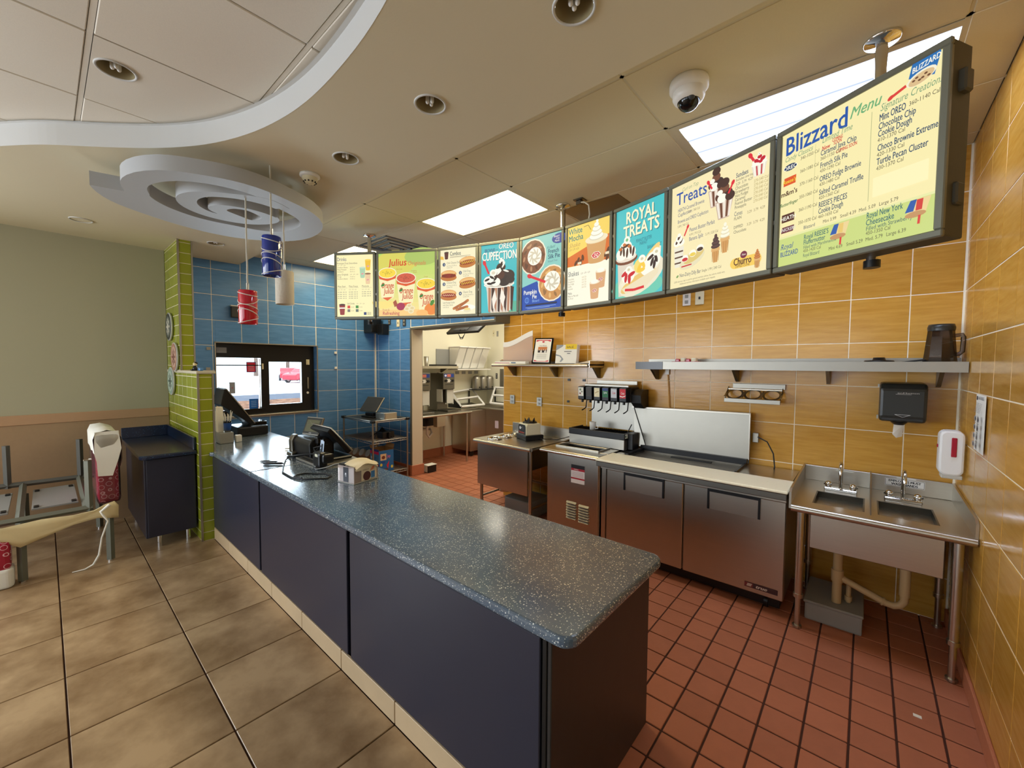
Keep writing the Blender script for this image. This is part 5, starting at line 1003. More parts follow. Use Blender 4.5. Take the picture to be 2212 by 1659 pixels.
strip(mb, [(pol(a[1], a[0]), pol(a[2], a[0])) for a in interp(ctl)])
B_ = [((35, .44), (33, .345)), ((13, .45), (10, .31)), ((-2, .405), (-8, .285)), ((-15, .365), (-25, .265)), ((-38, .34), (-46, .25)), ((-60, .33), (-66, .23)), ((-88, .32), (-92, .205)), ((-118, .305), (-118, .185)), ((-150, .29), (-148, .165)), ((-180, .28), (-180, .13)), ((-209, .28), (-205, .14)), ((-239, .285), (-236, .185)), ((-263, .30), (-266, .19)), ((-280, .30), (-280, .175)), ((-293, .285), (-293, .17))]
Bi = interp([(a[0], a[1], b[0], b[1]) for a, b in B_]); strip(mb, [(pol(q[1], q[0]), pol(q[3], q[2])) for q in Bi], .0008)
Cc = [((-3.40, 1.185), (-3.455, 1.09)), ((-3.37, 1.12), (-3.435, 1.06)), ((-3.355, 1.03), (-3.412, 1.02)), ((-3.37, .955), (-3.405, .985)), ((-3.40, .88), (-3.425, .935)), ((-3.455, .82), (-3.465, .905)), ((-3.54, .795), (-3.515, .90)), ((-3.61, .83), (-3.545, .945)), ((-3.66, .92), (-3.57, 1.0)), ((-3.69, 1.0), (-3.60, 1.06)), ((-3.66, 1.10), (-3.60, 1.09))]
Ci = interp([a+b for a, b in Cc]); strip(mb, [((q[0], q[1]), (q[2], q[3])) for q in Ci], .0016)
sw = thing('ceiling_swirl', 'grey spiral swirl panel with shade toned into its colour hung below the soffit over the pendants', 'ceiling feature', (-3.5, .93, SZ0))
mb.build('spiral', 'swirl_shaded', sw)
mb = MB()
for a, r in ((-170, .5), (160, .5), (130, .5)): p = pol(r, a); mb.cyl((p[0], p[1], SZ1), (p[0], p[1], SO), .012, 8)
mb.build('standoff', 'grid_metal', sw)['kind'] = 'stuff'
MB().box(-3.36, -3.28, 1.19, 1.26, SO-.02, SO-.002, .006).sphere((-3.36, 1.22, SO-.04), .022, 12, 8).sphere((-3.28, 1.23, SO-.04), .022, 12, 8).build('junction_box', 'chrome', sw)
# ---- three pendants
def pendant(x, y, z0, z1, r, name, mt, lab, accent, top=SO-.002):
    t = thing('pendant_lamp', lab, 'pendant lamp', (x, y, z0), 0, 'glass cylinder pendants under the ceiling swirl')
    sh = MB().lathe([(r*.97, 0), (r, .004), (r, z1-z0-.006), (r*.96, z1-z0), (.012, z1-z0), (.012, z1-z0-.004), (r*.93, z1-z0-.006), (r*.94, .004), (r*.97, 0)], (x, y, z0), 32).build('shade', mt, t)
    MB().cyl((x, y, z1), (x, y, z1+.05), .009, 12).build('stem', 'chrome', t)
    MB().tube([(x, y, z1+.05), (x-.004, y, z1+.09), (x+.003, y, z1+.16), (x-.003, y, (z1+top)/2), (x+.002, y, top-.1), (x, y, top)], .0055, 8).build('cord', 'white_cord', t)
    if accent:
        for k, (zz, a0, amp) in enumerate(((.10, 0, .018), (.30, 1.5, .03), (.48, .6, .02), (.72, 2.2, .035), (.90, .3, .016))):
            pts = [(x+(r+.0015)*math.cos(a), y+(r+.0015)*math.sin(a), z0+(z1-z0)*zz+amp*math.sin(a*1+a0+k)) for a in [i*2*PI/28 for i in range(29)]]
            MB().tube(pts, .0028, 6, False).build('stripe', 'white_plastic', sh)
    MB().sphere((x, y, z0+(z1-z0)*.55), r*.45, 14, 8).build('bulb', 'white_plastic', t)
mat('blue_glass', (10, 44, 140), .08, coat=.6); mat('red_glass', (196, 14, 44), .08, coat=.6); mat('sand_glass', (212, 204, 186), .7, bump=(40, .5), noise=(12, .05))
pendant(-2.955, 1.0, 2.272, 2.525, .056, 'b', 'blue_glass', 'blue glass cylinder pendant with white stripes, highest of the three', True)
pendant(-3.172, .92, 1.967, 2.19, .056, 'r', 'red_glass', 'red glass cylinder pendant with white stripes, lowest of the three', True)
pendant(-3.30, 1.2, 2.142, 2.387, .062, 'w', 'sand_glass', 'off white frosted cylinder pendant behind the blue one', False)
# ---- things on the blue walls
t = thing('wall_strobe', 'small dark box on the blue tiled wall behind the red pendant', 'alarm box', (WW+.03, 1.66, 2.30))
MB().box(WW+.008, WW+.06, 1.595, 1.72, 2.29, 2.43, .006).build('box', 'dark_grey', t); MB().box(WW+.008, WW+.062, 1.59, 1.725, 2.43, 2.445, .002).build('cap', 'fascia_paint', t)
def outlet(x0, x1, z0, z1, y, lab, m='white_plastic', kind='duplex', axis='y', group=None):
    t = thing('wall_outlet', lab, 'outlet', ((x0+x1)/2, y, z0), 0, group)
    X = Matrix.Translation((x0, y, z0)) if axis == 'y' else Matrix.Translation((y, x0, z0)) @ Matrix.Rotation(PI/2, 4, 'Z')
    w_, h_ = x1-x0, z1-z0
    MB(X).box(0, w_, -.006, 0, 0, h_, .002).build('plate', m, t)
    mb = MB(X)
    if kind == 'duplex':
        for zz in (.28, .72): MB(X).prism([(0, 0)], 0, 0) if False else mb.box(w_*.28, w_*.72, -.009, -.005, h_*(zz-.13), h_*(zz+.13), .003)
    else: mb.box(w_*.4, w_*.6, -.012, -.005, h_*.4, h_*.6, .002)
    mb.build('socket' if kind == 'duplex' else 'switch', 'grey_plastic' if kind == 'duplex' else 'dark_grey', t)
DF, BF = DW-.0075, BW-.0075
outlet(-5.56, -5.485, 2.285, 2.40, DF, 'ivory blank wall plate above the doorway corner', 'cream_plastic', 'sw')
outlet(-5.40, -5.325, 2.285, 2.40, DF, 'dark outlet beside the ivory plate above the doorway corner', 'dark_grey')
outlet(-5.80, -5.735, 2.33, 2.42, DF, 'outlet just right of the black speaker', 'dark_grey')
outlet(-3.42, -3.345, 1.21, 1.322, BF, 'steel outlet on the orange wall nearest the kitchen opening', 'steel_light')
outlet(-2.99, -2.915, 1.21, 1.315, BF, 'steel outlet on the orange wall above the blender base', 'steel_light')
outlet(-1.305, -1.235, 2.255, 2.372, BF, 'white double outlet just below the Treats board', 'white_plastic')
outlet(-1.195, -1.12, 2.255, 2.372, BF, 'beige single jack plate right of the double outlet', 'cream_plastic', 'sw')
for (x0, x1, z0, z1, lab) in ((-2.555, -2.52, 1.525, 1.55, 'upper left black tape square on the orange wall'), (-2.36, -2.325, 1.525, 1.55, 'upper right black tape square on the orange wall'), (-2.56, -2.53, 1.28, 1.305, 'lower black tape square on the orange wall')):
    tag(MB().box(x0, x1, BF-.003, BF, z0, z1).build('tape_patch', 'black_plastic'), lab, 'tape', 'black squares left of the soda dispenser')
t = thing('wall_speaker', 'black speaker box mounted near the corner under the drinks board', 'speaker', (-6.05, 3.5, 2.18))
MB().box(-6.17, -5.93, 3.42, 3.60, 2.20, 2.46, .015).build('housing', 'black_plastic', t); MB().box(-5.93, -5.78, 3.52, 3.635, 2.17, 2.34, .01).box(-6.2, -5.80, 3.50, 3.52, 2.44, 2.455).build('bracket', 'black_plastic', t)
mb = MB()
for y, z, lab in ((2.962, 1.873, 'upper small white hook on the blue wall right of the window'), (2.962, 1.64, 'lower small white hook on the blue wall right of the window')):
    tag(MB().box(WW+.008, WW+.02, y-.02, y+.02, z-.018, z+.018, .004).build('wall_hook', 'white_plastic'), lab, 'hook', 'hooks right of the window')
for y, z, lab in ((1.356, 1.884, 'upper torn tape patch on the blue wall left of the window'), (1.346, 1.63, 'lower torn tape patch on the blue wall left of the window')):
    tag(MB().box(WW+.008, WW+.010, y-.022, y+.022, z-.018, z+.018).build('tape_patch', 'grey_plastic'), lab, 'tape', 'tape left of the window')
# ---- round plates on the green wall
for x, z, cols, lab in ((-5.84, 2.10, ((60, 66, 60), (110, 116, 110), (220, 216, 200)), 'topmost round decorative plate on the green wall, dark rimmed'), (-5.60, 1.765, ((176, 130, 110), (206, 170, 150), (140, 90, 80)), 'middle round decorative plate on the green wall, reddish'), (-5.82, 1.50, ((150, 176, 160), (190, 206, 190), (90, 110, 100)), 'lowest round decorative plate on the green wall, grey green')):
    y = HW0-.004; t = thing('wall_plate', lab, 'plate', (x, y, z-.15), 0, 'three round plates on the green wall')
    X = Matrix.Translation((x, y, z)) @ Matrix.Rotation(PI/2, 4, 'X')
    MB().lathe([(0, .012), (.12, .012), (.15, .02), (.155, .016), (.15, .0), (0, 0)], (0, 0, 0), 36, X).build('dish', 'fascia_paint', t)
    P = Print((x, y-.0205, z), (.15, 0, 0), (0, 0, .15), (0, -1, 0), .0002); P.ell(0, 0, .97, .97, cols[0], n=32).ell(0, 0, .75, .75, cols[1], n=32)
    for k in range(8): P.ell(.45*math.cos(k*.785), .45*math.sin(k*.785), .16, .09, cols[2], k*45)
    P.ell(0, 0, .25, .25, cols[2]); P.flush('decoration', 'print', t)
t = thing('figurine', 'small dark haired figurine sitting on the half wall cap', 'figurine', (-5.02, .985, 1.625))
MB().lathe([(.02, 0), (.024, .02), (.016, .045), (.008, .05)], (-5.02, .985, 1.625), 12).box(-5.045, -5.0, .95, .975, 1.625, 1.64, .005).build('body', 'black_plastic', t); MB().sphere((-5.02, .985, 1.69), .018, 14, 9).build('head', 'kraft', t); MB().sphere((-5.022, .99, 1.697), .019, 12, 7, (1, 1, .8)).build('hair', 'black_plastic', t)
tag(MB().box(-4.93, -4.86, .985, 1.02, 1.625, 1.655, .006).build('ornament', 'blue_tile'), 'tiny blue ornament on the half wall cap', 'ornament')
mat('napkin_paper', (240, 230, 204), .85)
tag(MB().box(.23, .26, 2.735, 2.755, .001, .004).build('paper_scrap', 'paper_white'), 'tiny white paper scrap on the red quarry tiles, lower right', 'scrap')
# ================================================================ on the service counter
t = thing('napkin_dispenser', 'clear sided napkin dispenser with cream napkins drooping over its top', 'napkin dispenser', (-2.795, 1.495, CT), 12)
MB().box(-.088, .088, -.112, .112, .0, .008, .002).build('base', 'grey_plastic', t, local=True)
MB().box(-.080, .080, -.104, .104, .008, .118, .004).build('body', 'black_plastic', t, local=True)
MB().box(-.084, .084, -.108, -.1045, .008, .124).box(-.084, .084, .1045, .108, .008, .124).box(.0805, .084, -.104, .104, .008, .124).build('cover', 'clear_acrylic', t, local=True)
MB().box(-.084, -.02, -.106, .106, .118, .134, .006).build('lid', 'black_plastic', t, local=True)
mb = MB()
for k in range(3):
    z = .122+k*.006; vs = []; nx, ny = 7, 9
    for i in range(nx):
        for j in range(ny):
            u, v = i/(nx-1), j/(ny-1); vs.append((-.03+u*.125+k*.003, -.10+v*.20, z+.018*math.sin(v*PI)*(1-.3*u)+.006*math.sin(u*5+k)-max(0, u-.75)*.09*(1+.4*math.sin(v*7+k))))
    mb.add(vs, [(i*ny+j, i*ny+j+1, (i+1)*ny+j+1, (i+1)*ny+j) for i in range(nx-1) for j in range(ny-1)], True)
mb.build('napkins', 'napkin_paper', t, local=True)
P = Print((-.026, -.1085, .012), (.052, 0, 0), (0, 0, .105), (0, -1, 0), .0003); P.rect(0, 0, 1, 1, (14, 18, 34)).ell(.5, .55, .14, .07, (226, 226, 230)).text('Tork', .5, .36, .22, (226, 226, 230), 0, 'c', .8); P.flush('front_strip', 'print', t).matrix_parent_inverse = Matrix()
P = Print((.0845, -.045, .012), (0, .14, 0), (0, 0, .098), (1, 0, 0), .0003); P.poly([(0, 0), (1, 0), (1, .7), (.85, 1), (.1, 1), (0, .85)], (232, 218, 190)).ell(.36, .3, .25, .34, (92, 50, 50)).rect(.62, .05, .88, .55, (70, 130, 190)).poly([(.55, .6), (.8, .7), (.9, .95), (.7, .9)], (220, 130, 90)).text('OREO', .1, .72, .14, (120, 100, 80), 0, 'l', 1); P.flush('advert_card', 'print', t).matrix_parent_inverse = Matrix()
# point of sale cluster
t = thing('register_terminal', 'black touch screen register seen from behind, on a silver base tray', 'cash register', (-3.58, 1.66, CT))
MB().extr([(-3.80, 1.445), (-3.36, 1.44), (-3.30, 1.80), (-3.76, 1.82)], 'z', CT+.001, CT+.022).build('base_tray', 'steel_light', t, bev=.004)
MB().box(-3.74, -3.42, 1.47, 1.78, CT+.022, CT+.045, .008).build('base', 'black_plastic', t)
sc = MB().add([(-3.80, 1.60, 1.148), (-3.45, 1.60, 1.148), (-3.46, 1.79, .925), (-3.81, 1.79, .925), (-3.80, 1.57, 1.12), (-3.45, 1.57, 1.12), (-3.46, 1.76, .90), (-3.81, 1.76, .90)], [(0, 1, 2, 3), (4, 7, 6, 5), (0, 4, 5, 1), (1, 5, 6, 2), (2, 6, 7, 3), (3, 7, 4, 0)]).build('screen_back', 'black_plastic', t, bev=.006)
MB().tube([(-3.80, 1.601, 1.152), (-3.45, 1.601, 1.152), (-3.447, 1.79, .93)], .006, 8).build('screen_edge', 'steel_light', sc)
MB().box(-3.68, -3.56, 1.58, 1.68, .89, 1.05, .012).box(-3.66, -3.58, 1.54, 1.60, 1.0, 1.06, .008).build('stand', 'black_plastic', t)
mb = MB()
for k in range(7): a = random.random(); mb.tube([(-3.62+a*.2, 1.56, 1.02-.03*k*.3), (-3.56+.02*k, 1.50, .98-.01*k), (-3.48+.015*k, 1.49, .90), (-3.42+.01*k, 1.52, .875)], .0045, 6)
mb.build('cable_bundle', 'wire', t)['kind'] = 'stuff'
P = Print((-3.515, 1.535, .955), (.11, -.02, 0), (0, .01, .095), (0, -1, 0), .0006); P.rect(0, 0, 1, 1, (196, 214, 236)).rect(.28, .0, .75, .72, (40, 50, 64)).poly([(.4, 1), (.6, 1.12), (.85, 1)], (196, 214, 236)); P.flush('bracket_card', 'print', t)
t = thing('receipt_printer', 'dark receipt printer carrying a small silver framed customer display', 'printer', (-3.85, 1.58, CT))
MB().extr([(1.50, .856), (1.49, 1.0), (1.515, 1.04), (1.66, 1.035), (1.67, .856)], 'x', -3.97, -3.62).build('body', 'black_plastic', t, bev=.012)
MB().extr([(1.475, .872), (1.472, .995), (1.497, 1.043), (1.53, 1.05), (1.53, .872)], 'x', -4.035, -3.955).extr([(1.45, .852), (1.45, .89), (1.53, .91), (1.55, .852)], 'x', -4.03, -3.90).build('front_cover', 'steel_dark', t, bev=.01)
X = Matrix.Translation((-3.80, 1.575, 1.052)) @ Matrix.Rotation(math.radians(14), 4, 'Z') @ Matrix.Rotation(math.radians(-22), 4, 'X')
ds = MB(X).box(-.108, .108, -.008, .012, 0, .168, .004).build('display', 'steel_light', t); MB(X).box(-.102, .102, -.0105, -.0075, .008, .16).build('screen', 'smoke_cover', ds)
P = Print(X @ Vector((-.085, -.0108, .03)), X.to_3x3() @ Vector((.17, 0, 0)), X.to_3x3() @ Vector((0, 0, .11)), X.to_3x3() @ Vector((0, -1, 0)), .0003); P.rect(0, 0, 1, 1, (84, 82, 48)).line([(.2, .9), (.9, .1)], .02, (120, 120, 84)).line([(.1, .5), (.8, .95)], .012, (110, 110, 76)).text('NCR', .5, -.15, .12, (220, 220, 216), 0, 'c'); P.flush('screen_image', 'print', ds)
t = thing('barcode_scanner', 'black upright scanner stand with a label, in front of the register', 'scanner', (-3.33, 1.45, CT))
MB().lathe([(.045, 0), (.05, .01), (.03, .02)], (-3.33, 1.45, CT+.001), 20).box(-3.40, -3.27, 1.42, 1.49, .868, .985, .02).box(-3.385, -3.24, 1.44, 1.53, .90, .975, .018).build('body', 'black_plastic', t)
P = Print((-3.345, 1.4195, .952), (.05, 0, 0), (0, 0, .022), (0, -1, 0), .0006); P.rect(0, 0, 1, 1, (220, 220, 196)); P.flush('label', 'print', t)
t = thing('charging_cable', 'thin black cable looping over the counter in front of the register', 'cable', (-3.4, 1.3, CT))
z = CT+.006
MB().tube([(-3.45, 1.50, z+.09), (-3.70, 1.48, z+.05), (-3.90, 1.43, z+.01), (-3.80, 1.36, z), (-3.62, 1.28, z), (-3.40, 1.195, z), (-3.20, 1.185, z), (-3.08, 1.225, z), (-3.03, 1.29, z), (-2.97, 1.345, z), (-3.02, 1.40, z), (-3.12, 1.40, z), (-3.16, 1.35, z), (-3.24, 1.30, z), (-3.24, 1.235, z), (-3.18, 1.195, z+.006), (-3.10, 1.22, z+.008)], .0058, 8).build('wire', 'wire', t)
MB().tube([(-3.30, 1.40, z), (-3.22, 1.45, z+.02), (-3.16, 1.50, z+.05), (-3.08, 1.58, z+.06), (-3.05, 1.68, z+.03)], .004, 8).build('grey_wire', 'grey_plastic', t)
t = thing('coiled_lead', 'small coil of clear lead left of the receipt printer', 'cable', (-4.10, 1.52, CT))
MB().tube([(-4.13+.045*math.cos(a/3.), 1.51+.03*math.sin(a/3.), CT+.006+.0035*a/3.) for a in range(40)], .0045, 6).build('coil', 'white_cord', t)
for (x0, y0, x1, y1, lab) in ((-3.93, 1.20, -3.80, 1.30, 'thin black pen lying left on the blue countertop'), (-3.80, 1.185, -3.68, 1.30, 'thicker black folding knife lying on the blue countertop')):
    r = .006 if 'pen' in lab else .010; t = thing('pen' if r < .008 else 'folding_knife', lab, 'pen' if r < .008 else 'knife', ((x0+x1)/2, (y0+y1)/2, CT))
    MB().tube([(x0, y0, CT+r+.001), (x0+(x1-x0)*.1, y0+(y1-y0)*.1, CT+r+.001), (x0+(x1-x0)*.9, y0+(y1-y0)*.9, CT+r+.001), (x1, y1, CT+r+.001)], [r*.4, r, r, r*.6], 10).build('barrel' if r < .008 else 'handle', 'black_plastic', t); MB().tube([(x0+.03, y0+.02, CT+2*r+.003), (x0+.07, y0+.055, CT+2*r+.003)], .0025, 6).build('clip', 'steel_dark', t)
# second register beside the drive-through window
t = thing('register_terminal', 'black register by the drive through window, screen seen from behind', 'cash register', (-5.60, 1.58, CT))
MB().box(-5.80, -5.42, 1.44, 1.76, CT+.001, .965, .02).build('base', 'black_plastic', t)
MB().box(-5.72, -5.50, 1.56, 1.77, .955, 1.005, .012).build('printer_top', 'black_gloss', t)
sc = MB().extr([(1.60, 1.00), (1.57, .985), (1.275, 1.24), (1.285, 1.30), (1.31, 1.415), (1.325, 1.41)], 'x', -5.72, -5.38).build('screen_back', 'black_plastic', t, bev=.006)
MB().extr([(1.605, 1.008), (1.60, 1.0), (1.325, 1.41), (1.332, 1.418)], 'x', -5.73, -5.37).build('screen_edge', 'steel_light', sc)
t = thing('supply_box', 'grey metal box beside the half wall holding cup and bags', 'box', (-5.13, 1.255, CT))
topslab('box', rrect(-5.26, -5.09, 1.19, 1.315, .01), 'grey_plastic', t, CT+.001, .965, .004)
tag(MB().box(-5.15, -5.09, 1.335, 1.39, CT+.001, .925, .004).build('small_box', 'white_plastic'), 'small white box right of the grey box', 'box')
t = thing('straw_cup', 'blue printed cup full of straws and spoons on the grey box', 'cup', (-5.13, 1.27, .966))
MB().lathe([(.028, 0), (.038, .12), (.036, .12), (.026, .003), (0, .003), (0, 0)], (-5.13, 1.27, .966), 24).build('cup', 'glass', t)
MB().col((26, 74, 150)).lathe([(.0292, .02), (.0376, .10)], (-5.13, 1.27, .966), 24).build('band', 'print', t)
for k in range(9):
    a = k*.7; MB().tube([(-5.13+.012*math.cos(a), 1.27+.012*math.sin(a), .972), (-5.13+.03*math.cos(a), 1.27+.03*math.sin(a), 1.09), (-5.13+.05*math.cos(a), 1.27+.045*math.sin(a), 1.16+.012*(k % 4))], .0035, 6).build('straw', 'white_plastic', t)
t = thing('paper_bags', 'upright stack of white paper sleeves behind the straw cup', 'paper sleeves', (-5.2, 1.215, .966))
for k in range(7): MB().box(-5.255+k*.012, -5.247+k*.012, 1.192, 1.245, .9665, 1.19+.015*((k*3) % 4), .001).build('sleeve', 'paper_white', t)
# ================================================================ on the wall shelves
SZ = 1.7135
t = thing('acrylic_shield', 'clear acrylic panel with a frosted wave on the left shelf', 'acrylic panel', (-3.15, 3.74, SZ))
wv = [(-3.40+.46*k/12, 2.033+.055*math.sin((k/12.-.62)*3.0)+.02*(k/12.)) for k in range(13)]
MB().extr([(-3.40, SZ+.001), (-2.94, SZ+.001)]+[(x, z) for x, z in wv[::-1]], 'y', 3.74, 3.745).build('sheet', 'clear_acrylic', t)
MB().extr([(x, z-.06) for x, z in wv]+[(x, z) for x, z in wv[::-1]], 'y', 3.737, 3.7395).build('wave', 'white_plastic', t)
MB().box(-3.42, -2.93, 3.70, 3.78, SZ, SZ+.045, .002).build('foot', 'clear_acrylic', t)
t = thing('menu_leaflets', 'flat red and white leaflets at the left end of the left shelf', 'leaflets', (-3.2, 3.66, SZ))
MB().box(-3.43, -2.95, 3.62, 3.69, SZ, SZ+.03, .002).build('leaflet', 'paper_white', t); P = Print((-3.43, 3.6195, SZ), (.48, 0, 0), (0, 0, .03), (0, -1, 0), .0004); P.rect(0, .3, .5, .5, (190, 60, 70)).rect(.55, .3, .7, .7, (60, 90, 120)); P.flush('stripe', 'print', t)
tag(MB().box(-3.445, -3.37, 3.75, 3.84, SZ, SZ+.055, .003).build('brown_box', 'cardboard'), 'small brown box at the far left end of the left shelf', 'box')
X = Matrix.Translation((-2.80, 3.72, SZ+.004)) @ Matrix.Rotation(math.radians(-12), 4, 'X') @ Matrix.Rotation(math.radians(6), 4, 'Z')
t = thing('framed_certificate', 'black framed certificate with a photo leaning on the left shelf', 'picture frame', (-2.8, 3.72, SZ))
MB(X).box(-.122, .122, -.010, .008, 0, .30, .003).build('frame', 'black_gloss', t)
P = Print(X @ Vector((-.105, -.0105, .015)), X.to_3x3() @ Vector((.21, 0, 0)), X.to_3x3() @ Vector((0, 0, .27)), X.to_3x3() @ Vector((0, -1, 0)), .0003)
P.rect(0, 0, 1, 1, (240, 238, 228)).poly([(.05, .97), (.95, .97), (.95, .88), (.75, .93), (.25, .93), (.05, .88)], (200, 60, 80)).poly([(.05, .03), (.95, .03), (.95, .1), (.75, .05), (.25, .05), (.05, .1)], (200, 60, 80)).ell(.5, .88, .08, .035, (190, 40, 60)).text('The Brand MBE Award', .5, .69, .065, (90, 60, 60), 0, 'c', .75)
P.rect(.22, .42, .78, .66, (60, 44, 36)).rect(.22, .54, .78, .66, (200, 120, 60))
for k in range(4): P.ell(.3+k*.13, .53, .04, .045, (216, 170, 140)).ell(.3+k*.13, .46, .06, .05, (230, 226, 220) if k % 2 else (50, 44, 44))
for k in range(5): P.rect(.2, .34-k*.045, .8, .35-k*.045, (160, 156, 150))
P.flush('document', 'print', t)
X = Matrix.Translation((-2.475, 3.75, SZ+.004)) @ Matrix.Rotation(math.radians(-8), 4, 'X') @ Matrix.Rotation(math.radians(4), 4, 'Z')
t = thing('glove_box', 'white and grey carton with yellow label standing on the left shelf', 'carton', (-2.47, 3.75, SZ))
MB(X).box(-.13, .13, -.03, .03, 0, .205, .003).build('carton', 'paper_white', t)
P = Print(X @ Vector((-.13, -.0305, 0)), X.to_3x3() @ Vector((.26, 0, 0)), X.to_3x3() @ Vector((0, 0, .205)), X.to_3x3() @ Vector((0, -1, 0)), .0003)
P.poly([(0, .7), (.3, .9), (.35, 1), (0, 1)], (150, 154, 158)).poly([(0, .5), (.25, .42), (.4, .22), (.3, .08), (.22, .08), (.3, .25), (.2, .38), (0, .42)], (150, 156, 160)).rect(.4, .62, .75, .66, (110, 110, 112)).rect(.55, .52, .7, .55, (40, 44, 60)).rect(.45, .76, .98, 1.03, (236, 200, 30)).text('SALE', .5, .82, .16, (40, 36, 20), 0, 'l', 1); P.flush('printing', 'print', t)
t = thing('loose_papers', 'curled white papers at the right end of the left shelf', 'paper', (-2.25, 3.78, SZ))
for k in range(3): MB().add([(-2.33+k*.03, 3.66, SZ+.002+k*.004), (-2.12+k*.004, 3.66, SZ+.002+k*.004), (-2.12, 3.86, SZ+.012+k*.01), (-2.30+k*.03, 3.86, SZ+.03+k*.008)], [(0, 1, 2, 3)]).build('sheet', 'paper_white', t)
t = thing('red_trinket', 'small red and cream trinket on the right shelf above the soda dispenser', 'trinket', (-1.22, 3.76, 1.736))
for k in range(4): MB().box(-1.30+k*.045, -1.262+k*.045, 3.72, 3.79, 1.737, 1.765+.008*(k % 2), .006).build('block', 'red_vinyl' if k % 2 == 0 else 'cream_plastic', t)
MB().box(-1.33, -1.10, 3.715, 3.80, 1.736, 1.742, .002).build('plate', 'red_vinyl', t)
t = thing('blender_jar', 'smoky translucent blender jar standing upside down on the right shelf', 'jar', (.345, 3.72, 1.737))
MB().lathe([(.078, 0), (.074, .03), (.060, .20), (.058, .225), (.050, .23), (.0, .23)], (.345, 3.72, 1.737), 8, smooth=False).lathe([(.074, .002), (.056, .21)], (.345, 3.72, 1.737), 8, smooth=False).build('jar', 'smoke_glass', t)
MB().lathe([(.062, .195), (.064, .215), (.058, .235), (.05, .236)], (.345, 3.72, 1.737), 24).build('collar', 'smoke_cover', t)
MB().tube([(.405, 3.72, 1.90), (.437, 3.72, 1.905), (.442, 3.72, 1.89), (.44, 3.72, 1.80), (.425, 3.72, 1.785), (.41, 3.72, 1.785)], .012, 10).build('handle', 'smoke_glass', t)
t = thing('jar_lid', 'flat black jar lid leaning against the blender jar', 'lid', (.12, 3.74, 1.737))
MB().lathe([(0, .03), (.03, .03), (.035, .012), (.075, .010), (.08, 0), (0, 0)], (.06, 3.74, 1.737), 24).build('lid', 'black_plastic', t); MB().box(.16, .30, 3.70, 3.78, 1.738, 1.748, .003, rot=(0, -9, 0)).build('pad', 'black_plastic', t)
# towel and soap dispensers, rack, poster
t = thing('towel_dispenser', 'dark smoked paper towel dispenser on the orange wall with a sheet hanging', 'towel dispenser', (.19, 3.80, 1.33))
MB().extr([(3.895, 1.34), (3.74, 1.335), (3.715, 1.36), (3.71, 1.56), (3.74, 1.595), (3.895, 1.60)], 'x', .072, .302).build('cover', 'smoke_cover', t, bev=.02)
MB().lathe([(.025, 0), (.045, .02)], (.175, 3.77, 1.315), 16).build('nozzle', 'black_plastic', t); MB().box(.062, .070, 3.80, 3.83, 1.345, 1.37).box(.062, .070, 3.80, 3.83, 1.565, 1.585).build('hinge', 'steel_light', t)
P = Print((.15, 3.7095, 1.37), (.075, 0, 0), (0, 0, .02), (0, -1, 0), .0008); P.line([(0, .9), (1, .9)], .08, (220, 220, 216)).line([(0, .9), (.5, .1), (1, .9)], .05, (200, 200, 196)).text('enMotion', .1, 7.9, .5, (225, 225, 220)).rect(0, 7.6, 1, 7.7, (200, 200, 196)); P.flush('badge', 'print', t)
MB().add([(.15, 3.76, 1.32), (.20, 3.775, 1.32), (.195, 3.79, 1.235), (.165, 3.77, 1.225), (.145, 3.755, 1.25)], [(0, 1, 2, 3, 4)]).build('paper', 'paper_white', t)
t = thing('soap_dispenser', 'white soap dispenser with a dark red window on the right orange wall', 'soap dispenser', (.40, 3.58, 1.04))
MB().extr(rrect(.345, .452, 1.055, 1.325, .035, 5), 'y', 3.53, 3.63).build('cover', 'white_plastic', t, bev=.012)
MB().box(.395, .418, 3.524, 3.531, 1.17, 1.285, .004).build('window', 'red_vinyl', t); MB().box(.36, .45, 3.545, 3.63, 1.035, 1.06, .004).build('nozzle', 'hopper_plastic', t); MB().box(.339, .346, 3.57, 3.59, 1.215, 1.235, .003).build('lock', 'red_vinyl', t)
t = thing('wash_poster', 'narrow white hand washing instruction poster on the right orange wall', 'poster', (RW-.009, 3.18, 1.26))
MB().box(RW-.0105, RW-.0085, 3.072, 3.298, 1.262, 1.56).build('sheet', 'paper_white', t)
P = Print((RW-.0105, 3.298, 1.262), (0, -.226, 0), (0, 0, .298), (-1, 0, 0), .0003); P.rect(.05, .9, .2, .97, (60, 60, 60)).text('HAND WASHING', .28, .91, .09, (50, 50, 50), 0, 'l', .8)
for k in range(7): lines(P, .08, .84-k*.025, .7, 1, .02, (140, 140, 140), .008)
for i in range(2):
    for j in range(4): P.ell(.3+.42*i, .58-j*.15, .12, .05, (150, 150, 150)).ell(.32+.42*i, .575-j*.15, .05, .03, (60, 60, 60)); P.rect(.18+.42*i, .505-j*.15, .45+.42*i, .512-j*.15, (120, 120, 120))
P.flush('printing', 'print', t)
t = thing('cone_rack', 'small angled steel rack with three round holes on the orange wall', 'rack', (-.70, 3.82, 1.39))
MB().box(-.865, -.485, 3.885, 3.896, 1.515, 1.556, .002).build('wall_plate', 'steel_light', t)
vs = MB(); pr_ = []
x0, x1 = -.90, -.50
for k in range(4):
    a = x0+(x1-x0)*k/3.; vs.box(a-.006, a+.006, 3.77, 3.89, 1.468, 1.474, rot=(24, 0, 0), piv=(a, 3.83, 1.471))
vs.box(x0, x1, 3.765, 3.785, 1.428, 1.434).box(x0, x1, 3.87, 3.89, 1.505, 1.511)
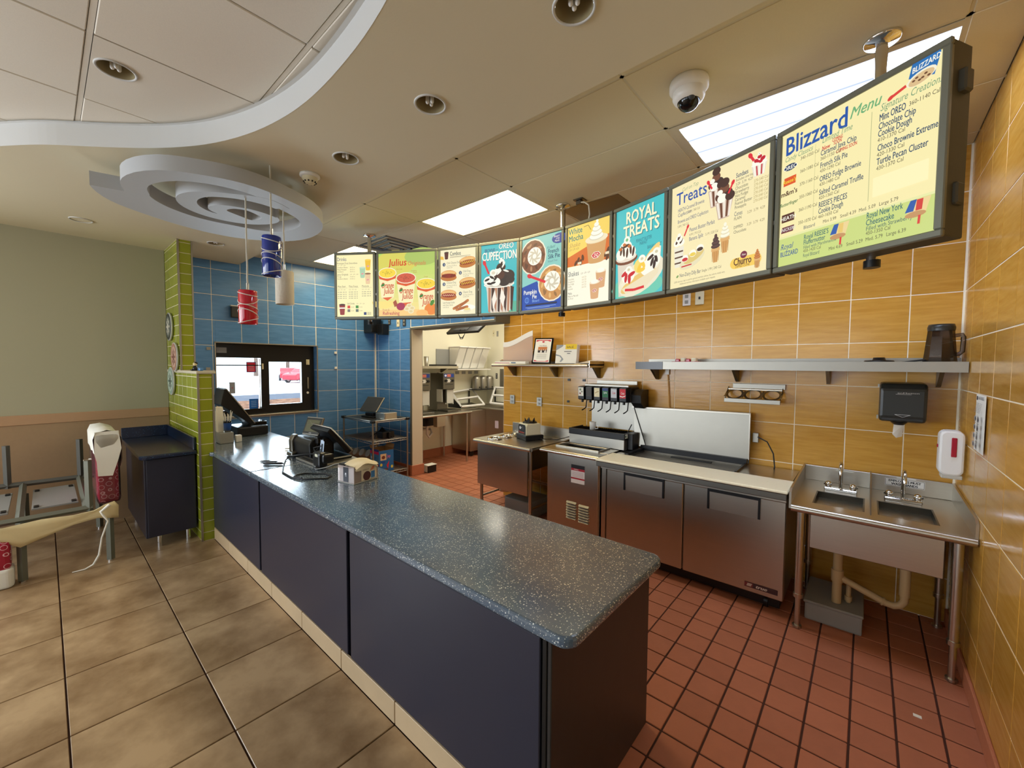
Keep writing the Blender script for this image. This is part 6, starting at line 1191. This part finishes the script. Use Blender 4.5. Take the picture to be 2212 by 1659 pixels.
for k in range(3):
    cx0 = x0+(x1-x0)*(k+.5)/3.
    for s in range(20):
        a0, a1 = 2*PI*s/20, 2*PI*(s+1)/20
        def q(r, a): yy = r*math.sin(a); return (cx0+min(r*1.0, .066)*math.cos(a), 3.828+yy*.9, 1.470+yy*.62)
        vs.add([q(.05, a0), q(.05, a1), q(.066, a1), q(.066, a0)], [(0, 1, 2, 3)])
vs.build('perforated_tray', 'steel', t); MB().box(x0, x1, 3.757, 3.766, 1.402, 1.436, .002).build('front_lip', 'steel_light', t)
for x in (x0, x1-.004): MB().extr([(3.76, 1.41), (3.89, 1.49), (3.89, 1.53)], 'x', x, x+.004).build('side', 'steel_dark', t)
t = thing('conduit', 'thin painted conduit running down the orange wall behind the raised lid', 'conduit', (-1.41, 3.89, 1.0))
MB().tube([(-1.425, 3.888, 1.63), (-1.40, 3.888, 1.28), (-1.39, 3.888, .95)], .005, 8).build('tube', 'orange_tile', t); MB().box(-1.445, -1.41, 3.882, 3.896, 1.62, 1.67, .002).build('box', 'white_plastic', t)
# ================================================================ wire shelf cart
t = thing('wire_cart', 'chrome wire shelving cart in the blue tiled corner', 'shelving cart', (-5.62, 3.28, 0))
x0, x1, y0, y1 = -6.05, -5.21, 3.01, 3.58
for x in (x0, x1):
    for y in (y0, y1): MB().cyl((x, y, .0), (x, y, .895), .0125, 12).build('post', 'steel_light', t); MB().box(x-.03, x+.03, y-.03, y+.03, .868, .908, .008).build('corner_cap', 'black_plastic', t)
MB().box(x0+.01, x1-.01, y0+.01, y1-.01, .886, .893).build('top_board', 'steel_dark', t)
mb = MB()
for (a, b) in (((x0, y0), (x1, y0)), ((x1, y0), (x1, y1)), ((x1, y1), (x0, y1)), ((x0, y1), (x0, y0))): mb.box(min(a[0], b[0])-.008, max(a[0], b[0])+.008, min(a[1], b[1])-.008, max(a[1], b[1])+.008, .870, .900, .003) if False else mb.tube([(a[0], a[1], .893), (b[0], b[1], .893)], .010, 8).tube([(a[0], a[1], .872), (b[0], b[1], .872)], .006, 8)
mb.build('top_rail', 'steel_light', t)
for zs, nm in ((.60, 'wire_shelf'), (.13, 'wire_shelf')):
    mb = MB()
    for (a, b) in (((x0, y0), (x1, y0)), ((x1, y0), (x1, y1)), ((x1, y1), (x0, y1)), ((x0, y1), (x0, y0))):
        mb.tube([(a[0], a[1], zs), (b[0], b[1], zs)], .004, 6).tube([(a[0], a[1], zs-.032), (b[0], b[1], zs-.032)], .004, 6); n = 16
        for k in range(n): u, v = k/n, (k+1)/n; mb.tube([(a[0]+(b[0]-a[0])*u, a[1]+(b[1]-a[1])*u, zs if k % 2 else zs-.032), (a[0]+(b[0]-a[0])*v, a[1]+(b[1]-a[1])*v, zs-.032 if k % 2 else zs)], .003, 5)
    for k in range(26): x = x0+(x1-x0)*(k+.5)/26; mb.tube([(x, y0, zs), (x, y1, zs)], .0025, 5)
    mb.build(nm, 'steel_light', t)
X = Matrix.Translation((-5.70, 3.28, .905)) @ Matrix.Rotation(math.radians(10), 4, 'Z')
t = thing('tablet_register', 'tablet style register with tilted grey screen on the wire cart', 'cash register', (-5.7, 3.28, .894))
MB(X).box(-.12, .16, -.10, .14, -.010, .012, .006).box(-.08, .10, -.06, .10, .012, .06, .01).build('base', 'black_plastic', t)
Y = X @ Matrix.Translation((-.02, -.05, .08)) @ Matrix.Rotation(math.radians(-38), 4, 'X')
s_ = MB(Y).box(-.19, .19, -.010, .012, -.01, .26, .006).build('screen', 'steel_light', t); MB(Y).box(-.18, .18, -.0125, -.009, .0, .25).build('glass', 'dark_grey', s_)
for (xa, xb, ya, yb, h, lab) in ((-5.50, -5.37, 3.22, 3.40, .085, 'left of two steel pans on the wire cart'), (-5.36, -5.22, 3.20, 3.42, .10, 'right of two steel pans, nearest the cart post')):
    t = thing('steel_pan', lab, 'pan', ((xa+xb)/2, (ya+yb)/2, .894)); topslab('pan', rrect(xa, xb, ya, yb, .02), 'steel', t, .895, .895+h, .004)
t = thing('router_bundle', 'black electronics and cables on the middle shelf of the cart', 'electronics', (-5.45, 3.3, .605))
MB().box(-5.46, -5.30, 3.22, 3.42, .606, .71, .015).box(-5.60, -5.48, 3.30, 3.44, .606, .66, .01).box(-5.29, -5.26, 3.30, 3.33, .606, .70, .003).build('device', 'black_plastic', t)
mb = MB()
for k in range(6): mb.tube([(-5.62+.03*k, 3.2+.03*k, .61), (-5.55+.02*k, 3.25, .66+.01*k), (-5.45, 3.3, .72+.008*k), (-5.32+.01*k, 3.36, .62)], .005, 6)
mb.build('cables', 'wire', t)['kind'] = 'stuff'
first = None
for k, (x, y, lab) in enumerate(((-5.97, 3.20, 'leftmost grey roll'), (-5.84, 3.23, 'second grey roll from the left'), (-5.71, 3.26, 'third grey roll from the left'), (-5.58, 3.29, 'rightmost grey roll, next to the blue box'))):
    if first is None:
        first = thing('paper_roll', lab+' on the bottom shelf of the cart', 'roll', (x, y, .135), 0, 'grey rolls on the bottom cart shelf')
        MB().tube([(x, y-.15, .375), (x, y+.02, .28), (x, y+.2, .20)], .058, 18).build('roll', 'grey_plastic', first)
    else: dup(first, (x, y, .135), None, lab+' on the bottom shelf of the cart')
t = thing('cone_box', 'open blue and pink cardboard food box on the bottom shelf of the cart', 'box', (-5.36, 3.25, .135))
bx0, bx1, by0_, by1_, bz0, bz1 = -5.47, -5.24, 3.12, 3.36, .136, .47
MB().box(bx0, bx1, by0_, by0_+.004, bz0, bz1).box(bx0, bx1, by1_-.004, by1_, bz0, bz1).box(bx0, bx0+.004, by0_, by1_, bz0, bz1).box(bx1-.004, bx1, by0_, by1_, bz0, bz1-.02).box(bx0, bx1, by0_, by1_, bz0, bz0+.004).build('carton', 'cardboard', t)
MB().quad((bx0, by1_, bz1), (bx1, by1_, bz1), (bx1-.02, by1_+.03, bz1+.05), (bx0+.04, by1_+.02, bz1+.06)).quad((bx0+.01, by0_, bz1), (bx0, by0_, bz1), (bx0-.06, by0_+.02, bz1+.03), (bx0-.05, by0_+.2, bz1+.03)).build('flap', 'cardboard', t)
P = Print((bx0, by0_-.0005, bz0), (bx1-bx0, 0, 0), (0, 0, bz1-bz0), (0, -1, 0), .0003); P.rect(0, 0, 1, 1, (70, 150, 214)).rect(0, .78, 1, .9, (210, 30, 90)).rect(0, .9, 1, 1, (40, 60, 150)).rect(0, .28, 1, .36, (210, 30, 90)).rect(0, 0, 1, .28, (40, 120, 200)).ell(.3, .2, .12, .07, (230, 60, 120)).rect(.1, .55, .3, .66, (200, 220, 240)).text('CUPS', .45, .58, .12, (30, 60, 140), 0, 'l', 1); P.flush('front_print', 'print', t)
P = Print((bx1+.0005, by0_, bz0), (0, by1_-by0_, 0), (0, 0, bz1-bz0-.02), (1, 0, 0), .0003); P.rect(0, 0, 1, 1, (34, 110, 180)).rect(.1, .55, .5, .85, (230, 200, 160)).ell(.3, .68, .12, .08, (120, 60, 50)).poly([(.5, .3), (.7, .5), (.62, .12)], (214, 40, 60)).rect(.15, .4, .4, .5, (30, 80, 170)).ell(.15, .35, .08, .07, (230, 214, 90)).ell(.88, .2, .08, .07, (230, 214, 90)).text('Joy', .55, .65, .2, (240, 120, 160), .1, 'l', .9, .02).rect(.1, .04, .6, .16, (110, 70, 60)); P.flush('side_print', 'print', t)
# ================================================================ kitchen seen through the opening
area('kitchen_tubes', (-4.4, 4.9, 2.93), (0, 0, 0), 1.6, 1.2, 30, (1, .95, .84))
t = thing('ceiling_light', 'bright rectangular light in the kitchen ceiling beyond the opening, out of view', 'ceiling light', (-4.4, 4.9, 2.94))
MB().box(-5.2, -3.6, 4.3, 5.5, 2.942, 2.949).build('diffuser', 'lens_kitchen', t)
t = thing('kitchen_table', 'stainless table with small sink under the blizzard mixers in the kitchen', 'work table', (-5.6, 4.37, 0))
MB().box(-5.985, -5.25, 3.86, 4.95, .862, .882, .004).tube([(-5.25, 3.86, .868), (-5.25, 4.95, .868)], .018, 8).build('top', 'steel', t)
for x, y in ((-5.275, 3.89), (-5.275, 4.86), (-5.93, 3.95), (-5.93, 4.88)): MB().cyl((x, y, 0), (x, y, .86), .017, 12).build('leg', 'steel', t)
MB().box(-5.9, -5.55, 4.15, 4.40, .66, .86, .01).build('sink_bowl', 'black_plastic', t); MB().box(-5.40, -5.30, 4.22, 4.40, .67, .855, .004).build('hanging_tray', 'steel', t)
MB().tube([(-5.7, 4.32, .66), (-5.7, 4.32, .50), (-5.7, 4.36, .44), (-5.7, 4.42, .50), (-5.78, 4.46, .56), (-5.98, 4.3, .57)], .022, 10).build('drain_pipe', 'white_plastic', t)
def mixer(y0, y1, lab, first=None):
    t = thing('drink_mixer', lab, 'mixer', (-5.7, (y0+y1)/2, .883), 0, 'tall steel mixers on the kitchen table'); yc = (y0+y1)/2
    MB().box(-5.93, -5.70, y0+.01, y1-.01, .884, 1.55, .006).box(-5.70, -5.52, y0, y1, 1.27, 1.56, .006).box(-5.72, -5.42, y0+.02, y1-.0, .884, .91, .004).build('housing', 'steel_dark', t)
    P = Print((-5.5195, y0+.02, 1.48), (0, y1-y0-.04, 0), (0, 0, .06), (1, 0, 0), .0004); P.rect(0, 0, 1, 1, (30, 60, 140)).rect(.3, .1, .68, .9, (200, 110, 90)).ell(.15, .5, .1, .3, (220, 225, 240)); P.rect(.1, -1.1, .9, -.9, (200, 200, 196)).rect(.3, -1.5, .6, -.5, (215, 212, 204)).rect(.1, -2.2, .9, -2.0, (60, 60, 58)); P.flush('control_label', 'print', t)
    MB().cyl((-5.52, y0+.06, 1.42), (-5.49, y0+.06, 1.42), .018, 12).cyl((-5.52, y1-.06, 1.42), (-5.49, y1-.06, 1.42), .022, 12).build('knob', 'black_plastic', t)
    MB().cyl((-5.60, yc, 1.27), (-5.60, yc, 1.02), .006, 8).lathe([(.02, 0), (.025, .01), (.01, .03)], (-5.60, yc, 1.0), 12).build('spindle', 'chrome', t)
    MB().box(-5.70, -5.55, y1-.012, y1, 1.0, 1.27).box(-5.70, -5.55, y0, y0+.010, 1.05, 1.27).box(-5.56, -5.552, yc-.02, y1-.01, 1.02, 1.26).build('splash_guard', 'hopper_plastic', t)
    return t
mixer(4.01, 4.26, 'tall steel mixer nearest the doorway in the kitchen'); mixer(4.53, 4.79, 'second tall steel mixer farther into the kitchen')
t = thing('kitchen_shelf', 'steel wall shelf above the mixers in the kitchen', 'shelf', (-5.85, 4.45, 1.66))
MB().box(-5.99, -5.72, 3.95, 5.05, 1.655, 1.672, .003).box(-5.725, -5.715, 3.95, 5.05, 1.63, 1.675).build('board', 'steel', t)
for y in (4.15, 4.85): MB().extr([(-5.99, 1.655), (-5.76, 1.655), (-5.99, 1.54)], 'y', y, y+.02).build('bracket', 'steel_dark', t)
tag(MB().lathe([(.03, 0), (.043, .17), (.041, .17), (.028, .004), (0, .004)], (-5.85, 4.42, 1.673), 20).build('mixing_cup', 'steel_light'), 'tall steel mixing cup on the kitchen shelf', 'cup')
tag(MB().box(-5.96, -5.74, 4.56, 5.04, 1.673, 1.705, .01).build('dark_tray', 'black_plastic'), 'dark flat tray on the kitchen shelf beside the cup', 'tray')
tag(MB().box(-5.999, -5.985, 4.75, 5.10, 1.68, 1.99, .003).build('wall_panel', 'grey_plastic'), 'pale grey panel on the kitchen wall behind the clear bins', 'panel')
b0 = None
for k in range(4):
    y = 5.05+k*.205
    if b0 is None:
        b0 = t = thing('clear_bin', 'frosted flip lid bin, nearest the doorway of four on the kitchen wall', 'bin', (-5.84, y, 1.62), 0, 'frosted bins on the kitchen wall')
        MB().extr([(-5.98, 1.63), (-5.85, 1.63), (-5.68, 2.02), (-5.98, 2.02)], 'y', y, y+.19).build('bin', 'hopper_plastic', t, bev=.012); MB().box(-5.985, -5.66, y-.004, y+.194, 2.02, 2.045, .01).build('lid', 'white_plastic', t)
    else: dup(b0, (-5.84, y, 1.62), None, 'frosted flip lid bin, %s of four on the kitchen wall' % ('second', 'third', 'farthest')[k-1])
tag(MB().box(-5.99, -5.70, 5.03, 5.90, 1.60, 1.622, .004).build('bin_rack', 'white_plastic'), 'white ledge under the frosted bins on the kitchen wall', 'ledge')
for k in range(4): tag(MB().box(-5.995, -5.988, 5.22+k*.17, 5.31+k*.17, 1.52, 1.575).build('wall_label', 'grey_plastic'), 'small grey label on the kitchen wall under the bins, %s of four' % ('leftmost', 'second', 'third', 'rightmost')[k], 'label', 'grey labels under the bins')
t = thing('kitchen_monitor', 'black monitor hanging tilted beyond the opening with coiled cables', 'monitor', (-4.75, 4.3, 2.2))
X = Matrix.Translation((-4.70, 4.30, 2.25)) @ Matrix.Rotation(math.radians(-52), 4, 'X')
MB(X).box(-.36, .36, -.02, .02, -.10, .14, .006).build('case', 'black_plastic', t); MB(X).box(-.22, .1, -.026, -.02, -.06, .06).build('back_plate', 'dark_grey', t); MB().cyl((-4.70, 4.35, 2.3), (-4.70, 4.35, 2.945), .02, 12).build('pole', 'black_plastic', t)
mb = MB()
for k in range(3): mb.tube([(-4.76+.01*k, 4.24, 2.24), (-4.77, 4.22, 2.17), (-4.73, 4.22, 2.12-.012*k), (-4.68, 4.22, 2.12-.012*k), (-4.63, 4.22, 2.17), (-4.65, 4.24, 2.24)], .005, 6)
mb.build('cables', 'wire', t)['kind'] = 'stuff'
t = thing('prep_counter', 'stainless corner counter with slanted white frames in the kitchen', 'work table', (-5.5, 5.6, 0))
MB().box(-5.99, -5.60, 5.02, 6.08, .86, .885, .004).box(-5.60, -4.7, 5.45, 6.08, .86, .885, .004).build('top', 'steel', t)
MB().box(-5.98, -5.46, 5.12, 6.05, .10, .855, .005).box(-5.46, -4.75, 5.52, 6.05, .10, .855, .005).build('body', 'steel', t)
P = Print((-5.22, 5.5195, .52), (.09, 0, 0), (0, 0, .14), (0, -1, 0), .0004); P.rect(0, 0, 1, 1, (226, 214, 232)); P.flush('note', 'print', t)
for x, y in ((-5.52, 5.2), (-5.5, 5.9), (-4.9, 5.6)): MB().cyl((x-.015, y, .05), (x+.015, y, .05), .05, 14).build('caster', 'black_plastic', t)
def frame4(name, A_, B_, C_, D_, parent, bars=1):
    A_, B_, C_, D_ = map(Vector, (A_, B_, C_, D_)); mb = MB(); w_ = .022
    def bar(p, q): mb.tube([p, q], w_, 4, True, False)
    bar(A_, B_); bar(B_, C_); bar(C_, D_); bar(D_, A_)
    for k in range(bars): t_ = (k+1)/(bars+1); bar(A_.lerp(D_, t_), B_.lerp(C_, t_))
    return mb.build(name, 'white_plastic', parent)
t = thing('pan_frame', 'slanted white framed pan holder at the left of the kitchen corner counter', 'rack', (-5.75, 5.4, .886), 0, 'slanted white pan holders')
frame4('frame', (-5.60, 5.02, .93), (-5.60, 5.62, .93), (-5.95, 5.62, 1.215), (-5.95, 5.10, 1.17), t); MB().quad((-5.62, 5.05, .90), (-5.62, 5.60, .90), (-5.94, 5.60, .95), (-5.94, 5.10, .95)).build('pan', 'steel_dark', t)
MB().extr([(-5.60, .90), (-5.60, .93), (-5.95, 1.17), (-5.95, .90)], 'y', 5.0, 5.012).build('side', 'black_plastic', t)
t = thing('pan_frame', 'slanted white framed pan holder at the right of the kitchen corner counter', 'rack', (-5.4, 5.8, .886), 0, 'slanted white pan holders')
frame4('frame', (-5.52, 5.70, .96), (-5.10, 5.66, .96), (-5.25, 6.04, 1.24), (-5.72, 6.04, 1.24), t); MB().quad((-5.50, 5.72, .91), (-5.12, 5.68, .91), (-5.27, 6.02, .96), (-5.70, 6.02, .96)).build('pan', 'steel_dark', t); MB().box(-5.70, -5.12, 5.70, 6.03, .886, .93, .004).build('base', 'steel', t)
for k, (x, y) in enumerate(((-5.86, 5.66), (-5.86, 5.84), (-5.84, 6.0))):
    t = thing('steel_canister', 'round shouldered steel canister behind the white pan holders, %s of three' % ('leftmost', 'middle', 'rightmost')[k], 'canister', (x, y, 1.22), 0, 'steel canisters in the kitchen')
    MB().lathe([(.082, 0), (.085, .02), (.085, .20), (.07, .245), (.03, .262), (0, .265)], (x, y, 1.222), 24).build('can', 'steel_light', t); MB().box(x+.082, x+.094, y-.012, y+.012, 1.24, 1.27, .003).build('switch', 'black_plastic', t)
tag(MB().box(-5.99, -5.70, 5.52, 6.08, 1.205, 1.22).box(-5.98, -5.96, 5.55, 5.57, .886, 1.205).box(-5.74, -5.72, 6.05, 6.07, .886, 1.205).build('canister_ledge', 'black_plastic'), 'thin dark ledge the steel canisters stand on', 'ledge')
outlet(-5.84, -5.79, 2.29, 2.41, 6.099, 'ivory switch plate on the kitchen back wall, upper left', 'cream_plastic', 'sw'); outlet(-5.73, -5.68, 2.28, 2.39, 6.099, 'grey outlet on the kitchen back wall, upper right', 'grey_plastic')
outlet(-5.75, -5.70, 1.42, 1.53, 6.099, 'dark edged outlet low on the kitchen back wall', 'smoke_cover')
tag(MB().box(-5.62, -5.40, 6.08, 6.098, 1.25, 1.62).build('metal_sheet', 'steel_light'), 'steel wall sheet at the right of the kitchen back wall', 'sheet')
t = thing('floor_box', 'small black and white carton on the floor by the kitchen table leg', 'box', (-5.17, 4.0, 0))
MB().box(-5.24, -5.12, 3.90, 4.06, .001, .115, .002).build('carton', 'black_plastic', t); MB().box(-5.245, -5.11, 3.89, 4.07, .1155, .12).build('sheet', 'paper_white', t)
P = Print((-5.24, 3.8995, .01), (.12, 0, 0), (0, 0, .1), (0, -1, 0), .0004); P.rect(0, 0, .85, 1, (220, 214, 200)); [P.rect(.0, .2+k*.25, .85, .24+k*.25, (150, 140, 130)) for k in range(3)]; P.flush('side_print', 'print', t)
# ================================================================ dismantled booth seat by the grey wall
t = thing('booth_frame', 'grey steel booth seat frame without cushions by the grey wall', 'seat frame', (-5.4, -.05, 0))
tb = lambda *p: MB().tube(list(p), .024, 4, True, False)
tb((-4.87, -.75, .485), (-4.87, .235, .485)).build('front_rail', 'board_frame', t); tb((-4.87, .215, .46), (-4.87, .215, .885)).build('upright', 'board_frame', t); MB().box(-4.895, -4.845, .19, .24, .885, .895, .003).build('cap', 'chrome', t)
tb((-5.90, -.75, .575), (-5.90, .235, .555)).build('rear_rail', 'exit_grey', t)
for y in (.21, -.25): tb((-5.90, y, .54), (-5.90, y, .935)).build('upright', 'exit_grey', t)
for y in (.20, -.16, -.62): tb((-4.87, y, .485), (-5.90, y, .555)).build('cross_rail', 'board_frame', t)
for x, y in ((-4.85, .33), (-4.86, -.155), (-5.90, .33), (-5.90, -.155)): MB().tube([(x, y, .012), (x, y, .47)], .026, 4, True, False).build('leg', 'board_frame', t); MB().cyl((x, y, 0), (x, y, .014), .02, 12).build('glide', 'chrome', t)
for a, b in ((-.10, .16), (-.56, -.22)):
    MB().box(-5.80, -5.05, a, b, .50, .515, .002).build('seat_board', 'grey_plastic', t, 'pale seat board')
    for x in (-5.75, -5.12):
        for y in (a+.01, b-.04): MB().box(x, x+.06, y, y+.03, .5155, .525, .003).build('clip', 'black_plastic', t)
t = thing('seat_cushion', 'red ring patterned cushion standing on end, wrapped in film with white paper over its top', 'cushion', (-5.25, .34, .49))
MB().box(-5.62, -4.875, .272, .402, .50, 1.07, .03).build('cushion', 'ring_fabric', t)
MB().box(-5.63, -4.865, .262, .412, .49, 1.09, .035).build('film_wrap', 'shrink_wrap', t)
vs = []; nx, ny = 9, 11; pth = [(.255, .93), (.250, 1.05), (.27, 1.10), (.34, 1.115), (.40, 1.10), (.424, 1.05), (.425, .86), (.415, .80)]
mb = MB()
for j, x in enumerate([-5.60, -5.40, -5.20, -5.05, -4.95, -4.88]): vs += [(x+.01*math.sin(k*2+j), p[0]+.004*math.sin(j*3+k), p[1]+.008*math.sin(j*2.3+k)) for k, p in enumerate(pth)]
mb.add(vs, [(i*8+j, i*8+j+1, (i+1)*8+j+1, (i+1)*8+j) for i in range(5) for j in range(7)], True)
mb.add([(-4.885, .262, 1.112), (-4.885, .41, 1.112), (-4.858, .422, .96), (-4.86, .255, .93), (-4.856, .268, .86), (-4.856, .398, .86), (-4.86, .272, .74), (-4.86, .362, .73)], [(0, 1, 2, 3), (3, 2, 5, 4), (4, 5, 7, 6)], True)
mb.build('paper_cover', 'paper_white', t)
t = thing('foam_cover', 'cream cloth cover draped along the front rail of the booth frame', 'cloth', (-4.84, 0, .3))
top = [(-.80, .47), (-.45, .50), (-.24, .46), (-.05, .475), (.12, .462), (.24, .468), (.30, .50), (.36, .52), (.385, .48)]; bot = [(-.80, .30), (-.45, .30), (-.26, .37), (-.16, .285), (-.03, .33), (.12, .385), (.26, .40), (.33, .375), (.385, .37)]
vs = []
for k in range(9):
    for m_ in range(5): u = m_/4.; vs.append((-4.805+.010*math.sin(k*1.7+m_*1.3)-.01*u, top[k][0]+(bot[k][0]-top[k][0])*u, top[k][1]+(bot[k][1]-top[k][1])*u))
o = MB().add(vs, [(i*5+j, i*5+j+1, (i+1)*5+j+1, (i+1)*5+j) for i in range(8) for j in range(4)], True).build('cloth', 'kraft', t); md = o.modifiers.new('thick', 'SOLIDIFY'); md.thickness = .008
t = thing('strap', 'white plastic strap hanging from the booth frame to the floor', 'strap', (-4.83, .25, 0))
MB().tube([(-4.79, .33, .50), (-4.78, .275, .455), (-4.775, .29, .42), (-4.77, .315, .37), (-4.77, .275, .24), (-4.77, .255, .10), (-4.77, .22, .03), (-4.77, .17, .008), (-4.78, .10, .006)], [.012, .010, .009, .007, .006, .008, .008, .006, .004], 6).build('strap', 'paper_white', t)
t = thing('seat_cushion', 'red ring patterned cushion at the left image edge with its foot wrapped in white', 'cushion', (-4.82, -.45, 0))
MB().box(-4.96, -4.80, -.80, -.205, .14, .36, .03).build('cushion', 'ring_fabric', t)
topslab('wrap', rrect(-4.975, -4.79, -.82, -.195, .04), 'paper_white', t, .002, .15, .02)
